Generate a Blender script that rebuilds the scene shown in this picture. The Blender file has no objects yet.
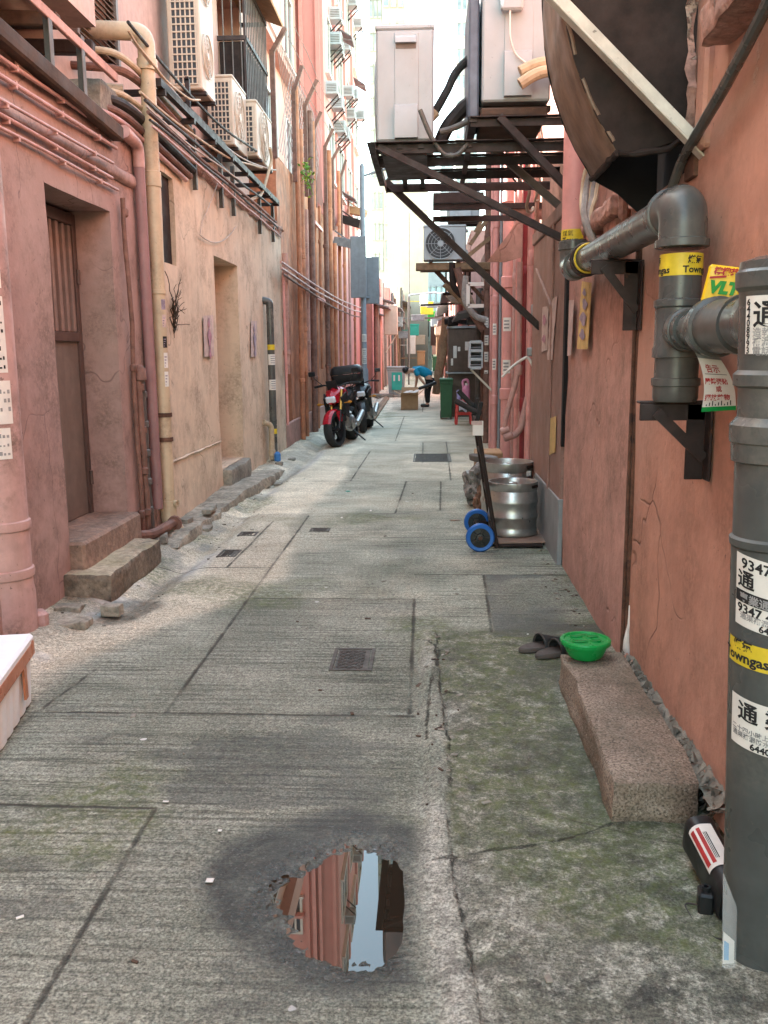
import bpy, bmesh, math, random
import numpy as np
from mathutils import Vector, Matrix
from mathutils import noise as mnoise

random.seed(7)
R_ = math.radians
scene = bpy.context.scene
COL = scene.collection

# ------------------------------------------------------------------ camera
F_PX, CX, CY, EYE = 900.0, 384.0, 512.0, 1.5
PSI, PITCH, ROLL = R_(2.968), R_(9.994), R_(-0.5)
CAM_M = (Matrix.Rotation(PSI, 3, 'Z') @ Matrix.Rotation(math.pi / 2 - PITCH, 3, 'X') @ Matrix.Rotation(ROLL, 3, 'Z'))
cam_data = bpy.data.cameras.new('camera')
cam_data.sensor_fit = 'AUTO'
cam_data.sensor_width = 36.0
cam_data.lens = 36.0 * F_PX / 1024.0
cam_data.clip_start = 0.05
cam_data.clip_end = 2000
cam = bpy.data.objects.new('camera', cam_data)
COL.objects.link(cam)
cam.matrix_world = Matrix.Translation((0, 0, EYE)) @ CAM_M.to_4x4()
scene.camera = cam

# ------------------------------------------------------------------ light
SUN_DIR = Vector((-0.62, 0.22, 0.75)).normalized()      # towards the sun
world = bpy.data.worlds.new('World')
scene.world = world
world.use_nodes = True
wn = world.node_tree
wn.nodes.clear()
sky = wn.nodes.new('ShaderNodeTexSky')
sky.sky_type = 'NISHITA'
sky.sun_disc = False
sky.sun_elevation = math.asin(SUN_DIR.z)
sky.sun_rotation = math.atan2(SUN_DIR.x, SUN_DIR.y)
sky.air_density = 1.0
sky.dust_density = 0.8
sky.ozone_density = 1.0
bg = wn.nodes.new('ShaderNodeBackground')
bg.inputs['Strength'].default_value = 0.15
wo = wn.nodes.new('ShaderNodeOutputWorld')
tint = wn.nodes.new('ShaderNodeVectorMath')          # warm tint on the sky light, acting as a white balance
tint.operation = 'MULTIPLY'
tint.inputs[1].default_value = (1.09, 1.0, 0.72)
wn.links.new(sky.outputs[0], tint.inputs[0])
wn.links.new(tint.outputs[0], bg.inputs[0])
wn.links.new(bg.outputs[0], wo.inputs[0])
sun_data = bpy.data.lights.new('sun', 'SUN')
sun_data.energy = 4.5
sun_data.angle = R_(0.53)
sun_data.color = (1.0, 0.94, 0.86)
sun = bpy.data.objects.new('sun', sun_data)
COL.objects.link(sun)
sun.rotation_euler = SUN_DIR.to_track_quat('Z', 'Y').to_euler()

vs = scene.view_settings
vs.view_transform = 'Standard'
vs.look = 'None'
vs.gamma = 1.0
vs.use_curve_mapping = False
vs.exposure = 3.6
scene.cycles.use_denoising = True
scene.cycles.max_bounces = 8
scene.cycles.diffuse_bounces = 5
scene.cycles.glossy_bounces = 3
scene.cycles.transmission_bounces = 4
scene.cycles.caustics_reflective = False
scene.cycles.caustics_refractive = False

# wall planes of the alley
XL, XR = -2.25, 0.92


def ray(u, v):
    return CAM_M @ Vector(((u - CX) / F_PX, -(v - CY) / F_PX, -1.0))


def onx(u, v, x):
    d = ray(u, v)
    return Vector((0, 0, EYE)) + d * (x / d.x)


def ony(u, v, y):
    d = ray(u, v)
    return Vector((0, 0, EYE)) + d * (y / d.y)


def onz(u, v, z=0.0):
    d = ray(u, v)
    return Vector((0, 0, EYE)) + d * ((z - EYE) / d.z)


# ------------------------------------------------------------------ node helper
class G:
    def __init__(self, name):
        self.m = bpy.data.materials.new(name)
        self.m.use_nodes = True
        self.t = self.m.node_tree
        self.t.nodes.clear()
        self.out = self.t.nodes.new('ShaderNodeOutputMaterial')
        self.p = self.t.nodes.new('ShaderNodeBsdfPrincipled')
        self.t.links.new(self.p.outputs[0], self.out.inputs[0])
        self.geo = self.t.nodes.new('ShaderNodeNewGeometry')
        self.pos = self.geo.outputs['Position']

    def L(self, a, b):
        if isinstance(a, (int, float)):
            b.default_value = a
        elif isinstance(a, (tuple, list)):
            b.default_value = tuple(a) + ((1.0,) if len(a) == 3 and b.type == 'RGBA' else ())
        else:
            self.t.links.new(a, b)

    def scale(self, s, vec=None):
        n = self.t.nodes.new('ShaderNodeVectorMath')
        n.operation = 'MULTIPLY'
        self.L(vec or self.pos, n.inputs[0])
        n.inputs[1].default_value = s
        return n.outputs[0]

    def shift(self, o, vec=None):
        n = self.t.nodes.new('ShaderNodeVectorMath')
        n.operation = 'ADD'
        self.L(vec or self.pos, n.inputs[0])
        n.inputs[1].default_value = o
        return n.outputs[0]

    def noise(self, scale, detail=4, rough=0.55, vec=None, dist=0.0):
        n = self.t.nodes.new('ShaderNodeTexNoise')
        n.inputs['Scale'].default_value = scale
        n.inputs['Detail'].default_value = detail
        n.inputs['Roughness'].default_value = rough
        n.inputs['Distortion'].default_value = dist
        self.L(vec or self.pos, n.inputs['Vector'])
        return n.outputs[0]

    def voro(self, scale, vec=None, feature='F1', out=0):
        n = self.t.nodes.new('ShaderNodeTexVoronoi')
        n.feature = feature
        n.inputs['Scale'].default_value = scale
        self.L(vec or self.pos, n.inputs['Vector'])
        return n.outputs[out]

    def ramp(self, fac, stops, interp='LINEAR'):
        n = self.t.nodes.new('ShaderNodeValToRGB')
        n.color_ramp.interpolation = interp
        e = n.color_ramp.elements
        while len(e) < len(stops):
            e.new(0.5)
        for k, (p, c) in enumerate(stops):
            e[k].position = p
            e[k].color = (c, c, c, 1) if isinstance(c, (int, float)) else tuple(c) + (1,)
        self.L(fac, n.inputs[0])
        return n.outputs[0]

    def mix(self, fac, a, b, mode='MIX'):
        n = self.t.nodes.new('ShaderNodeMix')
        n.data_type = 'RGBA'
        n.blend_type = mode
        self.L(fac, n.inputs[0])
        self.L(a, n.inputs[6])
        self.L(b, n.inputs[7])
        return n.outputs[2]

    def math(self, op, a, b=0.0, c=None):
        n = self.t.nodes.new('ShaderNodeMath')
        n.operation = op
        self.L(a, n.inputs[0])
        self.L(b, n.inputs[1])
        if c is not None:
            self.L(c, n.inputs[2])
        return n.outputs[0]

    def attr(self, name):
        n = self.t.nodes.new('ShaderNodeAttribute')
        n.attribute_name = name
        return n.outputs['Fac']

    def bump(self, h, strength=0.3, dist=0.01, prev=None):
        n = self.t.nodes.new('ShaderNodeBump')
        n.inputs['Strength'].default_value = strength
        n.inputs['Distance'].default_value = dist
        self.L(h, n.inputs['Height'])
        if prev is not None:
            self.L(prev, n.inputs['Normal'])
        return n.outputs[0]

    def set(self, **k):
        names = dict(col='Base Color', rough='Roughness', metal='Metallic', normal='Normal', spec='Specular IOR Level',
                     trans='Transmission Weight', alpha='Alpha', ior='IOR', coat='Coat Weight', emit='Emission Color', estr='Emission Strength')
        for a, b in k.items():
            self.L(b, self.p.inputs[names[a]])
        return self.m


def sc(c, k):
    return tuple(min(1.0, x * k) for x in c)


def surf(name, col, var=0.18, big=1.3, fine=14.0, rough=0.75, metal=0.0, bump=0.25, bdist=0.004, bscale=60,
         streak=0.0, scol=None, patch=0.0, pcol=None, pscale=2.2, speck=0.0, kcol=(0.03, 0.025, 0.02), tint=None, rvar=0.12, spec=0.4, grime=0.0, gcol=(0.11, 0.075, 0.055), crack=0.0):
    """painted / weathered surface: tonal clouds, run-down streaks, worn patches, specks, fine bump"""
    g = G(name)
    a = g.ramp(g.noise(big, 5, 0.6), [(0.3, sc(col, 1 - var)), (0.7, sc(col, 1 + var))])
    f = g.ramp(g.noise(fine, 5, 0.65), [(0.3, 1 - var * 1.3), (0.7, 1 + var * 0.5)])
    c = g.mix(1.0, a, f, 'MULTIPLY')
    if tint:
        c = g.mix(g.ramp(g.noise(big * 0.6, 3, 0.5, g.shift((5, 3, 9))), [(0.42, 0.0), (0.62, 0.75)]), c, tint)
    h = g.noise(bscale, 5, 0.6)
    if patch:
        w = 0.72 - patch * 0.35
        pm = g.ramp(g.noise(pscale, 8, 0.68, g.shift((31, 7, 2))), [(w, 0.0), (w + 0.025, 1.0)])
        c = g.mix(g.math('MULTIPLY', pm, 0.9), c, pcol)
        h = g.math('SUBTRACT', h, g.math('MULTIPLY', pm, 0.8))
    if grime:
        gm = g.math('MULTIPLY', g.ramp(g.noise(2.4, 9, 0.7, g.shift((13, 4, 6))), [(0.46, 0.0), (0.66, 1.0)]), g.ramp(g.noise(38, 5, 0.7), [(0.36, 0.15), (0.56, 1.0)]))
        c = g.mix(g.math('MULTIPLY', gm, grime), c, gcol)
        lm = g.ramp(g.noise(5.2, 8, 0.72, g.shift((1, 19, 3))), [(0.60, 0.0), (0.72, 1.0)])
        c = g.mix(g.math('MULTIPLY', lm, grime * 0.7), c, sc(col, 1.35))
    if crack:
        wv = g.t.nodes.new('ShaderNodeVectorMath')
        wv.operation = 'ADD'
        nn = g.t.nodes.new('ShaderNodeTexNoise')
        nn.inputs['Scale'].default_value = 2.5
        g.L(g.pos, nn.inputs['Vector'])
        g.L(g.scale((0.5, 0.5, 0.5), nn.outputs[1]), wv.inputs[0])
        g.L(g.scale((1, 1, 0.6)), wv.inputs[1])
        cr = g.ramp(g.voro(1.6, wv.outputs[0], 'DISTANCE_TO_EDGE'), [(0.0, 1.0), (0.012, 0.0)])
        cm = g.math('MULTIPLY', cr, g.ramp(g.noise(1.1, 4, 0.6, g.shift((8, 3, 3))), [(0.50, 0.0), (0.58, 1.0)]))
        c = g.mix(g.math('MULTIPLY', cm, crack), c, sc(col, 0.25))
        h = g.math('SUBTRACT', h, cm)
    if streak:
        sm = g.ramp(g.noise(1.0, 6, 0.66, g.scale((6.5, 6.5, 0.6)), 0.6), [(0.50, 0.0), (0.74, 1.0)])
        c = g.mix(g.math('MULTIPLY', sm, streak), c, scol or sc(col, 0.35))
    if speck:
        km = g.ramp(g.noise(26, 4, 0.7, g.shift((3, 11, 5))), [(0.66, 0.0), (0.70, 1.0)])
        c = g.mix(g.math('MULTIPLY', km, speck), c, kcol)
    r = g.ramp(g.noise(big * 3, 3), [(0.3, max(0.02, rough - rvar)), (0.7, min(1, rough + rvar))])
    g.set(col=c, rough=r, metal=metal, spec=spec)
    if bump:
        g.set(normal=g.bump(h, bump, bdist))
    return g.m


# ------------------------------------------------------------------ mesh builder
class MB:
    def __init__(self, xf=None):
        self.v, self.f, self.mi, self.k, self.xf = [], [], [], 0, xf

    def add(self, verts, faces):
        o = len(self.v)
        for p in verts:
            p = Vector(p)
            self.v.append(self.xf @ p if self.xf else p)
        for f in faces:
            self.f.append([i + o for i in f])
            self.mi.append(self.k)
        return self

    def obox(self, c, ax, ay, az, hx, hy, hz, b=0.0):
        c = Vector(c)
        ax, ay, az = Vector(ax).normalized(), Vector(ay).normalized(), Vector(az).normalized()
        b = min(b, hx * .9, hy * .9, hz * .9)
        S = (-1, 1)
        if b <= 0:
            vs_ = [c + ax * (hx * i) + ay * (hy * j) + az * (hz * k) for i in S for j in S for k in S]
            return self.add(vs_, [(0, 1, 3, 2), (4, 6, 7, 5), (0, 4, 5, 1), (2, 3, 7, 6), (0, 2, 6, 4), (1, 5, 7, 3)])
        vs_, ix = [], {}
        for i in S:
            for j in S:
                for k in S:
                    for a in range(3):
                        d = [hx - b, hy - b, hz - b]
                        d[a] += b
                        ix[(i, j, k, a)] = len(vs_)
                        vs_.append(c + ax * (d[0] * i) + ay * (d[1] * j) + az * (d[2] * k))
        fs = []
        for s in S:
            o = (lambda q: q if s > 0 else q[::-1])
            fs.append(o([ix[(s, -1, -1, 0)], ix[(s, 1, -1, 0)], ix[(s, 1, 1, 0)], ix[(s, -1, 1, 0)]]))
            fs.append(o([ix[(1, s, -1, 1)], ix[(-1, s, -1, 1)], ix[(-1, s, 1, 1)], ix[(1, s, 1, 1)]]))
            fs.append(o([ix[(-1, -1, s, 2)], ix[(1, -1, s, 2)], ix[(1, 1, s, 2)], ix[(-1, 1, s, 2)]]))
        for i in S:
            for j in S:
                q = [ix[(i, j, -1, 0)], ix[(i, j, 1, 0)], ix[(i, j, 1, 1)], ix[(i, j, -1, 1)]]
                fs.append(q if i * j < 0 else q[::-1])
                q = [ix[(i, -1, j, 0)], ix[(i, 1, j, 0)], ix[(i, 1, j, 2)], ix[(i, -1, j, 2)]]
                fs.append(q if i * j > 0 else q[::-1])
                q = [ix[(-1, i, j, 1)], ix[(1, i, j, 1)], ix[(1, i, j, 2)], ix[(-1, i, j, 2)]]
                fs.append(q if i * j < 0 else q[::-1])
        for i in S:
            for j in S:
                for k in S:
                    q = [ix[(i, j, k, 0)], ix[(i, j, k, 1)], ix[(i, j, k, 2)]]
                    fs.append(q if i * j * k > 0 else q[::-1])
        return self.add(vs_, fs)

    def box(self, x0, x1, y0, y1, z0, z1, b=0.0):
        return self.obox(((x0 + x1) / 2, (y0 + y1) / 2, (z0 + z1) / 2), (1, 0, 0), (0, 1, 0), (0, 0, 1),
                         abs(x1 - x0) / 2, abs(y1 - y0) / 2, abs(z1 - z0) / 2, b)

    def bar(self, p0, p1, w, h, up=(0, 0, 1), b=0.0):
        p0, p1 = Vector(p0), Vector(p1)
        d = (p1 - p0)
        ln = d.length
        d.normalize()
        s = d.cross(Vector(up))
        if s.length < 1e-4:
            s = d.cross(Vector((1, 0, 0)))
        s.normalize()
        u = s.cross(d)
        return self.obox((p0 + p1) / 2, d, s, u, ln / 2, w / 2, h / 2, b)

    def angle(self, p0, p1, w=0.05, t=0.006, up=(0, 0, 1), side=1):
        """L-section steel"""
        p0, p1 = Vector(p0), Vector(p1)
        d = (p1 - p0).normalized()
        s = d.cross(Vector(up))
        if s.length < 1e-4:
            s = d.cross(Vector((1, 0, 0)))
        s.normalize()
        u = s.cross(d)
        s = s * side
        self.obox((p0 + p1) / 2 + s * (w / 2), d, s, u, (p1 - p0).length / 2, w / 2, t / 2, t * .3)
        self.obox((p0 + p1) / 2 - u * (w / 2 + t * .5), d, s, u, (p1 - p0).length / 2, t / 2, w / 2, t * .3)
        return self

    def tube(self, pts, r, n=10, cap=True, closed=False):
        pts = [Vector(p) for p in pts]
        m = len(pts)
        rr = r if isinstance(r, (list, tuple)) else [r] * m
        tans = []
        for i in range(m):
            if closed:
                t = pts[(i + 1) % m] - pts[i - 1]
            else:
                t = pts[min(i + 1, m - 1)] - pts[max(i - 1, 0)]
            tans.append(t.normalized() if t.length > 1e-9 else Vector((0, 0, 1)))
        a = tans[0].cross(Vector((0, 0, 1)))
        if a.length < 0.05:
            a = tans[0].cross(Vector((1, 0, 0)))
        a.normalize()
        vs_ = []
        for i in range(m):
            t = tans[i]
            a = (a - t * a.dot(t)).normalized()
            b = t.cross(a)
            for k in range(n):
                q = 2 * math.pi * k / n
                vs_.append(pts[i] + (a * math.cos(q) + b * math.sin(q)) * rr[i])
        fs = []
        for i in range(m if closed else m - 1):
            j = (i + 1) % m
            for k in range(n):
                l = (k + 1) % n
                fs.append((i * n + k, i * n + l, j * n + l, j * n + k))
        if cap and not closed:
            fs.append(tuple(range(n))[::-1])
            fs.append(tuple((m - 1) * n + k for k in range(n)))
        return self.add(vs_, fs)

    def cyl(self, p0, p1, r, n=20, r1=None):
        return self.tube([p0, p1], [r, r if r1 is None else r1], n)

    def lathe(self, prof, o, axis=(0, 0, 1), n=28, caps=True):
        ax = Vector(axis).normalized()
        a = ax.cross(Vector((0, 1, 0)))
        if a.length < 0.05:
            a = ax.cross(Vector((1, 0, 0)))
        a.normalize()
        b = ax.cross(a)
        o = Vector(o)
        vs_ = []
        for r, t in prof:
            for k in range(n):
                q = 2 * math.pi * k / n
                vs_.append(o + ax * t + (a * math.cos(q) + b * math.sin(q)) * r)
        fs = []
        for i in range(len(prof) - 1):
            for k in range(n):
                l = (k + 1) % n
                fs.append((i * n + k, i * n + l, (i + 1) * n + l, (i + 1) * n + k))
        if caps:
            if prof[0][0] > 1e-5:
                fs.append(tuple(range(n))[::-1])
            if prof[-1][0] > 1e-5:
                fs.append(tuple((len(prof) - 1) * n + k for k in range(n)))
        return self.add(vs_, fs)

    def prism(self, poly, vec):
        p = [Vector(q) for q in poly]
        vec = Vector(vec)
        n = len(p)
        vs_ = p + [q + vec for q in p]
        fs = [tuple(range(n))[::-1], tuple(range(n, 2 * n))]
        for i in range(n):
            j = (i + 1) % n
            fs.append((i, j, n + j, n + i))
        return self.add(vs_, fs)

    def grid(self, fn, nu, nv):
        vs_ = [fn(i / nu, j / nv) for j in range(nv + 1) for i in range(nu + 1)]
        fs = [(j * (nu + 1) + i, j * (nu + 1) + i + 1, (j + 1) * (nu + 1) + i + 1, (j + 1) * (nu + 1) + i)
              for j in range(nv) for i in range(nu)]
        return self.add(vs_, fs)

    def ring(self, c, ax, R, r, n=32, m=8):
        ax = Vector(ax).normalized()
        a = ax.cross(Vector((0, 0, 1)))
        if a.length < 0.05:
            a = ax.cross(Vector((1, 0, 0)))
        a.normalize()
        b = ax.cross(a)
        return self.tube([Vector(c) + (a * math.cos(2 * math.pi * k / n) + b * math.sin(2 * math.pi * k / n)) * R for k in range(n)], r, m, closed=True)

    def text(self, s, size, fn, bold=0.0, align='LEFT', sx=1.0):
        """letters as faces; fn maps (x, y) of the text plane to a point"""
        cu = bpy.data.curves.new('lettering', 'FONT')
        cu.body = s
        cu.size = size
        cu.align_x = align
        cu.offset = bold
        cu.resolution_u = 2
        ob = bpy.data.objects.new('lettering', cu)
        COL.objects.link(ob)
        dg = bpy.context.evaluated_depsgraph_get()
        me = bpy.data.meshes.new_from_object(ob.evaluated_get(dg))
        vs_ = [fn(v.co.x * sx, v.co.y) for v in me.vertices]
        fs = [tuple(p.vertices) for p in me.polygons]
        self.add(vs_, fs)
        bpy.data.objects.remove(ob)
        bpy.data.curves.remove(cu)
        bpy.data.meshes.remove(me)
        return self

    def build(self, name, mats, parent=None, smooth=32, wob=0.0, wsc=3.0, recalc=True, base=None):
        if not isinstance(mats, (list, tuple)):
            mats = [mats]
        vs_ = self.v
        if wob:
            vs_ = [p + mnoise.noise_vector(p * wsc) * wob for p in vs_]
        if parent is None:
            if base is None:
                xs, ys, zs = [p.x for p in vs_], [p.y for p in vs_], [p.z for p in vs_]
                o = Vector(((min(xs) + max(xs)) / 2, (min(ys) + max(ys)) / 2, min(zs)))
            else:
                o = Vector(base)
            off = o
        else:
            o = Vector((0, 0, 0))
            off = Vector((0, 0, 0))
            q = parent
            while q is not None:
                off = off + q.location
                q = q.parent
        me = bpy.data.meshes.new(name)
        me.from_pydata([tuple(p - off) for p in vs_], [], self.f)
        for m in mats:
            me.materials.append(m)
        if len(mats) > 1:
            me.polygons.foreach_set('material_index', self.mi)
        if recalc:
            bm = bmesh.new()
            bm.from_mesh(me)
            bmesh.ops.recalc_face_normals(bm, faces=bm.faces)
            bm.to_mesh(me)
            bm.free()
        if smooth:
            me.polygons.foreach_set('use_smooth', [True] * len(me.polygons))
            me.set_sharp_from_angle(angle=R_(smooth))
        me.update()
        ob = bpy.data.objects.new(name, me)
        COL.objects.link(ob)
        ob.location = o
        if parent is not None:
            ob.parent = parent
        return ob


def tag(o, label=None, cat=None, group=None, kind=None):
    if label:
        o['label'] = label
    if cat:
        o['category'] = cat
    if group:
        o['group'] = group
    if kind:
        o['kind'] = kind
    return o


def thing(name, loc, label, cat, group=None):
    o = bpy.data.objects.new(name, None)
    o.empty_display_size = 0.1
    COL.objects.link(o)
    o.location = loc
    return tag(o, label, cat, group)


def bend(pts, r=0.1, n=6):
    """round the corners of a polyline"""
    pts = [Vector(p) for p in pts]
    out = [pts[0]]
    for i in range(1, len(pts) - 1):
        a, b, c = pts[i - 1], pts[i], pts[i + 1]
        ra = min(r, (a - b).length * .48, (c - b).length * .48)
        p, q = b + (a - b).normalized() * ra, b + (c - b).normalized() * ra
        for k in range(n + 1):
            t = k / n
            out.append(p * (1 - t) ** 2 + b * (2 * t * (1 - t)) + q * t ** 2)
    out.append(pts[-1])
    return out


def sag(p0, p1, d=0.1, n=12, w=0.0, seed=0):
    p0, p1 = Vector(p0), Vector(p1)
    out = []
    for k in range(n + 1):
        t = k / n
        p = p0.lerp(p1, t)
        p.z -= d * 4 * t * (1 - t)
        if w:
            p += mnoise.noise_vector(Vector((t * 3 + seed, seed * 1.7, 0.3))) * w * min(1, 6 * t * (1 - t))
        out.append(p)
    return out


def wall_mesh(mb, X, sgn, y0, y1, z0, z1, holes=(), step=0.16, depth=0.3, rev=0.3, wob=0.006, thick=0.3, close=True):
    """wall face at x=X looking towards +x*sgn, with rectangular holes that have reveals of depth rev"""
    def lines(a, b, extra):
        s = {round(a, 4), round(b, 4)}
        for e in extra:
            if a < e < b:
                s.add(round(e, 4))
        s = sorted(s)
        out = []
        for p, q in zip(s, s[1:]):
            k = max(1, int(round((q - p) / step)))
            out += [p + (q - p) * i / k for i in range(k)]
        return out + [s[-1]]
    ys = lines(y0, y1, [h[0] for h in holes] + [h[1] for h in holes])
    zs = lines(z0, z1, [h[2] for h in holes] + [h[3] for h in holes])

    def P(y, z, d=0.0):
        n1 = mnoise.noise(Vector((X * 3.1, y * 1.7, z * 1.7)))
        n2 = mnoise.noise(Vector((X + 9, y * 7, z * 7)))
        e = mnoise.noise_vector(Vector((X, y * 5 + 3, z * 5))) * wob * .7
        return Vector((X + sgn * (-d + n1 * wob * 1.5 + n2 * wob * .5), y + (e.y if y0 < y < y1 else 0), z + (e.z if z0 < z < z1 else 0)))
    inh = lambda y, z: any(h[0] < y < h[1] and h[2] < z < h[3] for h in holes)
    vid = {}
    V, Fc = [], []

    def vi(i, j):
        if (i, j) not in vid:
            vid[(i, j)] = len(V)
            V.append(P(ys[i], zs[j]))
        return vid[(i, j)]
    for i in range(len(ys) - 1):
        for j in range(len(zs) - 1):
            if not inh((ys[i] + ys[i + 1]) / 2, (zs[j] + zs[j + 1]) / 2):
                Fc.append([vi(i, j), vi(i + 1, j), vi(i + 1, j + 1), vi(i, j + 1)])
    for (a, b, c, d) in holes:
        def strip(pts):
            o = len(V)
            for (y, z) in pts:
                V.append(P(y, z))
                V.append(P(y, z, rev))
            for k in range(len(pts) - 1):
                Fc.append([o + 2 * k, o + 2 * k + 1, o + 2 * k + 3, o + 2 * k + 2])
        yy = [y for y in ys if a - 1e-4 <= y <= b + 1e-4]
        zz = [z for z in zs if c - 1e-4 <= z <= d + 1e-4]
        strip([(a, z) for z in zz])
        strip([(b, z) for z in zz])
        strip([(y, c) for y in yy])
        strip([(y, d) for y in yy])
    if close:
        o = len(V)
        xb = X - sgn * thick
        for (y, z) in ((y0, z0), (y1, z0), (y1, z1), (y0, z1)):
            V.append(Vector((X - sgn * .001, y, z)))
            V.append(Vector((xb, y, z)))
        for k in range(4):
            l = (k + 1) % 4
            Fc.append([o + 2 * k, o + 2 * l, o + 2 * l + 1, o + 2 * k + 1])
        Fc.append([o + 1, o + 3, o + 5, o + 7])
    mb.add(V, Fc)
    return mb
# ------------------------------------------------------------------ materials
PINK = surf('pink_plaster', (0.40, 0.258, 0.228), 0.16, 0.9, 9, 0.82, bump=0.35, bdist=0.006, bscale=34, grime=0.7, crack=0.6, streak=0.16, scol=(0.20, 0.115, 0.095), patch=0.12, pcol=(0.36, 0.25, 0.21), pscale=1.4, speck=0.5, tint=(0.37, 0.262, 0.222))
PINKR = surf('salmon_plaster', (0.52, 0.262, 0.188), 0.15, 1.1, 7, 0.8, bump=0.6, bdist=0.008, bscale=22, grime=0.6, gcol=(0.22, 0.11, 0.075), crack=0.6, streak=0.10, scol=(0.23, 0.10, 0.075), patch=0.22, pcol=(0.50, 0.33, 0.26), pscale=2.6, speck=0.55, tint=(0.48, 0.285, 0.22))
PINKM = surf('dull_pink_plaster', (0.50, 0.28, 0.228), 0.15, 1.6, 10, 0.8, bump=0.7, bdist=0.008, bscale=26, grime=0.6, crack=0.35, streak=0.04, scol=(0.17, 0.085, 0.065), patch=0.2, pcol=(0.30, 0.20, 0.165), pscale=2.3, speck=0.6)
HOARD = surf('dull_brown_pink_board', (0.31, 0.18, 0.145), 0.12, 1.4, 6, 0.6, bump=0.12, grime=0.6, streak=0.10, scol=(0.14, 0.075, 0.06), patch=0.08, pcol=(0.33, 0.24, 0.2), speck=0.5)
CREAM = surf('cream_plaster', (0.68, 0.54, 0.40), 0.12, 0.8, 8, 0.85, bump=0.3, bdist=0.005, bscale=40, grime=0.65, crack=0.7, gcol=(0.2, 0.13, 0.09), streak=0.25, scol=(0.30, 0.19, 0.13), patch=0.08, pcol=(0.33, 0.22, 0.16), pscale=1.2, speck=0.5, tint=(0.66, 0.49, 0.355))
ORANGE = surf('orange_pink_paint', (0.52, 0.215, 0.115), 0.22, 1.5, 6, 0.75, bump=0.3, grime=0.5, streak=0.6, scol=(0.14, 0.07, 0.045), patch=0.15, pcol=(0.35, 0.2, 0.14), pscale=2.0, speck=0.4)
TOWERP = surf('rose_tower_paint', (0.58, 0.27, 0.24), 0.08, 0.3, 2.0, 0.8, bump=0, streak=0.2, scol=(0.34, 0.13, 0.11))
ROSEL = surf('pale_rose_paint', (0.58, 0.32, 0.27), 0.12, 0.6, 4.0, 0.8, bump=0, streak=0.5, scol=(0.35, 0.17, 0.13), patch=0.1, pcol=(0.5, 0.4, 0.35))
UPPER = surf('pink_tile_facing', (0.56, 0.36, 0.29), 0.14, 1.0, 9, 0.7, bump=0.1, streak=0.4, scol=(0.28, 0.16, 0.12))
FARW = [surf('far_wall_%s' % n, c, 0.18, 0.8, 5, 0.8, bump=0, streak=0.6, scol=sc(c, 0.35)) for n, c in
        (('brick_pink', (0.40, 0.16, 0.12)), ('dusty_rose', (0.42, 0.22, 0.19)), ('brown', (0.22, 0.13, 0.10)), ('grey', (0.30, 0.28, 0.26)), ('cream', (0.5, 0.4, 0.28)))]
STONE = None
CONC = surf('old_concrete', (0.28, 0.255, 0.21), 0.3, 3.0, 25, 0.85, bump=0.8, bdist=0.012, bscale=30, grime=0.7, gcol=(0.09, 0.08, 0.06), patch=0.12, pcol=(0.13, 0.11, 0.085), pscale=8, speck=0.7)
STEPD = surf('dark_step_side', (0.19, 0.145, 0.105), 0.5, 4.0, 22, 0.7, bump=0.9, bdist=0.015, bscale=18, grime=0.7, gcol=(0.03, 0.03, 0.018), speck=0.6)  # step sides coloured darker than the top
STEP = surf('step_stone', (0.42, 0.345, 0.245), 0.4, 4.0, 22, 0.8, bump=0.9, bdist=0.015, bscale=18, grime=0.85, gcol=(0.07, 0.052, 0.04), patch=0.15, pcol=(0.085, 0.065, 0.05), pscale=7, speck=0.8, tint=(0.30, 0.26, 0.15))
KERB = surf('pale_broken_cement', (0.36, 0.32, 0.255), 0.4, 3.0, 25, 0.85, bump=0.8, bdist=0.012, bscale=30, grime=0.9, gcol=(0.09, 0.078, 0.055), speck=0.7)
SILL = surf('pinkish_sill_stone', (0.30, 0.195, 0.145), 0.3, 4.0, 22, 0.8, bump=0.9, bdist=0.015, bscale=18, grime=0.8, gcol=(0.09, 0.06, 0.045), speck=0.8)
PVCB = surf('beige_plastic_pipe', (0.56, 0.43, 0.29), 0.10, 1.5, 9, 0.45, bump=0.08, grime=0.4, streak=0.3, scol=(0.25, 0.17, 0.11), patch=0.06, pcol=(0.2, 0.15, 0.11), pscale=4, speck=0.5)
MAUVE = surf('mauve_pipe_paint', (0.30, 0.165, 0.16), 0.14, 2, 9, 0.5, bump=0.1, streak=0.3, speck=0.4)
PIPEP = surf('pink_pipe_paint', (0.66, 0.30, 0.27), 0.12, 1.8, 8, 0.5, bump=0.12, streak=0.4, scol=(0.26, 0.10, 0.08), patch=0.08, pcol=(0.22, 0.12, 0.1), pscale=4, speck=0.5)
PIPEL = surf('pale_pink_column_paint', (0.50, 0.31, 0.28), 0.16, 1.8, 8, 0.6, bump=0.15, grime=0.9, streak=0.35, scol=(0.26, 0.15, 0.12), patch=0.14, pcol=(0.28, 0.12, 0.1), pscale=3.5, speck=0.6)
PIPER = surf('dark_red_pipe_paint', (0.24, 0.022, 0.028), 0.12, 1.8, 8, 0.4, bump=0.1)
RUSTP = surf('brown_pipe_paint', (0.20, 0.10, 0.075), 0.3, 3, 15, 0.7, bump=0.4, streak=0.4, patch=0.3, pcol=(0.09, 0.05, 0.035), pscale=5)
GREYP = surf('grey_plastic_pipe', (0.074, 0.078, 0.075), 0.16, 2.2, 11, 0.30, bump=0.06, grime=0.5, gcol=(0.20, 0.18, 0.15), streak=0.3, scol=(0.20, 0.17, 0.14), patch=0.05, pcol=(0.17, 0.15, 0.12), pscale=5, speck=0.25, kcol=(0.2, 0.17, 0.13))
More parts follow.
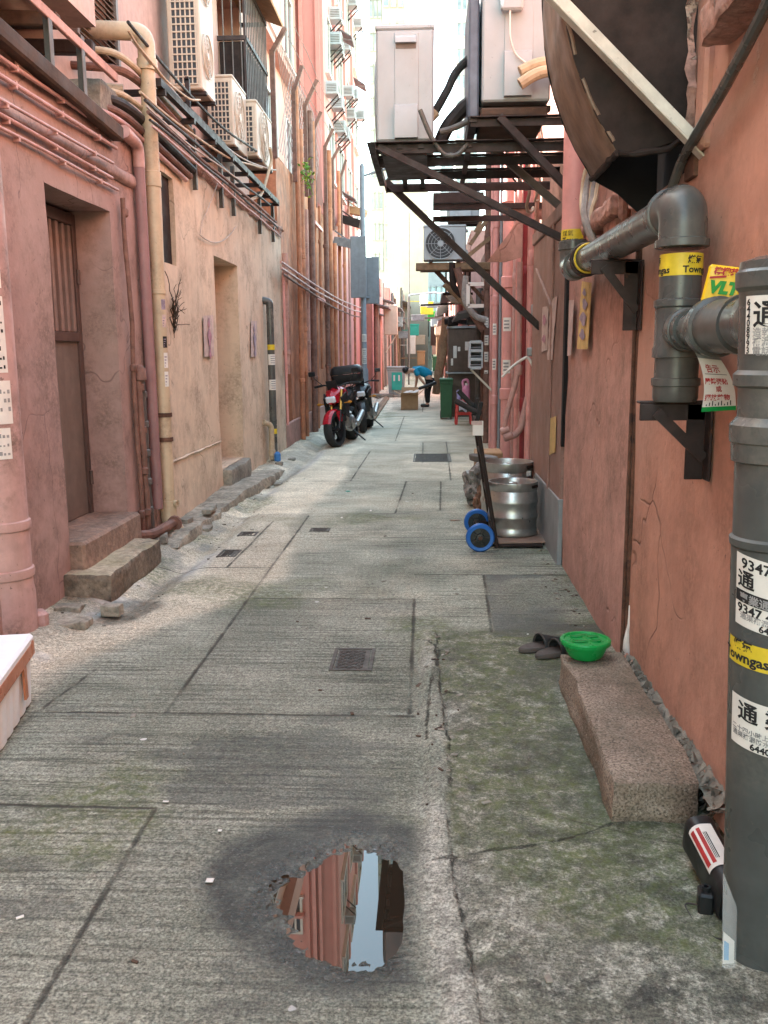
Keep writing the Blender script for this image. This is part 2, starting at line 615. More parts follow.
DSTEEL = surf('dark_brown_steel', (0.040, 0.026, 0.024), 0.3, 4, 16, 0.6, 0.2, bump=0.2, patch=0.2, pcol=(0.10, 0.045, 0.025), pscale=6)
GSTEEL = surf('grey_painted_steel', (0.13, 0.115, 0.105), 0.2, 3, 16, 0.6, 0.2, bump=0.15, patch=0.12, pcol=(0.11, 0.05, 0.03), pscale=5)
RUST = surf('rust', (0.13, 0.062, 0.04), 0.4, 5, 24, 0.9, bump=0.5, patch=0.35, pcol=(0.05, 0.028, 0.022), pscale=6)
WSTEEL = surf('old_white_steel', (0.62, 0.58, 0.50), 0.14, 3, 12, 0.5, bump=0.1, streak=0.5, scol=(0.3, 0.2, 0.12), patch=0.1, pcol=(0.22, 0.12, 0.08), pscale=6, speck=0.6)
GALV = surf('grey_sheet_metal', (0.33, 0.34, 0.35), 0.14, 1.2, 7, 0.5, 0.35, bump=0.05, streak=0.3)
POLEG = surf('grey_pole_paint', (0.20, 0.215, 0.235), 0.12, 2, 9, 0.55, bump=0.05, streak=0.3, speck=0.3)
BLACKM = surf('grimy_black_metal', (0.030, 0.019, 0.016), 0.4, 2, 10, 0.7, 0.0, spec=0.2, bump=0.12, streak=0.25, scol=(0.05, 0.032, 0.028))
LIP = surf('grimy_bronze_sheet', (0.26, 0.18, 0.13), 0.3, 2.5, 12, 0.5, 0.35, bump=0.15, streak=0.6, scol=(0.06, 0.04, 0.032))
VOID = surf('shade_black', (0.008, 0.007, 0.007), 0.3, 3, 10, 0.95, bump=0)  # near-black colour painting the shade inside openings and gaps
ACW = surf('aged_white_casing', (0.39, 0.43, 0.455), 0.07, 1.2, 6, 0.45, bump=0.03, streak=0.2, scol=(0.36, 0.29, 0.23), speck=0.25)
ACC = surf('aged_cream_casing', (0.55, 0.45, 0.35), 0.08, 1.2, 6, 0.5, bump=0.03, streak=0.35, scol=(0.35, 0.24, 0.17), speck=0.3)
ACD = surf('dark_grille', (0.045, 0.05, 0.058), 0.2, 3, 10, 0.5, bump=0)
ACG = surf('blue_grey_fins', (0.12, 0.15, 0.20), 0.2, 3, 10, 0.5, bump=0)
TAN = surf('tan_pipe_wrap', (0.48, 0.37, 0.25), 0.16, 4, 16, 0.7, bump=0.25, speck=0.4)
FOAMB = surf('black_pipe_lagging', (0.035, 0.033, 0.033), 0.3, 4, 20, 0.8, bump=0.3)
WRAPG = surf('grey_wrapped_cable', (0.30, 0.27, 0.25), 0.25, 5, 26, 0.75, bump=0.4, speck=0.5)
CABLE = surf('dark_cable', (0.035, 0.028, 0.026), 0.3, 4, 14, 0.6, bump=0)
CABLEW = surf('pale_cable', (0.45, 0.36, 0.30), 0.2, 4, 14, 0.6, bump=0)
WCAB = surf('white_cable', (0.72, 0.70, 0.66), 0.1, 4, 14, 0.5, bump=0)
CONDUIT = surf('pink_conduit_paint', (0.50, 0.29, 0.26), 0.16, 3, 14, 0.5, bump=0.1, streak=0.3)
DOORB = surf('brown_sheet_door', (0.185, 0.145, 0.122), 0.16, 1.2, 8, 0.5, bump=0.08, streak=0.35, scol=(0.07, 0.045, 0.035), speck=0.4)
DOORF = surf('brown_door_frame', (0.10, 0.062, 0.052), 0.15, 2, 8, 0.5, bump=0.08)
BARS = surf('pinkish_door_bars', (0.25, 0.18, 0.155), 0.15, 2, 8, 0.5, bump=0.05)
DOORC = surf('cream_door', (0.33, 0.225, 0.15), 0.14, 1.2, 6, 0.7, bump=0.05, streak=0.5, scol=(0.15, 0.09, 0.06))
TIMBER = surf('old_timber', (0.085, 0.052, 0.036), 0.35, 2, 12, 0.85, bump=0.6, bscale=30, streak=0.3, patch=0.2, pcol=(0.16, 0.11, 0.08))
WOODL = surf('weathered_timber', (0.27, 0.17, 0.10), 0.25, 2, 14, 0.8, bump=0.3, streak=0.4)
BRICKISH = surf('crumbled_brick', (0.40, 0.23, 0.185), 0.35, 5, 24, 0.9, bump=1.0, bdist=0.02, bscale=16, patch=0.3, pcol=(0.35, 0.26, 0.21), pscale=5)
WHITEP = surf('white_paper', (0.72, 0.68, 0.63), 0.06, 4, 16, 0.7, bump=0.05, speck=0.25, kcol=(0.4, 0.35, 0.3))
OLDPAP = surf('yellowed_paper', (0.62, 0.43, 0.17), 0.15, 6, 20, 0.8, bump=0.2, patch=0.2, pcol=(0.5, 0.42, 0.33), pscale=9)
PINKPAP = surf('faded_pink_paper', (0.56, 0.42, 0.38), 0.18, 6, 20, 0.8, bump=0.2, patch=0.2, pcol=(0.45, 0.33, 0.27), pscale=9)
LILAC = surf('faded_lilac_ink', (0.34, 0.27, 0.34), 0.3, 12, 40, 0.8, bump=0)
MAGENTA = surf('faded_magenta_ink', (0.45, 0.22, 0.27), 0.3, 12, 40, 0.8, bump=0)
YELLOW = surf('yellow_tape', (0.68, 0.50, 0.03), 0.12, 5, 20, 0.5, bump=0.05, patch=0.08, pcol=(0.35, 0.27, 0.08), pscale=9)
YPACK = surf('yellow_carton', (0.80, 0.50, 0.012), 0.06, 5, 20, 0.45, bump=0)
INK = surf('black_ink', (0.018, 0.017, 0.018), 0.2, 5, 20, 0.7, bump=0)
INKG = surf('grey_ink', (0.28, 0.27, 0.27), 0.2, 5, 20, 0.7, bump=0)
INKR = surf('red_ink', (0.42, 0.03, 0.03), 0.2, 5, 20, 0.7, bump=0)
INKGR = surf('green_ink', (0.02, 0.27, 0.03), 0.2, 5, 20, 0.6, bump=0)
GOLD = surf('gold_sticker', (0.62, 0.48, 0.20), 0.25, 20, 60, 0.4, 0.2, bump=0.1)
GREENB = surf('green_plastic', (0.006, 0.29, 0.06), 0.05, 4, 10, 0.3, bump=0)
GREENI = surf('dark_green_plastic', (0.002, 0.19, 0.03), 0.08, 4, 10, 0.4, bump=0)
BLACKP = surf('black_plastic', (0.015, 0.015, 0.016), 0.15, 5, 20, 0.42, bump=0.04)
BLACKR = surf('black_rubber', (0.020, 0.019, 0.019), 0.2, 5, 20, 0.75, bump=0.08)
GREYRUB = surf('grey_brown_rubber', (0.075, 0.06, 0.052), 0.2, 8, 20, 0.7, bump=0.1)
STYRO = surf('white_polystyrene', (0.82, 0.86, 0.87), 0.03, 5, 60, 0.7, bump=0.3, bdist=0.002, bscale=160, speck=0.12, kcol=(0.4, 0.36, 0.3))
TAPE = surf('orange_packing_tape', (0.52, 0.20, 0.10), 0.12, 6, 30, 0.35, bump=0.05)
STEELK = surf('brushed_keg_steel', (0.54, 0.53, 0.51), 0.12, 3, 20, 0.38, 0.92, bump=0.04, streak=0.3, scol=(0.22, 0.18, 0.15), speck=0.35, kcol=(0.15, 0.12, 0.1))
BLUEW = surf('blue_plastic_wheel', (0.015, 0.12, 0.42), 0.12, 6, 20, 0.4, bump=0, speck=0.3)
CARD = surf('cardboard', (0.36, 0.215, 0.115), 0.1, 3, 14, 0.85, bump=0.05)
CARDP = surf('pinkish_cardboard', (0.33, 0.22, 0.165), 0.14, 4, 16, 0.85, bump=0.1)
SACK = surf('dirty_grey_sack', (0.22, 0.205, 0.19), 0.5, 7, 20, 0.4, bump=0.5, bdist=0.02, bscale=16, patch=0.3, pcol=(0.06, 0.05, 0.045), pscale=7)
SACKB = surf('brown_sack', (0.17, 0.085, 0.05), 0.4, 8, 20, 0.7, bump=0.5, bdist=0.02, bscale=18, patch=0.25, pcol=(0.4, 0.34, 0.28), pscale=9)
REDP = surf('red_plastic', (0.58, 0.022, 0.022), 0.06, 4, 12, 0.35, bump=0)
BRED = surf('red_gloss_paint', (0.42, 0.01, 0.022), 0.06, 4, 12, 0.22, bump=0)
BGREY = surf('silver_engine_metal', (0.42, 0.41, 0.39), 0.2, 8, 24, 0.4, 0.8, bump=0.1)
BGOLD = surf('gold_fork_metal', (0.65, 0.42, 0.10), 0.06, 4, 12, 0.3, 0.8, bump=0)
LAMPG = surf('headlamp_glass', (0.75, 0.76, 0.78), 0.05, 4, 12, 0.12, bump=0)
PINKB = surf('pink_bottle_plastic', (0.72, 0.28, 0.45), 0.06, 4, 12, 0.35, bump=0)
BINGR = surf('dark_green_bin_plastic', (0.03, 0.105, 0.045), 0.1, 3, 10, 0.5, bump=0)
BINGY = surf('grey_bin_plastic', (0.36, 0.375, 0.36), 0.1, 3, 10, 0.6, bump=0)
TEAL = surf('teal_print', (0.03, 0.38, 0.29), 0.08, 3, 10, 0.5, bump=0)
BRCAB = surf('brown_metal_cabinet', (0.115, 0.078, 0.062), 0.2, 1.5, 8, 0.5, 0.2, bump=0.05, streak=0.5, scol=(0.05, 0.035, 0.03), patch=0.06, pcol=(0.4, 0.35, 0.3))
SHIRT = surf('blue_cotton', (0.008, 0.255, 0.42), 0.1, 8, 20, 0.9, bump=0.1)
TROUS = surf('black_trouser_cloth', (0.012, 0.012, 0.015), 0.15, 8, 20, 0.9, bump=0)
SKIN = surf('skin', (0.50, 0.29, 0.20), 0.05, 8, 20, 0.5, bump=0)
HAIR = surf('black_hair', (0.014, 0.011, 0.010), 0.2, 30, 60, 0.5, bump=0.2)
IRON = surf('cast_iron', (0.085, 0.072, 0.062), 0.3, 9, 40, 0.6, 0.4, bump=0.3, patch=0.15, pcol=(0.13, 0.075, 0.05), pscale=14)
LEAF = surf('weed_leaf', (0.10, 0.24, 0.022), 0.25, 8, 20, 0.6, bump=0)
LEAFY = surf('yellow_green_leaf', (0.30, 0.36, 0.03), 0.25, 8, 20, 0.6, bump=0)
DRYW = surf('dry_weed_stem', (0.08, 0.062, 0.045), 0.3, 8, 20, 0.9, bump=0)
TARP = surf('grey_awning_sheet', (0.20, 0.19, 0.20), 0.2, 3, 12, 0.7, bump=0.1)
AWN = surf('orange_awning_cloth', (0.42, 0.23, 0.12), 0.15, 3, 12, 0.8, bump=0.1)
WINW = surf('white_window_frame', (0.66, 0.62, 0.58), 0.06, 3, 12, 0.5, bump=0)


def glass_mat(name, col, rough=0.08):
    g = G(name)
    c = g.ramp(g.noise(0.7, 3), [(0.35, sc(col, 0.6)), (0.65, sc(col, 1.3))])
    return g.set(col=c, rough=rough, spec=0.6)


GLASS = glass_mat('dark_window_glass', (0.035, 0.042, 0.05))
GLASSP = glass_mat('pale_window_glass', (0.22, 0.27, 0.30), 0.2)


def granite():
    g = G('rough_granite')
    a = g.ramp(g.noise(3.2, 6, 0.6), [(0.3, (0.19, 0.14, 0.105)), (0.5, (0.31, 0.235, 0.18)), (0.72, (0.39, 0.31, 0.245))])
    s = g.ramp(g.voro(85, out=0), [(0.15, 0.55), (0.5, 1.1)])
    c = g.mix(0.8, a, s, 'MULTIPLY')
    k = g.ramp(g.noise(120, 3, 0.7), [(0.40, 0.35), (0.52, 1.0)])
    c = g.mix(0.85, c, k, 'MULTIPLY')
    w = g.ramp(g.noise(95, 2, 0.6, g.shift((7, 1, 4))), [(0.63, 0.0), (0.69, 1.0)])
    c = g.mix(g.math('MULTIPLY', w, 0.55), c, (0.55, 0.48, 0.40))
    d = g.ramp(g.noise(2.3, 6, 0.65, g.shift((1, 8, 2))), [(0.46, 0.0), (0.64, 1.0)])
    c = g.mix(g.math('MULTIPLY', d, 0.7), c, (0.085, 0.072, 0.048))
    h = g.math('ADD', g.noise(34, 6, 0.65), g.math('MULTIPLY', g.noise(130, 3), 0.4))
    return g.set(col=c, rough=0.85, spec=0.3, normal=g.bump(h, 0.9, 0.012))


STONE = granite()


def net_mat():
    g = G('grey_netting')
    return g.set(col=(0.35, 0.27, 0.25), rough=0.8)


NET = net_mat()


def clear_mat():
    g = G('thin_clear_plastic')
    return g.set(col=(0.9, 0.92, 0.93), rough=0.12, alpha=0.28, spec=0.7)


CLEAR = clear_mat()
# ------------------------------------------------------------------ ground
def _hash(ix, iy, seed):
    h = (ix.astype(np.int64) * 374761393 + iy.astype(np.int64) * 668265263 + seed * 974711) & 0x7fffffff
    h = ((h ^ (h >> 13)) * 1274126177) & 0x7fffffff
    return ((h ^ (h >> 16)) & 0xffff) / 65535.0


def vnoise(x, y, seed=0):
    ix, iy = np.floor(x), np.floor(y)
    fx, fy = x - ix, y - iy
    fx, fy = fx * fx * (3 - 2 * fx), fy * fy * (3 - 2 * fy)
    a, b = _hash(ix, iy, seed), _hash(ix + 1, iy, seed)
    c, d = _hash(ix, iy + 1, seed), _hash(ix + 1, iy + 1, seed)
    return (a * (1 - fx) + b * fx) * (1 - fy) + (c * (1 - fx) + d * fx) * fy


def fbm(x, y, sx, sy=None, octv=4, seed=0):
    sy = sy or sx
    t, a, s = 0.0, 0.5, 0.0
    for o in range(octv):
        t = t + a * vnoise(x * sx * 2 ** o + 17.3 * o, y * sy * 2 ** o + 5.1 * o, seed + o)
        s += a
        a *= 0.55
    return t / s


def sstep(a, b, x):
    t = np.clip((x - a) / (b - a), 0, 1)
    return t * t * (3 - 2 * t)


def seg_dist(x, y, p, q):
    px, py = p
    dx, dy = q[0] - px, q[1] - py
    t = np.clip(((x - px) * dx + (y - py) * dy) / (dx * dx + dy * dy), 0, 1)
    return np.hypot(x - px - t * dx, y - py - t * dy)


def poly_sdf(x, y, poly):
    d = np.full(x.shape, 1e9)
    ins = np.zeros(x.shape, bool)
    n = len(poly)
    for i in range(n):
        p, q = poly[i], poly[(i + 1) % n]
        d = np.minimum(d, seg_dist(x, y, p, q))
        c = ((p[1] > y) != (q[1] > y)) & (x < (q[0] - p[0]) * (y - p[1]) / ((q[1] - p[1]) or 1e-9) + p[0])
        ins ^= c
    return np.where(ins, -d, d)


PUD = [tuple(onz(u, v)[:2]) for u, v in ((274, 892), (286, 881), (304, 873), (318, 862), (334, 853), (350, 847), (372, 849), (392, 857), (406, 868), (408, 900), (406, 940), (398, 953),
                                          (380, 960), (355, 962), (328, 962), (311, 950), (298, 934), (291, 916), (279, 905))]
HALO = [tuple(onz(u, v)[:2]) for u, v in ((196, 885), (225, 845), (280, 818), (350, 806), (414, 825), (414, 985), (360, 1000), (300, 992), (245, 965), (212, 930))]
# slab joints: (x, y) to (x, y)
JOINTS = [((-.92, -4), (-.92, 2.76)), ((-1.47, 2.765), (-.92, 2.76)), ((-1.9, 3.57), (-.07, 3.57)), ((-1.125, 3.57), (-1.14, 8.3)), ((-1.75, 3.0), (-1.62, 4.1)),
          ((-1.1, 5.38), (-.1, 5.40)), ((-.095, 5.38), (-.085, 3.6)), ((-1.95, 6.2), (-1.12, 6.2)), ((-1.45, 6.2), (-1.43, 8.0)), ((-1.14, 7.65), (.85, 7.66)), ((-1.95, 8.4), (-.2, 8.42)),
          ((-.33, 8.42), (-.28, 10.6)), ((-1.9, 10.6), (.8, 10.62)), ((-.1, 6.02), (.92, 6.03)), ((.37, 6.02), (.335, 4.69)), ((.1, 8.6), (.13, 10.6)), ((-.95, 10.6), (-.93, 14)),
          ((-1.7, 12.4), (.9, 12.4)), ((-.1, 12.4), (-.12, 15.5)), ((-1.6, 15.5), (.9, 15.5)), ((.25, 10.7), (.28, 15.5)), ((-.6, 15.5), (-.62, 22)), ((-1.5, 19.0), (.9, 19.05)), ((-1.5, 23.4), (.9, 23.4)),
          ((-1.5, 28.4), (.9, 28.4)), ((-.2, 23.4), (-.2, 40)), ((-.05, 1.2), (-.05, -4))]
SLABS = [(-.92, -.05, -4, 3.57, .90), (-2.3, -.92, -4, 2.76, 1.0), (-2.3, -.92, 2.76, 3.57, 1.05), (-1.13, -.09, 3.57, 5.4, .94), (-2.3, -1.13, 3.57, 6.2, 1.1), (-1.13, -.09, 5.4, 7.65, 1.2), (-.09, .36, 4.7, 6.02, 1.25), (.36, .95, 4.7, 6.02, .98),
         (-2.3, -1.13, 6.2, 8.4, 1.0), (-1.14, .95, 7.65, 8.4, 1.25), (-.09, .95, 6.02, 7.65, 1.15), (-2.3, -.3, 8.4, 10.6, 1.4), (-.3, .95, 8.4, 10.6, 1.25), (-2.3, .95, 10.6, 12.4, 1.35), (-2.3, -.1, 12.4, 15.5, 1.3), (-.1, .95, 12.4, 15.5, 1.15),
         (-2.3, .95, 15.5, 200, 1.35)]


CRACKS = [[tuple(onz(u, v)[:2]) for u, v in c] for c in (
    ((432, 862), (480, 856), (520, 852), (560, 845), (590, 836), (612, 828)), ((428, 700), (446, 694), (464, 698), (480, 708)), ((418, 640), (440, 652), (430, 690), (426, 740)))]


def ridge_x(y):
    return 0.01 + 0.05 * sstep(2.6, 1.7, y) + 0.035 * (fbm(y * 0 + 3.3, y, 1, 2.2, 3, 5) - .5) - 0.03 * sstep(3.3, 4.4, y)


def ground_z(x, y):
    """height of the alley floor, its puddle hollow, mortar ridge and gutter"""
    z = 0.010 * (fbm(x, y, 1.1, 1.1, 3, 3) - .5) + 0.0035 * (fbm(x, y, 16, 16, 3, 9) - .5)
    rx = ridge_x(y)
    near = sstep(4.85, 4.6, y + .12 * (fbm(x, y, 5, 5, 2, 61) - .5))
    edge = rx + 0.055 + 0.035 * (fbm(x, y, 7, 7, 4, 21) - .5)
    z = z + near * 0.016 * sstep(-.05, -.005, x - rx)
    z = z + near * 0.010 * np.exp(-((x - rx - .02) / .03) ** 2) * (0.4 + fbm(x, y, 5, 3, 3, 33))
    z = z + near * 0.006 * (fbm(x, y, 6, 6, 4, 14) - .5) * sstep(0, .1, x - edge)
    z = z - near * 0.014 * sstep(-.004, .004, x - edge) * sstep(.05, .008, x - edge) * sstep(.45, .6, fbm(x, y, .5, 2.2, 2, 44))
    # gutter on the left
    g = np.exp(-((x + 1.80 - .04 * np.sin(y * 1.1)) / .10) ** 2) * sstep(4.6, 5.6, y)
    z = z - 0.045 * g + .012 * (fbm(x, y, 4, 4, 5, 201) - .5) * sstep(-1.2, -1.7, x)
    z = z + 0.04 * sstep(-1.90, -2.1, x) * sstep(2.5, 3.5, y) * (.4 + 1.2 * fbm(x, y, 3, 3, 4, 203))
    s = poly_sdf(x, y, PUD)
    sn = s + (0.006 + 0.018 * sstep(-.075, -.13, x)) * (fbm(x, y, 15, 15, 3, 71) - .5)
    z = np.where(s < .4, z * (.25 + .75 * sstep(.05, .3, s)), z)
    kr = sstep(-.075, -.13, x)
    z = z + np.where(s < .5, 0.010 * (sstep(-.05, .14 - .09 * (1 - kr), sn) - 1.0) - .004 * sstep(.03, -.04, sn), 0) + np.where((s < .14) & (s > -.03), 0.014 * kr * np.exp(-((s - .02) / .05) ** 2) * (fbm(x, y, 48, 48, 2, 72) - .5), 0)
    return z


def axis(parts):
    out = []
    for a, b, s in parts:
        out += list(np.arange(a, b - s * .4, s))
    out.append(parts[-1][1])
    return np.array(out)


def build_ground():
    xs = axis([(-150, -30, 30), (-30, -5, 5), (-5, -2.5, .5), (-2.5, -1.6, .018), (-1.6, -.62, .0095), (-.62, .01, .005), (.01, .95, .0095), (.95, 1.4, .05), (1.4, 5, .6), (5, 30, 5), (30, 150, 30)])
    ys = axis([(-30, -4, 2), (-4, 1.4, .12), (1.4, 2.14, .0095), (2.14, 2.84, .005), (2.84, 3.6, .0095), (3.6, 6.2, .014), (6.2, 12, .03), (12, 40, .15), (40, 100, 2), (100, 500, 40)])
    X, Y = np.meshgrid(xs, ys)
    Z = ground_z(X, Y)
    far = (np.abs(X) > 3) | (Y > 60) | (Y < -6)
    Z = np.where(far, -0.02, Z)
    nx, ny = len(xs), len(ys)
    co = np.stack([X, Y, Z], -1).reshape(-1, 3)
    i = np.arange(nx * ny).reshape(ny, nx)
    q = np.stack([i[:-1, :-1], i[:-1, 1:], i[1:, 1:], i[1:, :-1]], -1).reshape(-1, 4)
    me = bpy.data.meshes.new('ground')
    me.vertices.add(len(co))
    me.vertices.foreach_set('co', co.ravel())
    me.loops.add(q.size)
    me.loops.foreach_set('vertex_index', q.ravel().astype(np.int32))
    me.polygons.add(len(q))
    me.polygons.foreach_set('loop_start', np.arange(0, q.size, 4, dtype=np.int32))
    me.polygons.foreach_set('loop_total', np.full(len(q), 4, np.int32))
    me.polygons.foreach_set('use_smooth', np.ones(len(q), bool))
    me.update(calc_edges=True)

    def put(name, a):
        at = me.attributes.new(name, 'FLOAT', 'POINT')
        at.data.foreach_set('value', np.ascontiguousarray(a, dtype=np.float32).ravel())
    jd = np.full(X.shape, .3)
    for p, r in JOINTS:
        jd = np.minimum(jd, seg_dist(X, Y, p, r))
    put('joint', np.minimum(jd, .3))
    ck = np.where((Y < 4.7), np.abs(X - ridge_x(Y) - 0.055 - 0.035 * (fbm(X, Y, 7, 7, 4, 21) - .5)), .3)
    for pl in CRACKS:
        for p, r in zip(pl, pl[1:]):
            ck = np.minimum(ck, seg_dist(X, Y, p, r))
    put('crack', np.minimum(ck, .3))
    tone = np.ones(X.shape)
    for a, b, c, d, k in SLABS:
        tone = np.where((X > a) & (X < b) & (Y > c) & (Y < d), k, tone)
    rx = ridge_x(Y)
    near = sstep(4.85, 4.6, Y + .12 * (fbm(X, Y, 5, 5, 2, 61) - .5))
    strip = near * sstep(.03, .07, X - rx + .04 * (fbm(X, Y, 7, 7, 4, 21) - .5))
    put('rough', np.clip(near * sstep(-.10, -.04, X - rx), 0, 1))
    put('strip', strip)
    ridge = near * np.exp(-((X - rx - .005) / .052) ** 2) * sstep(.35, .6, fbm(X, Y, 3, 2, 4, 81) + .40 * sstep(2.9, 2.1, Y))
    put('ridge', np.clip(ridge, 0, 1))
    put('tone', tone)
    # moss: on the right strip, along the ridge, in the left corner
    m = strip * sstep(.42, .60, fbm(X, Y, 2.6, 2.2, 6, 101) + .07 * sstep(.6, .2, X) + .08 * sstep(3.0, 4.4, Y))
    m = m + (1 - strip) * sstep(.60, .74, fbm(X, Y, 1.1, 1.1, 5, 105) + .08 * sstep(-1.1, -1.5, X) * sstep(3.4, 2.2, Y) + .13 * np.exp(-((X + .02) / .22) ** 2) * sstep(6.5, 5, Y))
    m = m + .8 * sstep(.5, .66, fbm(X, Y, 2.5, 2.5, 4, 108)) * np.exp(-((X - .88) / .12) ** 2) * (Y > 2.5) * (Y < 7)
    m = m + .7 * sstep(.52, .64, fbm(X, Y, 1.5, 1.5, 4, 111)) * (Y > 4.7) * (Y < 6.1) * sstep(.3, .4, X)
    m = m + 1.2 * sstep(.50, .60, fbm(X, Y, 3.2, 2.2, 5, 113)) * np.exp(-((X + 1.95) / .16) ** 2) * (Y > 5.8) * (Y < 11)
    put('moss', np.clip(m, 0, 1))
    # wet or stained dark
    sp, sh = poly_sdf(X, Y, PUD), poly_sdf(X, Y, HALO)
    nz = fbm(X, Y, 4, 5, 4, 131) - .5
    w = sstep(.05, -.06, sh + .10 * nz)
    band = sstep(.50, .60, fbm(X, Y, 2.6, 7, 4, 141) + .25 * (np.exp(-((X + .42) / .42) ** 2 - ((Y - 3.2) / .42) ** 2)) + .16 * np.exp(-((X + .35) / .4) ** 2 - ((Y - 2.85) / .3) ** 2) - .12)
    w = np.maximum(w, band * .48 * sstep(4.0, 3.4, Y))
    w = np.maximum(w, .42 * strip * sstep(.52, .66, fbm(X, Y, 1.7, 1.5, 5, 151) - .05 * (Y - 3)))
    w = np.maximum(w, .75 * sstep(.48, .62, fbm(X, Y, 1.4, 1.1, 4, 155) + .05) * (Y > 4.6) * (Y < 6.03) * sstep(.33, .37, X))
    w = np.maximum(w, .7 * np.exp(-((X + 1.80) / .09) ** 2) * sstep(4.6, 5.2, Y) * sstep(.45, .6, fbm(X, Y, 3, 1.2, 3, 157)))
    w = np.maximum(w, .6 * np.exp(-((X + .15) / .12) ** 2 - ((Y - 6.75) / .1) ** 2))
    w = np.maximum(w, .85 * sstep(.06, -.02, np.hypot((X + 1.80) / 1.2, (Y - 5.15) / 2.2) - .13 + .12 * (fbm(X, Y, 5, 5, 4, 191) - .5)))
    w = np.maximum(w, .5 * sstep(.50, .64, fbm(X, Y, 3.2, 2.2, 5, 193) + .10 * sstep(-1.75, -2.0, X)) * sstep(-1.6, -1.85, X) * sstep(4.0, 5.0, Y))
    put('wet', np.clip(w, 0, 1))
    put('pud', np.clip(sp, -.3, .5))
    # dry, dusty cement on the left side
    lim = -1.13 - .30 * sstep(6.0, 4.6, Y) - .25 * sstep(4.9, 3.9, Y) + .10 * np.sin(Y * 1.3) + .25 * (fbm(X, Y, 1.2, .9, 4, 161) - .5)
    d = sstep(.10, -.12, X - lim) * sstep(3.0, 4.3, Y) + .55 * sstep(9, 13, Y) + .35 * sstep(.5, .7, fbm(X, Y, 1.0, 1.0, 4, 165)) * (Y > 5)
    put('dry', np.clip(d, 0, 1))
    white = np.exp(-((X + 1.72 - .04 * np.sin(Y * 1.1)) / .07) ** 2) * sstep(.45, .62, fbm(X, Y, 2, 1.1, 4, 171)) * sstep(4.2, 5.0, Y)
    white = np.maximum(white, np.exp(-((X + 1.98) / .10) ** 2) * sstep(.50, .60, fbm(X, Y, 4, 4, 4, 175)) * sstep(4.0, 4.4, Y) * sstep(6.2, 5.2, Y))
    put('white', np.clip(white, 0, 1))

    g = G('alley_concrete')
    A = {k: g.attr(k) for k in ('joint', 'strip', 'ridge', 'tone', 'moss', 'wet', 'pud', 'dry', 'white', 'crack', 'rough')}
    big = g.noise(1.4, 6, 0.6)
    c0 = g.ramp(big, [(0.32, (0.140, 0.150, 0.112)), (0.5, (0.225, 0.234, 0.185)), (0.7, (0.335, 0.338, 0.270))])
    c = g.mix(A['dry'], c0, g.ramp(g.noise(2.1, 6, 0.65), [(0.3, (0.38, 0.33, 0.24)), (0.7, (0.64, 0.58, 0.455))]))
    cs = g.ramp(g.noise(2.6, 7, 0.68), [(0.3, (0.090, 0.094, 0.070)), (0.5, (0.160, 0.160, 0.124)), (0.72, (0.29, 0.275, 0.22))])
    cs = g.mix(g.ramp(g.noise(11, 8, 0.75, g.shift((6, 6, 1))), [(0.49, 0.0), (0.60, 0.85)]), cs, (0.40, 0.39, 0.325))
    cs = g.mix(g.ramp(g.noise(7, 8, 0.75, g.shift((16, 2, 1))), [(0.52, 0.0), (0.64, 0.85)]), cs, (0.055, 0.055, 0.048))
    c = g.mix(A['strip'], c, cs)
    tn = g.t.nodes.new('ShaderNodeCombineColor')
    for k in range(3):
        g.L(A['tone'], tn.inputs[k])
    c = g.mix(1.0, c, tn.outputs[0], 'MULTIPLY')
    c = g.mix(g.math('MULTIPLY', A['ridge'], 0.8), c, g.ramp(g.noise(14, 5, 0.65), [(0.3, (0.25, 0.24, 0.20)), (0.7, (0.55, 0.53, 0.46))]))
    # brushed lines across the alley
    lines = g.noise(1.0, 4, 0.62, g.scale((1.7, 48, 1)), 0.3)
    lmask = g.math('MULTIPLY', g.math('SUBTRACT', g.math('SUBTRACT', 1.0, A['rough']), g.math('MULTIPLY', A['dry'], 0.6)), g.ramp(g.noise(0.9, 3), [(0.35, 0.35), (0.6, 1.0)]))
    ldark = g.ramp(lines, [(0.38, 1.0), (0.50, 0.0)])
    c = g.mix(g.math('MULTIPLY', g.math('MULTIPLY', ldark, lmask), 0.75), c, (0.050, 0.052, 0.038))
    llite = g.ramp(lines, [(0.56, 0.0), (0.68, 1.0)])
    c = g.mix(g.math('MULTIPLY', g.math('MULTIPLY', llite, lmask), 0.32), c, (0.46, 0.46, 0.41))
    # aggregate grains
    gr = g.ramp(g.noise(120, 3, 0.75), [(0.35, 0.35), (0.50, 1.0), (0.62, 1.55)])
    c = g.mix(0.9, c, gr, 'MULTIPLY')
    gr2 = g.ramp(g.noise(46, 5, 0.75), [(0.38, 0.5), (0.62, 1.3)])
    c = g.mix(0.8, c, gr2, 'MULTIPLY')
    peb = g.ramp(g.noise(70, 2, 0.5, g.shift((3, 4, 1))), [(0.68, 0.0), (0.72, 1.0)])
    c = g.mix(g.math('MULTIPLY', peb, 0.45), c, (0.55, 0.52, 0.46))
    blot = g.ramp(g.noise(5.5, 6, 0.7, g.shift((9, 2, 1))), [(0.60, 0.0), (0.70, 1.0)])
    c = g.mix(g.math('MULTIPLY', blot, 0.35), c, (0.07, 0.068, 0.055))
    # moss
    mn = g.math('MULTIPLY', A['moss'], g.ramp(g.noise(26, 7, 0.75), [(0.38, 0.05), (0.60, 1.0)]))
    mc = g.ramp(g.noise(9, 5, 0.7), [(0.32, (0.040, 0.052, 0.022)), (0.60, (0.10, 0.125, 0.035)), (0.78, (0.19, 0.20, 0.04))])
    c = g.mix(g.math('MULTIPLY', mn, 0.78), c, mc)
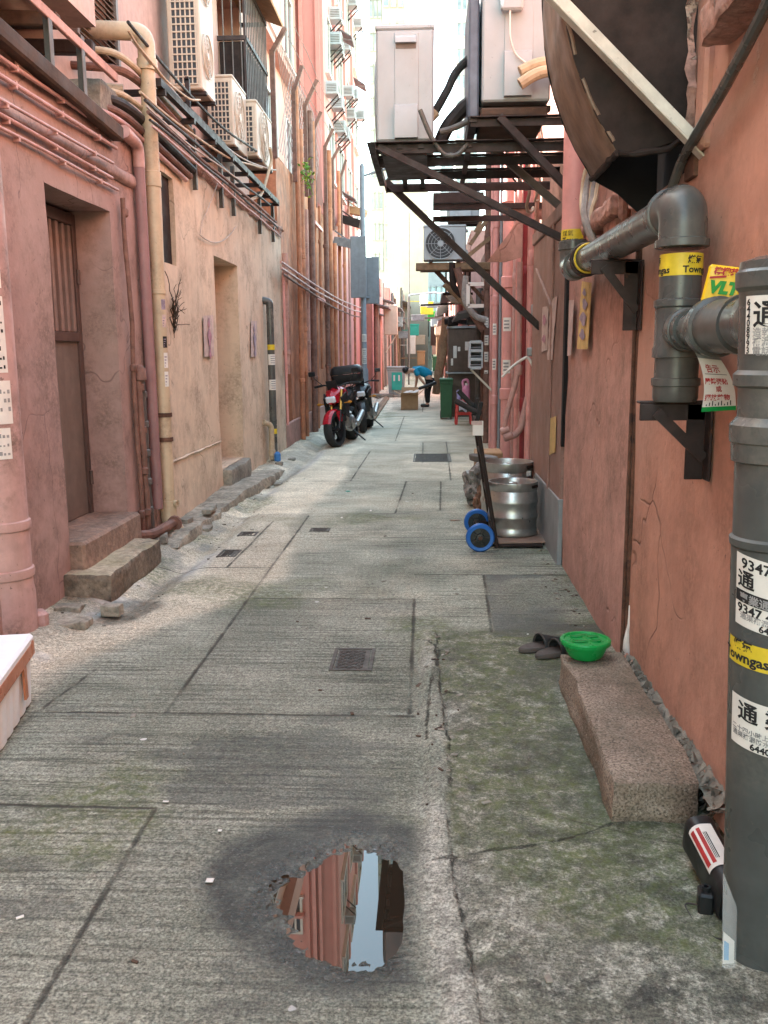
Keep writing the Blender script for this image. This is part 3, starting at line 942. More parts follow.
    c = g.mix(g.math('MULTIPLY', A['white'], 0.8), c, g.ramp(g.noise(20, 5), [(0.35, (0.36, 0.33, 0.29)), (0.6, (0.62, 0.60, 0.56))]))
    # droppings / paint specks
    dp = g.ramp(g.noise(11, 2, 0.4, g.shift((2, 2, 2))), [(0.765, 0.0), (0.775, 1.0)])
    c = g.mix(g.math('MULTIPLY', dp, 0.8), c, (0.66, 0.65, 0.62))
    # wet darkening
    wn_ = g.math('MULTIPLY', A['wet'], g.ramp(g.noise(8, 6, 0.7), [(0.30, 0.55), (0.55, 1.0)]))
    wc = g.mix(1.0, c, (0.15, 0.148, 0.145), 'MULTIPLY')
    c = g.mix(wn_, c, wc)
    sp_ = g.ramp(g.noise(85, 3, 0.7, g.shift((5, 9, 3))), [(0.58, 0.0), (0.66, 1.0)])
    c = g.mix(g.math('MULTIPLY', g.math('MULTIPLY', sp_, wn_), 0.4), c, (0.26, 0.255, 0.24))
    # joints
    jw = g.math('ADD', A['joint'], g.math('MULTIPLY', g.math('SUBTRACT', g.noise(9, 6, 0.7), 0.5), 0.022))
    jm = g.math('MULTIPLY', g.ramp(jw, [(0.003, 1.0), (0.012, 0.0)]), g.ramp(g.noise(2.2, 3), [(0.36, 0.35), (0.50, 1.0)]))
    c = g.mix(g.math('MULTIPLY', jm, 0.93), c, (0.022, 0.020, 0.016))
    je = g.ramp(A['joint'], [(0.0, 1.0), (0.06, 0.0)])
    c = g.mix(g.math('MULTIPLY', g.math('MULTIPLY', je, g.ramp(g.noise(5, 4), [(0.4, 0.0), (0.6, 1.0)])), 0.3), c, (0.07, 0.065, 0.045))
    # cracks of the old patch
    cr = g.voro(1.15, g.mix(0.12, g.pos, g.t.nodes.new('ShaderNodeTexNoise').outputs[1]), 'DISTANCE_TO_EDGE')
    cw = g.math('ADD', A['crack'], g.math('MULTIPLY', g.math('SUBTRACT', g.noise(14, 6, 0.75, g.shift((2, 5, 1))), 0.5), 0.05))
    cw = g.math('ABSOLUTE', cw)
    ckm = g.math('MULTIPLY', g.ramp(cw, [(0.001, 1.0), (0.0055, 0.0)]), g.ramp(g.noise(3.0, 4, 0.6, g.shift((7, 7, 7))), [(0.36, 0.1), (0.50, 1.0)]))
    c = g.mix(g.math('MULTIPLY', ckm, 0.9), c, (0.018, 0.017, 0.013))
    crm = g.math('MULTIPLY', g.math('MULTIPLY', g.ramp(cr, [(0.0, 1.0), (0.006, 0.0)]), A['strip']), g.ramp(g.noise(1.6, 3, 0.5, g.shift((4, 4, 4))), [(0.48, 0.0), (0.56, 1.0)]))
    c = g.mix(g.math('MULTIPLY', crm, 0.8), c, (0.03, 0.028, 0.022))
    rr = g.ramp(wn_, [(0.0, 0.82), (0.6, 0.5), (1.0, 0.34)])
    rim = g.math('MULTIPLY', g.ramp(A['pud'], [(0.0, 1.0), (0.16, 0.0)]), g.ramp(g.noise(60, 5, 0.7), [(0.35, 0.2), (0.6, 1.0)]))
    rr = g.math('SUBTRACT', rr, g.math('MULTIPLY', rim, 0.26))
    h = g.math('MULTIPLY', lines, g.math('MULTIPLY', lmask, 0.9))
    h = g.math('ADD', h, g.math('MULTIPLY', g.noise(110, 4, 0.7), 0.55))
    h = g.math('ADD', h, g.math('MULTIPLY', g.noise(30, 5, 0.7), 0.7))
    h = g.math('SUBTRACT', h, g.math('MULTIPLY', jm, 1.6))
    h = g.math('SUBTRACT', h, g.math('MULTIPLY', crm, 1.0))
    h = g.math('SUBTRACT', h, g.math('MULTIPLY', ckm, 1.8))
    h = g.math('ADD', h, g.math('MULTIPLY', g.math('MULTIPLY', A['rough'], g.noise(16, 7, 0.75)), 1.6))
    g.set(col=c, rough=rr, spec=0.4, normal=g.bump(h, 0.75, 0.007))
    me.materials.append(g.m)
    ob = bpy.data.objects.new('ground', me)
    COL.objects.link(ob)
    tag(ob, 'grey mossy concrete floor of the alley with slab joints', kind='structure')


build_ground()


def gz(x, y):
    return float(ground_z(np.array([[float(x)]]), np.array([[float(y)]]))[0, 0])


def puddle():
    g = G('muddy_water')
    g.set(col=(0.022, 0.016, 0.011), rough=0.0, ior=1.6, spec=0.5)
    mb = MB()
    xs = [p[0] for p in PUD]
    ys = [p[1] for p in PUD]
    cx, cy = sum(xs) / len(xs), sum(ys) / len(ys)
    pts = []
    for x, y in PUD:
        d = Vector((x - cx, y - cy, 0))
        k = d.normalized() * .09
        pts.append((min(x + k.x, .0), y + k.y, -0.0088))
    mb.add(pts, [tuple(range(len(pts)))])
    o = mb.build('puddle', g.m, smooth=0)
    tag(o, 'puddle of still water mirroring the buildings and sky', kind='structure')


puddle()
# ------------------------------------------------------------------ left side of the alley
Z = Vector((0, 0, 1))


def paper(mb, corners, n=4, off=0.003, curl=0.0, nrm=(1, 0, 0), seed=0):
    """thin sheet stuck on a wall; corners bl, br, tr, tl"""
    bl, br, tr, tl = [Vector(c) for c in corners]
    nrm = Vector(nrm)

    def fn(s, t):
        p = (bl.lerp(br, s)).lerp(tl.lerp(tr, s), t)
        w = mnoise.noise(Vector((s * 4 + seed, t * 5, seed))) * curl
        return p + nrm * (off + abs(w))
    return mb.grid(fn, n, n * 2)


# pink wall with the door recess
D1 = (5.40, 6.50, 0.34, 2.50)
pw = MB()
wall_mesh(pw, XL, 1, 3.0, 7.18, -0.05, 3.06, [D1], step=.13, rev=.34, wob=.008, thick=.45)
pink_wall = pw.build('plastered_wall', PINK, smooth=40)
tag(pink_wall, 'pink plastered wall with a deep door recess, behind the stone step', 'wall')
pw = MB()
wall_mesh(pw, XL - .005, 1, -3.0, 2.99, -0.05, 3.06, [], step=.3, thick=.45)
tag(pw.build('plastered_wall', PINK, smooth=40), 'plain pink plastered wall beside the polystyrene box', 'wall')
# coarse ledge along the top of the pink wall, over the conduits
mb = MB()
mb.grid(lambda s, t: Vector((XL + .004 + .030 * math.sin(t * math.pi) ** .35, 2.9 + 4.15 * s, 2.74 + .10 * t)) + mnoise.noise_vector(Vector((0, s * 22, t * 2))) * .008, 60, 6)
mb.build('moulding', PINK, pink_wall, smooth=40)

# door in the recess
dx = XL - .27
door = thing('metal_door', (dx, 5.95, .34), 'brown sheet metal door with a barred upper panel in the pink recess', 'door')
mb = MB()
mb.box(dx - .05, dx, 5.43, 6.48, .36, 1.62, .004)
mb.build('panel', DOORB, door)
mb = MB()
mb.box(dx - .04, dx + .02, 5.41, 5.47, .345, 2.48, .004)
mb.box(dx - .04, dx + .02, 6.43, 6.49, .345, 2.48, .004)
mb.box(dx - .04, dx + .022, 5.47, 6.43, 2.40, 2.478, .004)
mb.box(dx - .04, dx + .022, 5.47, 6.43, 1.60, 1.665, .004)
mb.build('frame', DOORF, door)
for k in range(9):
    y = 5.52 + k * .106
    mb = MB()
    mb.box(dx - .03, dx + .012, y, y + .045, 1.667, 2.398, .004)
    mb.build('bar', BARS, door)
mb = MB()
mb.box(dx - .075, dx - .06, 5.45, 6.45, 1.62, 2.42)
mb.build('backing_sheet', BLACKM, door)
mb = MB()
for z in (.62, 2.05):
    mb.cyl((dx + .03, 6.455, z - .05), (dx + .03, 6.455, z + .05), .014, 8)
mb.build('hinge', DOORF, door)
# sill of the recess
mb = MB()
mb.obox((XL - .10, 5.95, .17), (1, 0, 0), (0, 1, 0), (0, 0, 1), .20, .56, .185, .02)
s = mb.build('door_sill', SILL, smooth=30, wob=.010, wsc=6)
tag(s, 'rough brown stone sill filling the bottom of the pink door recess', 'sill')

# stone step in front of it
def rough_block(name, x0, x1, y0, y1, z0, z1, mat, wob=.012, n=(8, 18, 6), rnd=.02, seed=0, skew=None, side=None):
    """hewn block: subdivided box with rounded, chipped edges"""
    bm = bmesh.new()
    bmesh.ops.create_cube(bm, size=2.0)
    bmesh.ops.subdivide_edges(bm, edges=bm.edges, cuts=9, use_grid_fill=True)
    hx, hy, hz = (x1 - x0) / 2, (y1 - y0) / 2, (z1 - z0) / 2
    mb = MB()
    vs_ = []
    for v in bm.verts:
        p = Vector((v.co.x * hx, v.co.y * hy, v.co.z * hz))
        q = Vector((max(-hx + rnd, min(hx - rnd, p.x)), max(-hy + rnd, min(hy - rnd, p.y)), max(-hz + rnd, min(hz - rnd, p.z))))
        d = p - q
        if d.length > 1e-6:
            p = q + d.normalized() * min(d.length, rnd)
        w = mnoise.noise_vector(p * 5 + Vector((seed, 0, 0))) * wob + mnoise.noise_vector(p * 19 + Vector((seed, 3, 0))) * wob * .45
        if v.co.z < -.95:
            w.z = 0
        p = p + w
        if skew:
            p = skew(p)
        vs_.append(p + Vector(((x0 + x1) / 2, (y0 + y1) / 2, (z0 + z1) / 2)))
    bm.verts.index_update()
    bz = [v.co.z for v in bm.verts]
    fs = [tuple(v.index for v in f.verts) for f in bm.faces]
    bm.free()
    mb.add(vs_, fs)
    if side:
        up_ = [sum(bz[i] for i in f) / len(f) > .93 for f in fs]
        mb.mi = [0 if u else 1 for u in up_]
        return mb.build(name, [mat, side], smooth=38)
    return mb.build(name, mat, smooth=38)


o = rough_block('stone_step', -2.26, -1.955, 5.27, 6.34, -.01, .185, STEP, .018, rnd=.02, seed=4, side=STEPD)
tag(o, 'chipped brown stone step on the ground below the pink door recess', 'step')

# conduits along the pink wall
for (a, b, x, r, lab) in (((0, 57), (117, 137), XL + .03, .012, 'upper pink conduit of the pair under the brown timber edge'),
                          ((0, 76), (116, 148), XL + .03, .014, 'second pink conduit below the timber, ending in a dark socket'),
                          ((0, 101), (113, 163), XL + .075, .010, 'pale pink conduit lying on the wall moulding'),
                          ((0, 116), (112, 178), XL + .026, .012, 'clipped pink conduit just under the wall moulding'),
                          ((0, 129), (118, 190), XL + .026, .010, 'lowest pink conduit, just above the barred door')):
    p, q = onx(*a, x), onx(*b, x)
    d = (p - q).normalized()
    p = q + d * 4.2
    t = thing('conduit', q, lab, 'conduit', 'conduits along the pink wall')
    mb = MB()
    mb.tube(sag(p, q, .0, 20, .012, p.z), r, 10)
    mb.build('tube', CONDUIT, t)
    for k in range(4):
        c = q + d * (.35 + k * .62)
        mb = MB()
        mb.box(XL - .01, c.x + r + .003, c.y - .010, c.y + .010, c.z - r - .010, c.z + r + .003, .002)
        mb.build('clip', CONDUIT, t)

# timber edge and open framing above the pink wall
mb = MB()
p, q = onx(-60, -18, XL + .05), onx(118, 134, XL + .05)
mb.bar(q + (p - q).normalized() * 4.4, q, .09, .10, b=.012)
o = mb.build('timber_beam', TIMBER, smooth=30, wob=.012, wsc=5)
tag(o, 'dark rotten timber beam along the top edge of the pink wall', 'beam')
for (a, b, lab) in (((44, 14), (55, 68), 'grey steel post standing on the timber beam, nearer one'), ((80, 42), (88, 104), 'grey steel post standing on the timber beam, beside the concrete block')):
    p, q = onx(*a, XL + .03), onx(*b, XL + .03)
    p.y = q.y
    mb = MB()
    mb.angle(q, p + Vector((0, 0, .05)), .055, .008, up=(0, 1, 0))
    tag(mb.build('steel_post', GSTEEL), lab, 'post', 'steel posts over the pink wall')
mb = MB()
mb.bar(onx(34, 0, XL + .02) + Vector((0, -1.2, .02)), onx(116, 78, XL + .02), .03, .06, b=.004)
tag(mb.build('steel_rail', PINKM), 'dull pink steel rail slanting above the timber beam', 'rail')
# upper box of the near left building
mb = MB()
mb.box(-4.2, XL - .04, -3, 6.55, 3.72, 7.2, .0)
o = mb.build('upper_storey', UPPER)
tag(o, 'pink tiled upper storey jutting over the pink wall at the frame edge', 'building')
mb = MB()
mb.box(-4.15, XL - .5, -3, 7.1, 2.98, 3.06)
tag(mb.build('flat_roof', TIMBER), 'dark flat roof slab behind the timber beam', 'roof')
o = rough_block('concrete_block', XL - .30, XL - .06, 6.62, 7.02, 3.1, 3.42, CONC, .012, rnd=.02, seed=9)
tag(o, 'weathered concrete block left of the beige downpipe top', 'block')
o = rough_block('concrete_pier', XL - .45, XL - .10, 6.35, 7.1, 2.98, 3.15, CONC, .012, rnd=.02, seed=12)
tag(o, 'low concrete pier under the concrete block', 'pier')
# back wall seen through the framing
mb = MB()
mb.box(-3.6, -3.4, 3, 12, 3.0, 6.5)  # wall coloured darker brown to imitate the shade of the recess
tag(mb.build('back_wall', FARW[2]), 'pink wall coloured brown to imitate shade behind the pipes over the flat roof', 'wall')
# bundle of pipes crossing above the pink wall to the beige downpipe
beige_x = XL + .075
for k, (z, r, m, y0, lab) in enumerate(((3.50, .045, PVCB, 7.30, 'fat beige waste pipe running back from the downpipe elbow'), (3.60, .030, RUSTP, 7.05, 'rusty brown pipe crossing above the flat roof'), (3.42, .022, TAN, 6.95, 'thin tan pipe crossing above the flat roof'),
                                     (3.34, .035, CABLE, 6.85, 'black lagged pipe crossing above the flat roof'), (3.26, .028, RUSTP, 6.75, 'lowest brown pipe crossing above the flat roof'), (3.68, .025, TAN, 6.9, 'highest thin tan pipe crossing above the flat roof'),
                                     (3.20, .020, CONDUIT, 6.6, 'thin pink pipe low over the flat roof'))):
    mb = MB()
    if k == 0:
        pts = [(-3.4, 7.0, z + .05), (XL - .1, 7.25, z)]
    else:
        pts = [(-3.4, y0 - .5 + .2 * (k % 3), z + .02), (XL - .05, y0, z), (XL + .02, y0 + .25, z - .03), (XL + .03, y0 + 1.9, z - .13)]
    mb.tube(bend(pts, .12), r, 10)
    tag(mb.build('overhead_pipe', m), lab, 'pipe', 'pipes crossing over the flat roof')

for k, (z, y, m, lab) in enumerate(((3.62, 5.2, DSTEEL, 'dark joist under the pink upper storey, nearest to the frame edge'), (3.60, 5.9, TIMBER, 'rotten timber joist under the pink upper storey, second from the frame edge'), (3.62, 6.5, DSTEEL, 'dark joist under the pink upper storey, beside the concrete block'))):
    mb = MB()
    mb.bar((-3.4, y, z), (XL - .08, y + .1, z - .02), .08, .09, b=.008)
    tag(mb.build('joist', m, wob=.008, wsc=5), lab, 'joist')
for k, (x, z, m, lab) in enumerate(((-2.62, 3.42, CABLE, 'black cable run under the joists of the pink upper storey'), (-2.75, 3.30, RUSTP, 'rusty pipe run under the joists of the pink upper storey'), (-2.5, 3.22, DSTEEL, 'dark rail lowest under the joists of the pink upper storey'))):
    mb = MB()
    mb.tube(sag((x, 3.2, z), (x, 7.0, z + .02), .05, 14, .05, k + 5), .03, 8)
    tag(mb.build('overhead_pipe', m), lab, 'pipe', 'pipes crossing over the flat roof')
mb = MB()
mb.box(-2.95, -2.9, 3.0, 7.2, 3.07, 3.70)  # dark infill added so the recess reads as shaded
tag(mb.build('recess_shade_sheet', TIMBER, wob=.01), 'dark sheet added to imitate shade in the gap over the flat roof', 'boarding')

# beige downpipe
bt, bb = onx(147, 62, beige_x), onx(166, 512, beige_x)
t = thing('downpipe', bb, 'tall beige plastic downpipe with small stickers between the pink and cream walls', 'pipe')
by = bt.y
lean = (bb.y - bt.y)
top = Vector((beige_x, by, 3.84))
bot = Vector((beige_x, by - .03, .26))
mb = MB()
mb.tube([bot, bot.lerp(top, .5), top], .058, 20)
mb.build('pipe', PVCB, t)
mb = MB()
mb.tube(bend([top - Vector((0, 0, .12)), top + Vector((0, 0, .10)), top + Vector((-.5, -.06, .11))], .12, 10), .067, 20)
mb.lathe([(.078, -.04), (.078, .04)], top - Vector((0, 0, .14)), n=20)
mb.build('elbow', PVCB, t)
for z in (2.86, 1.02, .82, 2.0):
    p = bot.lerp(top, (z - .26) / 3.58)
    mb = MB()
    mb.lathe([(.058, -.018), (.066, -.016), (.066, .016), (.058, .018)] if z != 2.86 else [(.058, -.06), (.066, -.055), (.066, .055), (.058, .06)], p, n=20)
    mb.build('collar', PVCB if z in (2.86, 2.0) else RUST, t)
mb = MB()
mb.tube(bend([bot + Vector((0, 0, .05)), bot - Vector((0, 0, .09)), bot + Vector((.10, -.05, -.26))], .08, 8), .07, 20)
mb.build('shoe', PVCB, t)
mb = MB()
mb.lathe([(.028, 0), (.030, .03), (.018, .03), (.016, .0)], bot + Vector((.058, -.02, .03)), (1, -.3, 0), n=14)
mb.build('stub', PVCB, t)


def wrap(c, R, th0, z0, off=0.0):
    return lambda x, y: Vector((c[0] + (R + off) * math.cos(th0 + x / R), c[1] + (R + off) * math.sin(th0 + x / R), z0 + y))


def band(mb, c, R, th0, th1, z0, z1, off=.0015, n=14, slope=0.0):
    """curved sticker on a pipe"""
    def fn(s, q):
        th = th0 + (th1 - th0) * s
        return Vector((c[0] + (R + off) * math.cos(th), c[1] + (R + off) * math.sin(th), z0 + (z1 - z0) * q + slope * (s - .5)))
    return mb.grid(fn, n, 2)


for (z, h, m) in ((1.86, .08, LILAC), (1.72, .10, PINKPAP), (1.56, .09, INK), (1.40, .12, WHITEP), (1.25, .12, WHITEP)):
    c = bot.lerp(top, (z - .26) / 3.58)
    mb = MB()
    band(mb, c, .058, -.95 + .1 * (z % .3), -.25, z, z + h)
    mb.k = 1
    for q in range(4):
        band(mb, c, .058, -.85, -.75 + .09 * q, z + .01 + q * h / 5, z + .01 + q * h / 5 + h * .08, .0028, 4)
    mb.build('sticker', [m, LILAC], t)

# mauve downpipe left of it
t = thing('downpipe', (XL + .05, 6.95, 0), 'mauve painted downpipe with a pale elbow at its top, left of the beige one', 'pipe')
mb = MB()
mt, mbm = onx(133, 135, XL + .05), onx(152, 505, XL + .05)
mb.tube([(XL + .05, 7.08, .28), (XL + .05, 7.06, 2.98)], .042, 16)
mb.build('pipe', MAUVE, t)
mb = MB()
mb.tube(bend([(XL + .05, 7.06, 2.90), (XL + .05, 7.06, 3.06), (XL + .05, 6.75, 3.09)], .08, 8), .045, 16)
mb.build('elbow', CONDUIT, t)
# pink strip behind the downpipes
mb = MB()
mb.box(XL - .1, XL + .012, 7.19, 7.34, -.05, 3.2, .004)
tag(mb.build('wall_strip', PINK), 'narrow pink pilaster between the mauve and beige downpipes', 'pilaster')
# rusty thin pipes
for k, (y, z1, m, r, lab) in enumerate(((6.70, 2.62, RUSTP, .018, 'thin rusty pipe beside the door, rising to the lowest conduit'), (6.80, 1.36, RUSTP, .028, 'short rusty pipe with a lumpy joint beside the mauve downpipe'), (6.90, 1.30, GSTEEL, .022, 'short grey pipe beside the mauve downpipe'))):
    mb = MB()
    pts = [(XL + .04, y + .02, .10), (XL + .035, y, z1 * .6), (XL + .04, y - .02, z1)]
    mb.tube(sag(pts[0], pts[2], 0, 14, .02, k), r, 10)
    for q in range(3 + k):
        zz = .3 + (z1 - .4) * q / (2 + k)
        mb.lathe([(r, -.03), (r * 1.5, -.02), (r * 1.5, .02), (r, .03)], (XL + .04, y, zz), n=10)
    if k == 1:
        mb.lathe([(.02, -.07), (.055, -.04), (.05, .04), (.02, .07)], (XL + .05, y, 1.36), n=10)
    tag(mb.build('thin_pipe', m, smooth=40, wob=.006, wsc=9), lab, 'pipe', 'thin pipes between the door and downpipes')
# junk at the foot of the downpipes
mb = MB()
for k in range(5):
    q = Vector((XL + .09 + .05 * random.random(), 6.75 + .12 * k, .05 + .05 * random.random()))
    mb.obox(q, (1, .4 * random.random(), .3), (-.3, 1, .1), (0, .1, 1), .05 + .03 * random.random(), .07, .035, .012)
o = mb.build('rubble', CONC, wob=.02, wsc=12)
tag(o, 'broken mortar rubble at the foot of the beige downpipe', 'rubble', kind='stuff')
mb = MB()
mb.tube(bend([(XL + .04, 6.55, .16), (XL + .10, 6.75, .13), (XL + .16, 7.1, .15)], .05), .04, 10)
mb.lathe([(.02, -.02), (.06, -.015), (.06, .015), (.02, .02)], (XL + .17, 7.12, .15), (0, 1, .1), n=12)
tag(mb.build('drain_pipe', RUSTP, wob=.006, wsc=9), 'dark corroded drain pipe lying at the foot of the downpipes', 'pipe')

# big pale pink column pipe at the frame edge, with flyers
c0 = Vector((-2.285, 4.60, 0))
t = thing('column_pipe', c0, 'fat pale pink painted pipe with torn white flyers, beside the polystyrene box', 'pipe')
mb = MB()
mb.lathe([(.150, -.02), (.150, .25), (.143, .30), (.143, 3.05)], c0, n=32)
mb.build('pipe', PIPEL, t)
for z in (.36, .62):
    mb = MB()
    mb.lathe([(.143, -.028), (.153, -.022), (.156, 0), (.153, .022), (.143, .028)], c0 + Vector((0, 0, z)), n=32)
    mb.build('band', PIPEL, t)
mb = MB()
mb.obox(c0 + Vector((.11, .10, .06)), (1, .6, 0), (-.6, 1, 0), (0, 0, 1), .06, .05, .06, .02)
mb.build('mortar', PIPEL, t, wob=.01, wsc=10)
for (z0, z1, a) in ((1.42, 1.80, -1.0), (1.16, 1.38, -.95), (.98, 1.14, -1.1), (1.84, 2.05, -1.0)):
    mb = MB()
    band(mb, c0, .143, a - .5, a + .62, z0, z1)
    mb.k = 1
    for r in range(int((z1 - z0) / .045)):
        for q in range(7):
            if random.random() < .8:
                th = a - .42 + q * .145
                band(mb, c0, .143, th, th + .06 + .05 * random.random(), z0 + .02 + r * .045, z0 + .028 + r * .045 + .014 * random.random(), .003, 2)
    mb.build('flyer', [WHITEP, INK if z0 == 1.42 else INKG], t)

# cream wall with the slit window and the second recess
D2 = (9.57, 10.75, .28, 2.52)
SL = (7.78, 8.16, 2.28, 3.02)
mb = MB()
wall_mesh(mb, XL, 1, 7.36, 14.0, -.05, 3.30, [D2, SL], step=.15, rev=.42, wob=.007, thick=.5)
cream = mb.build('plastered_wall', CREAM, smooth=40)
tag(cream, 'cream plastered wall with a slit window and a tall recess', 'wall')
mb = MB()
mb.box(XL - .30, XL - .28, 9.57, 10.75, .28, 2.52)
o = mb.build('recess_door', DOORC)
tag(o, 'plain cream door at the back of the tall recess', 'door')
mb = MB()
mb.box(XL - .06, XL - .04, 7.78, 8.16, 2.28, 3.02)  # black sheet just behind the wall face
tag(mb.build('window_sheet', BLACKM), 'black sheet set just inside the slit window beside the beige downpipe', 'window')
# string moulding line on the cream wall plinth
mb = MB()
mb.grid(lambda s, q: Vector((XL + .006 + .012 * math.sin(q * math.pi), 7.45 + 2.1 * s, .575 + .02 * q)) + mnoise.noise_vector(Vector((s * 18, q, 2))) * .01, 40, 4)
mb.build('moulding', CREAM, cream)
o = rough_block('stone_step', XL - .2, XL + .10, 9.6, 10.72, -.01, .27, CONC, .014, rnd=.025, seed=21)
tag(o, 'worn concrete step in the tall recess of the cream wall', 'step')
# raised kerb strip in front of the cream wall
mb = MB()


def kfn(s, q):
    y = 6.75 + 4.75 * s
    w = .34 + .05 * math.sin(y * 1.3) - .12 * max(0, (7.6 - y)) * .6 + .05 * mnoise.noise(Vector((y * 4, 2, 2)))
    prof = [(0, .055), (.75, .06), (.97, .052), (1.0, .01), (1.0, -.06)][q if isinstance(q, int) else min(4, int(round(q * 4)))]
    p = Vector((XL - .01 + w * prof[0], y, (prof[1] + .02 * math.sin(y * 2.1)) * min(1, 14 * s + .05, 14 * (1 - s) + .05) + .02))
    return p + mnoise.noise_vector(Vector((p.x * 5, y * 5, 1))) * .018 + mnoise.noise_vector(Vector((p.x * 19, y * 19, 1))) * .006


mb.grid(kfn, 110, 4)
tag(mb.build('kerb', KERB, smooth=25), 'broken raised concrete kerb along the cream wall', kind='structure')
for k in range(7):
    y = 6.7 + random.random() * 7
    x = XL + .12 + random.random() * .35
    zz = .11 if (y < 11.4 and x < XL + .3) else gz(x, y)
    o = rough_block('loose_stone', x - .05, x + .04, y - .07, y + .07, zz - .02, zz + .02 + .02 * random.random(), CONC, .014, rnd=.006, seed=30 + k)
    tag(o, 'small broken concrete lump lying along the cream wall', 'stone', 'broken lumps along the left gutter')
for k, (x, y, s) in enumerate(((-2.0, 4.78, .09), (-2.12, 5.02, .08), (-1.86, 5.02, .06))):
    o = rough_block('loose_stone', x - s, x + s, y - s * .8, y + s * .8, .0, .045 + .01 * k, KERB, .012, rnd=.008, seed=50 + k)
    tag(o, 'flat broken paving piece at the foot of the fat pink pipe', 'stone', 'broken paving by the fat pink pipe')

# posters on the cream wall
for (a, lab, m2) in ((((203, 357), (213, 356), (212, 315), (202, 316)), 'small faded pink poster left of the tall recess', MAGENTA), (((250, 357), (256, 356), (256, 321), (250, 321)), 'small faded lilac poster beside the grey upright pipe', LILAC)):
    mb = MB()
    cs = [onx(u, v, XL) for u, v in a]
    paper(mb, cs, 5, .012, .006)
    mb.k = 1
    cen = sum(cs, Vector()) / 4 + Vector((.020, 0, -.04))
    for dz, rr in ((.02, .09), (-.13, .06), (.17, .05)):
        mb.add([cen + Vector((.002, rr * .8 * math.cos(q * .48) * (1 + .35 * math.sin(q * 1.44 + dz * 20)), dz + rr * math.sin(q * .48) * (1 + .2 * math.cos(q * 1.9)))) for q in range(13)], [tuple(range(13))])
    tag(mb.build('poster', [PINKPAP, m2]), lab, 'poster', 'faded posters on the cream wall')
# dry weed growing out of the wall
base = onx(174, 338, XL)
mb = MB()
for k in range(26):
    a = random.uniform(-1.4, 1.4)
    l = random.uniform(.12, .34)
    p = base + Vector((0, 0, random.uniform(0, .25)))
    q = p + Vector((random.uniform(.02, .10), math.sin(a) * l * .8, math.cos(a) * l))
    mb.tube(sag(p, q, -.04, 5, .03, k), [.006, .005, .004, .003, .003, .002], 5)
mb.tube(sag(base + Vector((0.02, 0, .2)), base + Vector((.02, -.25, .55)), .02, 8, .05, 3), .004, 5)
tag(mb.build('dried_weed', DRYW), 'dead dark weed growing out of the cream wall below the slit window', 'weed')
# thin loop of cable on the cream wall
mb = MB()
mb.tube(sag(onx(222, 170, XL + .05), onx(202, 222, XL + .03), .02, 6) + sag(onx(200, 235, XL + .03), onx(236, 226, XL + .03), .12, 8), .006, 6)
tag(mb.build('loose_cable', CABLEW), 'thin pale cable hanging in a loop on the cream wall', 'cable')

# grey upright pipe on the cream wall
gb = Vector((XL + .09, 12.35, 0))
t = thing('upright_pipe', gb, 'thin dark grey upright pipe with yellow bands on the cream wall', 'pipe')
mb = MB()
mb.tube(bend([gb + Vector((0, 0, .05)), gb + Vector((0, 0, 2.20)), gb + Vector((-.1, -.02, 2.22))], .07), .05, 14)
mb.build('pipe', GREYP, t)
for z in (1.56, .42):
    mb = MB()
    band(mb, gb, .05, -2.6, .6, z, z + .07)
    mb.build('band', YELLOW, t)
for z in (1.36, 1.02):
    mb = MB()
    band(mb, gb, .05, -2.4, .4, z, z + .14)
    mb.k = 1
    for r in range(4):
        band(mb, gb, .05, -1.6, -.3, z + .02 + .03 * r, z + .032 + .03 * r, .003, 5)
    mb.build('sticker', [WHITEP, INKG], t)
mb = MB()
mb.tube(bend([gb + Vector((.0, -.16, .08)), gb + Vector((0, -.16, .55)), gb + Vector((-.08, -.3, .6))], .06), .038, 12)
mb.lathe([(.038, 0), (.048, .01), (.048, .09), (.038, .1)], gb + Vector((0, -.16, .12)), n=14)
tag(mb.build('elbow_pipe', TAN), 'short tan pipe with an elbow beside the grey upright pipe', 'pipe')
mb = MB()
mb.lathe([(.03, 0), (.045, .01), (.045, .10), (.02, .13)], gb + Vector((.08, -.2, .06)), n=14)
tag(mb.build('blue_plug', surf('blue_cap_plastic', (.05, .2, .5), .1, bump=0)), 'small blue pipe cap at the foot of the grey upright pipe', 'cap')

# ------------------------------------------------------------------ platform, air conditioners and cables over the cream wall
UX = XL - .38
mb = MB()
wall_mesh(mb, UX, 1, 6.6, 13.6, 3.2, 7.4, [(11.9, 13.3, 4.45, 6.2)], step=.5, rev=.5, wob=.004, thick=2.0)
up = mb.build('upper_wall', UPPER)
tag(up, 'pink upper wall behind the air conditioners over the cream wall', 'wall')
mb = MB()
mb.box(UX - .6, UX - .5, 11.9, 13.3, 4.45, 6.2)  # black colour stands in for the shade inside the balcony
tag(mb.build('balcony_wall', BLACKM), 'back of the caged balcony over the cream wall, coloured black as its shade', 'wall')
# louvred shutter on it
mb = MB()
for k in range(22):
    mb.obox((UX + .05, 7.35, 3.86 + k * .045), (1, 0, -.7), (0, 1, 0), (.7, 0, 1), .03, .42, .004)
mb.box(UX, UX + .09, 6.88, 6.93, 3.8, 4.9)
mb.box(UX, UX + .09, 7.77, 7.82, 3.8, 4.9)
tag(mb.build('louvre_panel', DOORB), 'brown louvre panel on the pink upper wall, left of the stacked air conditioners', 'louvre')
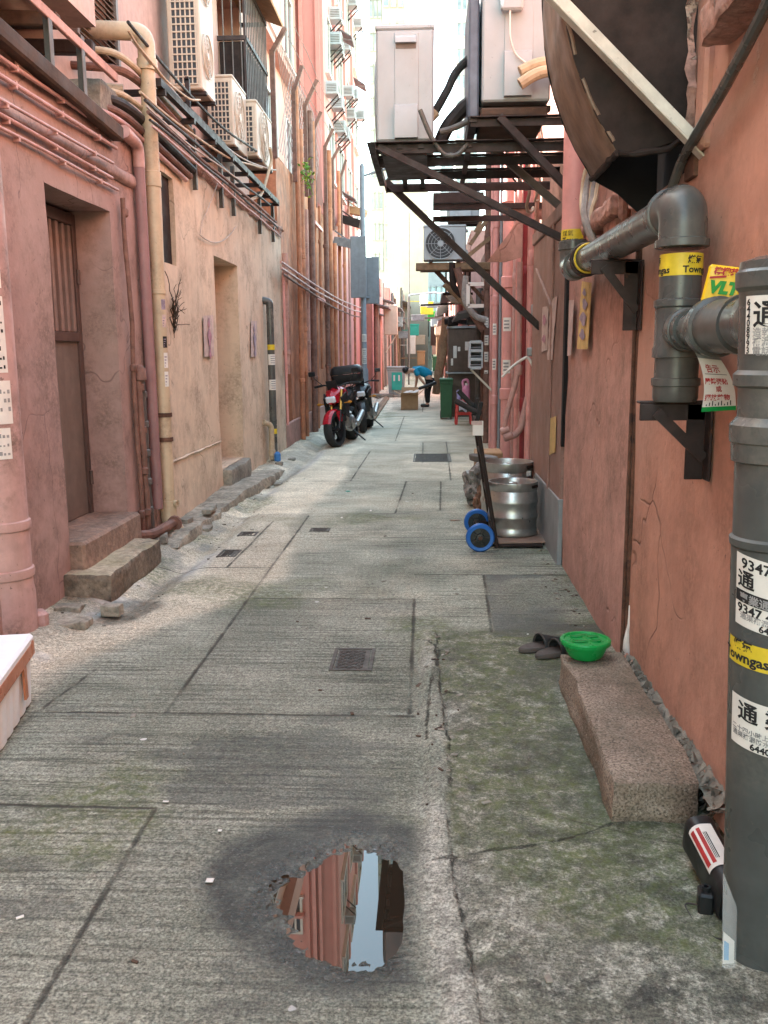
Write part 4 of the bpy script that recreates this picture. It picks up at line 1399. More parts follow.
# caged balcony
cage = thing('balcony_cage', (UX + .2, 12.6, 4.45), 'dark barred balcony cage over the middle air conditioners', 'balcony')
mb = MB()
for z in (4.47, 5.35, 6.0):
    mb.bar((UX + .35, 11.85, z), (UX + .35, 13.35, z), .04, .05)
    if z < 4.5:
        mb.bar((UX + .345, 11.86, 4.47), (UX + .345, 11.86, 6.0), .03, .03)
    mb.bar((UX, 11.85, z), (UX + .35, 11.85, z), .04, .05)
    mb.bar((UX, 13.35, z), (UX + .35, 13.35, z), .04, .05)
mb.build('frame', DSTEEL, cage)
mb = MB()
for k in range(14):
    mb.cyl((UX + .35, 11.87 + k * .113, 4.47), (UX + .35, 11.87 + k * .113, 6.0), .009, 6)
for k in range(3):
    mb.cyl((UX + .08 + k * .11, 11.85, 4.47), (UX + .08 + k * .11, 11.85, 6.0), .009, 6)
mb.build('bars', GSTEEL, cage)
mb = MB()
mb.box(UX + .02, UX + .33, 11.87, 13.33, 4.49, 5.32, .01)  # black block filling the cage, painting its dark interior
mb.build('cage_shade_sheet', BLACKM, cage)
mb = MB()
mb.obox((UX + .25, 12.6, 6.12), (1, 0, -.35), (0, 1, 0), (.35, 0, 1), .35, .85, .012)
mb.build('awning', AWN, cage)


def ac_unit(loc, w, d, h, rot, label, mat=ACW, fan=ACD, coil=None, group='air conditioner outdoor units', two=False, cover=True):
    """front (fan) towards local -y, service side +x, coil side -x; loc is the bottom centre"""
    xf = Matrix.Translation(loc) @ Matrix.Rotation(rot, 4, 'Z')
    t = thing('air_conditioner', loc, label, 'air conditioner', group)
    mb = MB(xf)
    mb.box(-w / 2, w / 2, -d / 2, d / 2, .035, h - .03, .012)
    mb.box(-w / 2 - .004, w / 2 + .004, -d / 2 - .004, d / 2 + .004, h - .032, h, .008)
    mb.build('casing', mat, t)
    mb = MB(xf)
    for sx in (-1, 1):
        mb = MB(xf)
        mb.box(sx * w * .33 - .03, sx * w * .33 + .03, -d / 2 - .02, d / 2 + .02, 0, .034, .004)
        mb.build('foot', DSTEEL, t)
    R = min(w * .36, (h if not two else h / 2) * .42)
    for z in ([h * .5] if not two else [h * .27, h * .74]):
        cx = -w * .10
        mb = MB(xf)
        mb.lathe([(R * .98, 0), (R * .98, -.004), (0.001, -.004)], (cx, -d / 2 - .001, z), (0, -1, 0), n=36)
        mb.build('fan_opening', fan, t)
        mb = MB(xf)
        for k in range(5):
            a = 2 * math.pi * k / 5
            mb.add([(cx + math.cos(a + da) * rr, -d / 2 - .008 - dy, z + math.sin(a + da) * rr) for rr, da, dy in ((R * .18, 0, 0), (R * .9, .1, .004), (R * .9, .75, 0.0), (R * .2, .8, 0))], [(0, 1, 2, 3)])
        mb.build('fan_blades', fan, t, recalc=False)
        mb = MB(xf)
        for k in range(1, 6):
            mb.ring((cx, -d / 2 - .017, z), (0, 1, 0), R * k / 5, .0035 if k < 5 else .008, 36, 5)
        for k in range(8):
            a = math.pi * k / 4
            mb.tube([(cx + math.cos(a) * R * .15, -d / 2 - .014, z + math.sin(a) * R * .15), (cx + math.cos(a) * R, -d / 2 - .012, z + math.sin(a) * R)], .004, 5)
        mb.lathe([(0.001, .012), (R * .17, .010), (R * .18, 0)], (cx, -d / 2 - .012, z), (0, -1, 0), n=20)
        mb.build('fan_grille', mat, t)
    if coil:
        mb = MB(xf)
        for k in range(6):
            y = -d * .36 + d * .72 * k / 5
            mb.box(-w / 2 - .014, -w / 2 - .004, y - .006, y + .006, .08, h - .08)
        n = int(h / .075)
        for k in range(n + 1):
            z = .08 + (h - .16) * k / n
            mb.box(-w / 2 - .016, -w / 2 - .003, -d * .38, d * .38, z - .006, z + .006)
        mb.build('coil_guard', mat, t)
        mb = MB(xf)
        mb.box(-w / 2 - .003, -w / 2 + .01, -d * .38, d * .38, .08, h - .08)
        mb.build('coil', coil, t)
    if cover:
        mb = MB(xf)
        x = w / 2
        mb.box(x - .01, x + .006, -d * .18, d * .24, .30 * h, h * .93, .004)
        mb.build('service_panel', mat, t)
        mb = MB(xf)
        mb.prism([(x + .002, -d * .18, .06 * h), (x + .045, -d * .18, .06 * h), (x + .05, -d * .18, .22 * h), (x + .03, -d * .18, .33 * h), (x + .002, -d * .18, .35 * h)], (0, d * .40, 0))
        mb.build('valve_cover', mat, t)
        mb = MB(xf)
        mb.prism([(x + .004, -d * .16, h * .84), (x + .04, -d * .16, h * .84), (x + .034, -d * .16, h * .88), (x + .004, -d * .16, h * .91)], (0, d * .36, 0))
        mb.build('handle_recess', mat, t)
        mb = MB(xf)
        mb.box(x + .005, x + .009, -d * .155, d * .195, h * .80, h * .84)
        mb.build('handle_slot', DOORB, t)
    return t


def left_ac(fx, u0, v0, u1, v1, d, lab, two=False):
    """near top corner (u0, v0) and far bottom corner (u1, v1) of the fan face on the plane x = fx"""
    p, q = onx(u0, v0, fx), onx(u1, v1, fx)
    ac_unit((fx - d / 2, (p.y + q.y) / 2, q.z), q.y - p.y, d, p.z - q.z, R_(90), lab, ACC, ACC, ACD, 'air conditioners over the cream wall', two)


left_ac(-2.20, 196, -70, 216, 108, .32, 'tall two-fan cream air conditioner over the cream wall, leftmost', True)
left_ac(-2.24, 232, 74, 248, 162, .30, 'lower cream air conditioner between the tall one and the end one')
left_ac(-2.12, 256, 99, 273, 176, .34, 'cream air conditioner at the far end of the platform, with a white side grille')
# platform and its posts
pf = thing('bracket_platform', (XL, 9.8, 3.5), 'dark steel bracket platform carrying the cream air conditioners', 'platform')
mb = MB()
for x in (UX + .04, XL + .13):
    mb.bar((x, 7.4, 3.60), (x, 13.0, 3.575), .05, .06)
for y in (7.5, 8.4, 9.2, 10.0, 10.8, 11.5, 12.3, 12.95):
    mb.bar((UX + .0, y, 3.55), (XL + .16, y, 3.55), .045, .045)
mb.build('frame', DSTEEL, pf)
for (u0, v0, v1) in ((198, 110, 190), (224, 140, 208), (236, 150, 216), (262, 170, 234), (275, 178, 242)):
    p = onx(u0, v0, XL + .06)
    q = onx(u0, v1, XL + .06)
    mb = MB()
    mb.angle(Vector((p.x, q.y, q.z)), Vector((p.x, q.y, 3.58)), .05, .007, up=(0, 1, 0))
    mb.build('post', GSTEEL, pf)
mb = MB()
for z, y0, y1 in ((3.74, 8.75, 10.2), (4.0, 8.72, 8.72)):
    mb.bar((XL + .02, y0, z), (XL + .02, y1 + .02, z), .035, .035)
mb.bar((XL + .02, 8.74, 3.55), (XL + .02, 8.74, 4.0), .04, .04)
mb.build('side_rail', DSTEEL, pf)
# sagging cables
CLAB = ('topmost black cable sagging past the front of the cream air conditioners', 'pale cable sagging just below the topmost black one on the left platform', 'tan cable crossing the front of the left bracket platform', 'black cable running straight down below the left bracket platform',
        'thick rusty brown cable low along the brick course of the cream wall', 'black cable lowest along the brick course of the cream wall', 'thin pale cable ending halfway along the left bracket platform', 'short tan cable drooping beside the top of the beige downpipe', 'pink cable lowest of all along the top of the cream wall')
for k, (a, b, d, r, m) in enumerate((((128, 22), (272, 158), .16, .016, CABLE), ((132, 40), (276, 170), .22, .012, CABLEW), ((140, 92), (262, 168), .10, .014, TAN), ((145, 100), (270, 205), .02, .016, CABLE), ((148, 112), (276, 222), .02, .018, RUSTP),
                                      ((150, 120), (278, 228), -.02, .014, CABLE), ((146, 106), (240, 180), .05, .010, CABLEW), ((128, 30), (200, 100), .12, .011, TAN), ((152, 126), (280, 236), .0, .012, CONDUIT))):
    mb = MB()
    p, q = onx(*a, XL + .10 + .015 * k), onx(*b, XL + .12 + .01 * k)
    mb.tube(sag(p, q, d, 22, .03, k * 3.1), r * .8, 8)
    tag(mb.build('sagging_cable', m), CLAB[k], 'cable', 'cables slung below the left air conditioners')
mb = MB()
mb.tube(bend([onx(270, 148, XL + .2), onx(272, 160, XL + .2), onx(262, 195, XL + .12), onx(250, 200, XL + .12)], .2), .02, 8)
tag(mb.build('drain_hose', TAN), 'tan drain hose dangling from the end air conditioner', 'hose')
mb = MB()
mb.grid(lambda s, q: Vector((XL + .01 + .05 * math.sin(q * 2), 7.4 + 6.5 * s, 3.22 + .12 * q)) + mnoise.noise_vector(Vector((s * 30, q * 3, 7))) * .03, 90, 5)
tag(mb.build('brick_course', BRICKISH, smooth=0), 'crumbling brick course along the top of the cream wall', 'coping')
mb = MB()
mb.box(UX + .0, XL - .02, 7.3, 13.9, 3.29, 3.31)
tag(mb.build('wall_top', TIMBER), 'dark ledge behind the brick course', 'ledge')
# ------------------------------------------------------------------ ribbed orange wall, fence and the rose tower
GT = (14.25, 15.0, .05, 2.18)
mb = MB()
wall_mesh(mb, XL - .05, 1, 14.02, 22.0, -.1, 4.45, [GT], step=.3, rev=.2, wob=.012, thick=1.0)
ow = mb.build('painted_wall', ORANGE, smooth=40)
tag(ow, 'orange pink wall covered in vertical pipes behind the red motorbike', 'wall')
mb = MB()
mb.box(XL - .05, XL - .0, 14.02, 22.0, -.05, .42, .01)
mb.build('plinth', PINKM, ow, wob=.01)
mb = MB()
mb.box(XL - .22, XL - .18, 14.25, 15.0, .05, 2.18, .004)
mb.box(XL - .18, XL - .15, 14.28, 14.33, .1, 2.1)
mb.box(XL - .18, XL - .15, 14.92, 14.97, .1, 2.1)
tag(mb.build('grey_gate', GALV), 'narrow grey metal door in the orange pink wall', 'door')
random.seed(11)
ORD = 'first second third fourth fifth sixth seventh eighth ninth tenth eleventh twelfth thirteenth fourteenth last'.split()
PU = (282, 297, 299.5, 302, 304, 309, 314, 319, 324, 328, 333, 338, 343, 348, 353)
for k, u in enumerate(PU):
    y = onx(u, 300, XL)[1]
    r = .03 + .03 * random.random()
    zt = random.choice((4.0, 4.4, 4.6, 5.2, 5.8)) if k else 3.0
    zb = 2.2 if 14.2 < y < 15.05 else random.choice((0, 0, 0, .5, 1.2))
    m = random.choice((ORANGE, ORANGE, ORANGE, PINKM, RUSTP))
    x = XL + r + .01
    t = MB()
    t.cyl((x, y, zb), (x + .01, y, zt), r, 10)
    for q in range(3):
        zz = zb + (zt - zb) * (q + .6) / 3.3
        t.lathe([(r, -.04), (r * 1.22, -.03), (r * 1.22, .03), (r, .04)], (x, y, zz), n=10)
    tag(t.build('wall_pipe', m), ORD[k] + ' vertical painted pipe from the cream wall end, on the orange wall', 'pipe', 'vertical pipes on the orange wall')
# horizontal conduits on it
for k, (a, b) in enumerate((((281, 262), (362, 308)), ((281, 268), (362, 312)), ((283, 274), (360, 317)))):
    p, q = onx(*a, XL + .14), onx(*b, XL + .12)
    mb = MB()
    mb.tube(sag(p, q, .10, 16, .04, k), .018, 8)
    tag(mb.build('sloping_conduit', CONDUIT if k < 2 else RUSTP), ('top thin', 'middle thin', 'lowest rusty')[k] + ' conduit running along the orange wall at door head height', 'conduit', 'conduits along the orange wall')
mb = MB()
mb.tube([onx(283, 272, XL + .1), onx(288, 425, XL + .1)], .02, 8)
tag(mb.build('thin_pipe', PIPEP), 'thin pink pipe dropping beside the narrow grey door', 'pipe')
for (z, y0, y1, lab) in ((3.9, 17.2, 18.4, 'upper pink bracket bar across the vertical pipes'), (2.55, 17.3, 18.6, 'lower pink bracket bar across the vertical pipes')):
    mb = MB()
    mb.bar((XL + .12, y0, z), (XL + .12, y1, z), .04, .06)
    tag(mb.build('pipe_bracket', PIPEP), lab, 'bracket')
# wire fence with leaning posts
fence = thing('wire_fence', (XL, 18, 4.45), 'netting fence with cranked posts on top of the orange wall', 'fence')
for k, (u, vb, vk, ut, vt) in enumerate(((275, 158, 56, 285, 28), (295, 165, 94, 302, 66), (306, 160, 107, 317, 80), (315, 190, 130, 321, 112), (326, 205, 148, 333, 129), (333, 205, 160, 340, 146), (341, 212, 178, 346, 160))):
    b = onx(u, vb, XL + .03)
    kz = onx(u, vk, XL + .03).z
    tp = ony(ut, vt, b.y + .05)
    mb = MB()
    p0, p1 = Vector((XL + .03, b.y, min(4.3, b.z))), Vector((XL + .03, b.y, kz))
    mb.bar(p0, p1, .07, .07, up=(0, 1, 0))
    mb.bar(p1 - Vector((0, 0, .03)), tp, .06, .06, up=(0, 1, 0))
    mb.build('post', RUSTP, fence)
mb = MB()
for k in range(3):
    mb.tube(sag((XL + .1 + .1 * k, 13.9, 5.9 + .12 * k), (XL + .1 + .1 * k, 22, 6.3 + .12 * k), .05, 14, .05, k), .006, 5)
for k in range(22):
    mb.tube([(XL, 14.0 + k * .2, 4.5), (XL, 15.6 + k * .2, 6.1)], .006, 4)
    mb.tube([(XL, 15.6 + k * .2, 4.5), (XL, 14.0 + k * .2, 6.1)], .006, 4)
mb.build('netting', NET, fence)


def window(parent, X, y0, y1, z0, z1, sgn=1, bars=1):
    """window on a wall facing +x*sgn"""
    mb = MB()
    t = .06
    xa, xb = X - sgn * .02, X + sgn * .05
    mb.box(xa, xb, y0, y0 + t, z0, z1)
    mb.box(xa, xb, y1 - t, y1, z0, z1)
    mb.box(xa, xb, y0 + t, y1 - t, z1 - t, z1)
    mb.box(xa, xb + sgn * .05, y0 - .05, y1 + .05, z0 - .06, z0)
    for k in range(bars):
        y = y0 + (y1 - y0) * (k + 1) / (bars + 1)
        mb.box(xa, xb - sgn * .01, y - .02, y + .02, z0, z1 - t)
    w = mb.build('window', WINW, parent)
    mb = MB()
    mb.box(X - sgn * .015, X + sgn * .012, y0 + t, y1 - t, z0, z1 - t)
    mb.build('pane', GLASS, w)
    return w


def window_y(parent, Yf, x0, x1, z0, z1, m=GLASS, fr=WINW):
    """window on a wall facing the camera (-y)"""
    mb = MB()
    t = .07
    mb.box(x0, x0 + t, Yf - .05, Yf + .02, z0, z1)
    mb.box(x1 - t, x1, Yf - .05, Yf + .02, z0, z1)
    mb.box(x0 + t, x1 - t, Yf - .05, Yf + .02, z1 - t, z1)
    mb.box(x0 - .05, x1 + .05, Yf - .12, Yf + .02, z0 - .06, z0)
    mb.box((x0 + x1) / 2 - .025, (x0 + x1) / 2 + .025, Yf - .04, Yf + .02, z0, z1 - t)
    w = mb.build('window', fr, parent)
    mb = MB()
    mb.box(x0 + t, x1 - t, Yf - .012, Yf + .015, z0, z1 - t)
    mb.build('pane', m, w)


# pale rose house behind the netting fence
hb = thing('back_house', (-3.4, 18, 0), 'pale rose house behind the netting fence', 'building')
mb = MB()
mb.box(-8, -3.05, 13.9, 21.9, 0, 11)
mb.build('wall', ROSEL, hb)
for z in (5.0, 7.6):
    for y in (15.0, 17.4, 19.8):
        window(hb, -3.05, y, y + 1.3, z, z + 1.4)
mb = MB()
for z in (4.6, 7.1, 9.6):
    mb.box(-3.05, -2.85, 14.0, 21.8, z, z + .12)
mb.build('string_course', ROSEL, hb)
# tall rose tower
tw = thing('rose_tower', (-4, 30, 0), 'tall rose pink tower block with window air conditioners', 'building')
mb = MB()
mb.box(-9, -2.45, 22.05, 32.0, 0, 16.5)
mb.build('wall', TOWERP, tw)
mb = MB()
for x in (-3.35, -2.62):
    mb.box(x, x + .10, 21.97, 22.05, 0, 16.5)
for y in (24.2, 26.9, 29.5):
    mb.box(-2.45, -2.38, y, y + .22, 4.8, 16.4)
for z in (10.4, 13.4, 16.4):
    mb.box(-3.9, -3.4, 21.85, 22.05, z, z + .08)
mb.build('ribs', TOWERP, tw)
random.seed(5)
zs = [4.9 + 2.35 * k for k in range(5)]
for k, z in enumerate(zs):
    window_y(tw, 22.05, -3.85, -3.45, z + 1.0, z + 2.1)
    for y in (22.5, 25.0, 27.6, 30.2):
        window(tw, -2.45, y, y + 1.45, z + .8, z + 2.1)
mb = MB()
mb.box(-3.16, -3.06, 21.9, 22.03, 0, 16.5)
mb.box(-2.98, -2.90, 21.9, 22.03, 0, 16.5)
mb.build('soil_pipes', PIPEP, tw)


def window_ac(x, y, z, label, w=.40, h=.29, d=.30, rot=R_(90)):
    xf = Matrix.Translation((x, y, z)) @ Matrix.Rotation(rot, 4, 'Z')
    t = thing('window_air_conditioner', (x, y, z), label, 'air conditioner', 'window air conditioners on the rose tower')
    mb = MB(xf)
    mb.box(-w / 2, w / 2, -d, .1, 0, h, .012)
    mb.build('casing', ACW, t)
    mb = MB(xf)
    for q in (-1, 1):
        mb.box(q * w * .24 - w * .17, q * w * .24 + w * .17, -d - .006, -d + .01, .06, h - .06)
    for q in range(5):
        for sx in (-1, 1):
            mb.box(sx * w / 2 - .006, sx * w / 2 + .006, -d * .85, -d * .12, .06 + q * .036, .074 + q * .036)
    mb.build('grille', GSTEEL, t)
    mb = MB(xf)
    for q in (-1, 1):
        mb.bar((q * w * .4, .05, -.35), (q * w * .4, -d, -.01), .03, .03)
    mb.bar((-w * .4, .03, -.33), (w * .4, .03, -.33), .03, .03)
    mb.build('bracket', DSTEEL, t)
    return t


def onx_ac(u, v, lab, x=-2.45):
    p = onx(u, v, x + .3)
    window_ac(x, p.y, p.z, lab)


for u, v in ((342, 22), (344, 56), (351, 52), (339, 96), (344, 110), (354, 98), (350, 140), (356, 120), (346, 134)):
    onx_ac(u, v, 'white window air conditioner jutting from the alley side of the rose tower')
for y, z in ((23.6, 8.9), (26.1, 11.6), (28.7, 9.0), (30.9, 11.7), (31.5, 9.1), (28.8, 11.6), (23.5, 11.7), (30.2, 14.2), (23.6, 14.4), (26.3, 14.1)):
    window_ac(-2.45, y, z, 'white window air conditioner jutting from the alley side of the rose tower')
# slanted awnings on the tower side
for k, (u, v) in enumerate(((340, 34), (355, 82), (344, 196))):
    p = onx(u, v, -2.25)
    mb = MB()
    mb.obox(p + Vector((.13, .3, 0)), (1, 0, -.6), (0, 1, 0), (.6, 0, 1), .20, .42, .012)
    mb.bar(p + Vector((0, 0, -.1)), p + Vector((.30, 0, -.15)), .02, .02)
    tag(mb.build('window_awning', TARP), ('dark sloping awning high on the rose tower', 'dark sloping awning at mid height on the rose tower', 'low dark awning on the rose tower above the signs')[k], 'awning')
# shop awnings and a lamp over the orange wall end
for k, (a, w, dz, m, lab) in enumerate((((336, 243), 1.3, .22, TARP, 'grey crumpled awning sheet over the end of the orange wall'), ((343, 222), 1.0, .3, BLACKM, 'black framed floodlight bracket over the orange wall'), ((349, 212), 1.2, .2, AWN, 'orange cloth awning above the grey crumpled one'))):
    p = onx(*a, XL)
    mb = MB()
    mb.obox(p + Vector((.24, 0, 0)), (1, 0, -dz), (0, 1, .1), (dz, 0, 1), .24, w / 2, .10, .01)
    mb.bar(p + Vector((0, -.2, .25)), p + Vector((.5, -.2, -.1)), .03, .03)
    tag(mb.build('small_awning', m, wob=.02, wsc=4), lab, 'awning')
# sprig of green weed
mb = MB()
b = onx(300, 172, XL + .08)
random.seed(3)
for k in range(46):
    p = b + Vector((random.uniform(0, .2), random.gauss(.15, .3), random.gauss(-.05, .13)))
    d = Vector((random.uniform(-1, 1), random.uniform(-1, 1), random.uniform(-.6, .8))).normalized()
    s = Vector((random.uniform(-1, 1), random.uniform(-1, 1), random.uniform(-1, 1))).cross(d).normalized()
    l = random.uniform(.06, .13)
    mb.k = random.random() < .4
    mb.add([p, p + d * l * .5 + s * l * .22, p + d * l, p + d * l * .5 - s * l * .22], [(0, 1, 2, 3)])
mb.k = 0
for k in range(5):
    mb.tube(sag(b, b + Vector((.15, random.uniform(-.4, .8), random.uniform(-.3, .2))), -.05, 5), .006, 4)
tag(mb.build('green_weed', [LEAF, LEAFY], recalc=False), 'bright green weed sprouting from the top of the orange wall', 'weed')

# grey lamp post with two blank sign backs
lp = Vector((-1.42, 19.7, 0))
t = thing('lamp_post', lp, 'tall grey lamp post with two blank grey sign backs, behind the red motorbike', 'lamp post')
mb = MB()
mb.lathe([(.085, -.02), (.085, 1.15), (.058, 1.2), (.055, 5.35), (.03, 5.4)], lp, n=18)
mb.build('pole', POLEG, t)
mb = MB()
mb.tube([lp + Vector((0, 0, 5.15)), lp + Vector((.55, 0, 5.3))], .025, 8)
mb.obox(lp + Vector((.65, 0, 5.32)), (1, 0, .15), (0, 1, 0), (-.15, 0, 1), .16, .07, .04, .02)
mb.build('lamp_arm', POLEG, t)
mb = MB()
a, b = ony(351, 298, lp.y - .12), ony(366, 236, lp.y - .12)
mb.box(a.x, b.x, lp.y - .14, lp.y - .10, a.z, b.z, .01)
mb.build('sign_back', POLEG, t)
mb = MB()
a, b = ony(364, 304, lp.y + .35), ony(379, 257, lp.y + .35)
mb.box(a.x, b.x, lp.y + .30, lp.y + .35, a.z, b.z, .01)
mb.bar(lp + Vector((0, 0, 2.7)), (lp.x + .1, lp.y + .32, 2.7), .04, .04)
mb.build('sign_back', POLEG, t)
for k, z in enumerate((1.75, 1.45, 1.28)):
    mb = MB()
    band(mb, lp, .056 if z > 1.2 else .085, -2.4, -.4, z, z + .16)
    mb.k = 1
    for r in range(3):
        band(mb, lp, .056, -2.1, -.8, z + .03 + .04 * r, z + .05 + .04 * r, .004, 4)
    mb.build('sticker', [WHITEP, INKG], t)

# ------------------------------------------------------------------ further left row
random.seed(22)
segs = ((32.05, 36, 4.1, 0), (36.1, 38, 3.9, 1), (38.05, 41, 4.6, 2), (41.05, 47, 4.0, 0), (47.05, 54, 4.8, 1), (54.05, 63, 4.4, 3), (63.05, 76, 6.0, 4))
labs = ('brick pink low wall just past the rose tower', 'dusty rose low wall with a meter box far along the left', 'brown shed front far along the left', 'brick pink shed front beyond the brown one', 'dusty rose shed front near the far end on the left', 'grey shed front near the far end on the left', 'cream house closing the left row at the far end')
for (y0, y1, h, m), lab in zip(segs, labs):
    t = thing('shed_front', (XL, (y0 + y1) / 2, 0), lab, 'building')
    x = XL + .1 + .12 * random.random()
    mb = MB()
    mb.box(x - 4, x, y0, y1, 0, h)
    mb.build('wall', FARW[m], t)
    mb = MB()
    mb.obox((x + .25, (y0 + y1) / 2, h - .9), (1, 0, -.3), (0, 1, 0), (.3, 0, 1), .35, (y1 - y0) * .4, .02)
    mb.build('canopy', TARP, t)
    mb = MB()
    yd = y0 + (y1 - y0) * .3
    mb.box(x - .01, x + .03, yd, yd + .9, 0, 2.1)
    mb.build('door', DOORB, t)
    for q in range(5):
        yy = y0 + (y1 - y0) * (q + .5 * random.random()) / 5
        mb = MB()
        r = .03 + .05 * random.random()
        mb.cyl((x + r, yy, 0), (x + r, yy, h - .2 * random.random()), r, 8)
        mb.build('pipe', random.choice((RUSTP, PIPEP, CONDUIT, GSTEEL, DOORB)), t)
    mb = MB()
    mb.box(x - .5, x - .1, y0 + .4, y0 + 1.2, h, h + .7, .01)
    mb.build('roof_box', GALV, t)
mb = MB()
p = ony(391, 320, 34.5)
mb.box(p.x - .25, p.x + .25, 34.3, 34.6, p.z - .55, p.z + .55, .02)
mb.bar((p.x - .2, 34.5, p.z - 1.2), (p.x + .2, 34.5, p.z - .55), .04, .04)
tag(mb.build('meter_box', ACC), 'pale box on a strut projecting from the dusty rose wall', 'box')
for k, (u, v0, v1, y, lab) in enumerate(((383, 300, 398, 38, 'thin leaning pole at the brown shed front'), (400, 320, 395, 45, 'thin timber pole leaning far along the left'))):
    mb = MB()
    mb.bar(ony(u, v1, y), ony(u - 3, v0, y), .09, .09, up=(0, 1, 0))
    tag(mb.build('leaning_pole', WOODL), lab, 'pole')
for k, (u, vt, y, lab) in enumerate(((408.5, 296, 44, 'thin street lamp with a level arm far along the left'), (409, 212, 60, 'taller farther street lamp arching over the alley'))):
    b = ony(u, vt, y)
    t = thing('street_lamp', (b.x, y, 0), lab, 'street lamp')
    mb = MB()
    mb.cyl((b.x, y, 0), (b.x, y, b.z), .04, 8)
    mb.build('pole', GSTEEL, t)
    mb = MB()
    mb.tube(bend([(b.x, y, b.z - .1), (b.x + .05, y, b.z + .05), (b.x + 1.0, y, b.z + .12)], .1), .035, 8)
    mb.obox((b.x + 1.15, y, b.z + .13), (1, 0, .05), (0, 1, 0), (0, 0, 1), .22, .08, .04, .02)
    mb.build('arm', POLEG, t)
# ------------------------------------------------------------------ towers beyond the end of the alley
def tower(name, u0, u1, vt, y, depth, mat, label, zmax=None, floors=3.0, cols=4, win=True, glass=GLASSP, ribs=True):
    a, b = ony(u0, 300, y), ony(u1, 300, y)
    zt = zmax or ony(u0, vt, y).z
    t = thing(name, ((a.x + b.x) / 2, y, 0), label, 'building')
    mb = MB()
    mb.box(a.x, b.x, y, y + depth, 0, zt)
    mb.build('wall', mat, t)
    w = (b.x - a.x) / cols
    if win:
        n = int(min(zt, 75) / floors)
        first = None
        for k in range(n):
            z = 1.0 + k * floors
            for c in range(cols):
                x = a.x + (c + .5) * w
                if first is None:
                    x0, z0 = x, z
                    mb = MB()
                    mb.box(x - w * .36, x + w * .36, y - .14, y + .01, z - .12, z)
                    mb.box(x - w * .36, x - w * .30, y - .08, y + .01, z, z + floors * .5)
                    mb.box(x + w * .30, x + w * .36, y - .08, y + .01, z, z + floors * .5)
                    mb.box(x - w * .36, x + w * .36, y - .2, y + .01, z + floors * .5, z + floors * .56)
                    mb.k = 1
                    mb.box(x - w * .30, x + w * .30, y - .03, y + .01, z, z + floors * .5)
                    first = mb.build('window', [mat, glass], t)
                else:
                    o = first.copy()
                    COL.objects.link(o)
                    o.parent = t
                    o.location = first.location + Vector((x - x0, 0, z - z0))
    return t


TWG = surf('pale_green_tower_tile', (0.27, 0.31, 0.29), .12, .2, 1.5, .7, bump=0)
TWC = surf('cream_tower_tile', (0.35, 0.32, 0.28), .12, .2, 1.5, .7, bump=0, streak=.3, scol=(.22, .18, .12))
TWY = surf('yellow_beige_wall', (0.33, 0.305, 0.25), .1, .2, 1.5, .8, bump=0, streak=.2, scol=(.2, .17, .12))
TWB = surf('pale_blue_tower_tile', (0.29, 0.33, 0.37), .12, .2, 1.5, .6, bump=0)
TWW = surf('white_tower_tile', (0.42, 0.41, 0.40), .1, .2, 1.5, .6, bump=0)
tower('residential_tower', 372, 384, 0, 92, 8, TWG, 'slim pale green high-rise seen past the rose tower', 62, 2.9, 3)
tower('residential_tower', 384.5, 406, 0, 84, 9, TWC, 'cream high-rise standing behind the yellow beige block', 58, 3.0, 3)
tower('beige_block', 388, 428, 192, 72, 10, TWY, 'plain yellow beige block closing the view over the left sheds', None, 3, 2, False)
tower('residential_tower', 455, 476, 0, 120, 10, TWW, 'white high-rise with rows of small balconies beyond the right platforms', 70, 3.0, 4)
tower('residential_tower', 440, 458, 150, 150, 8, TWB, 'hazy pale blue high-rise low over the end of the alley', None, 3.2, 3)
tower('glass_block', 425, 447, 262, 100, 10, TWB, 'blue tinted lower block over the end of the alley', None, 3.0, 4, True, glass_mat('blue_window_glass', (.20, .38, .48), .15))
tower('corner_house', 417, 432, 322, 80, 8, TWG, 'grey green house at the end of the alley', None, 3.0, 3)
# ground floor of the cross street
mb = MB()
mb.box(-1.4, 2.4, 96, 97, 0, 5)
tag(mb.build('shop_wall', FARW[4]), 'pale shop front across the street at the end of the alley', 'building')
for k, (u, v, y, w, h, m, lab) in enumerate(((427, 308, 66, .9, .9, YELLOW, 'small yellow hanging sign near the end of the alley'), (433, 316, 70, .8, .7, INKGR, 'small green hanging sign near the end of the alley'), (424, 300, 58, .5, .8, WHITEP, 'small white hanging sign near the end of the alley'), (436, 336, 78, .9, 1.6, FARW[0], 'brick red panel near the end of the alley'))):
    p = ony(u, v, y)
    mb = MB()
    mb.box(p.x - w / 2, p.x + w / 2, y, y + .12, p.z - h / 2, p.z + h / 2, .02)
    mb.bar((p.x, y + .06, p.z + h / 2), (p.x + (1.5 if k else -1.5), y + .06, p.z + h / 2 + .05), .05, .05)
    tag(mb.build('hanging_sign', m), lab, 'sign')


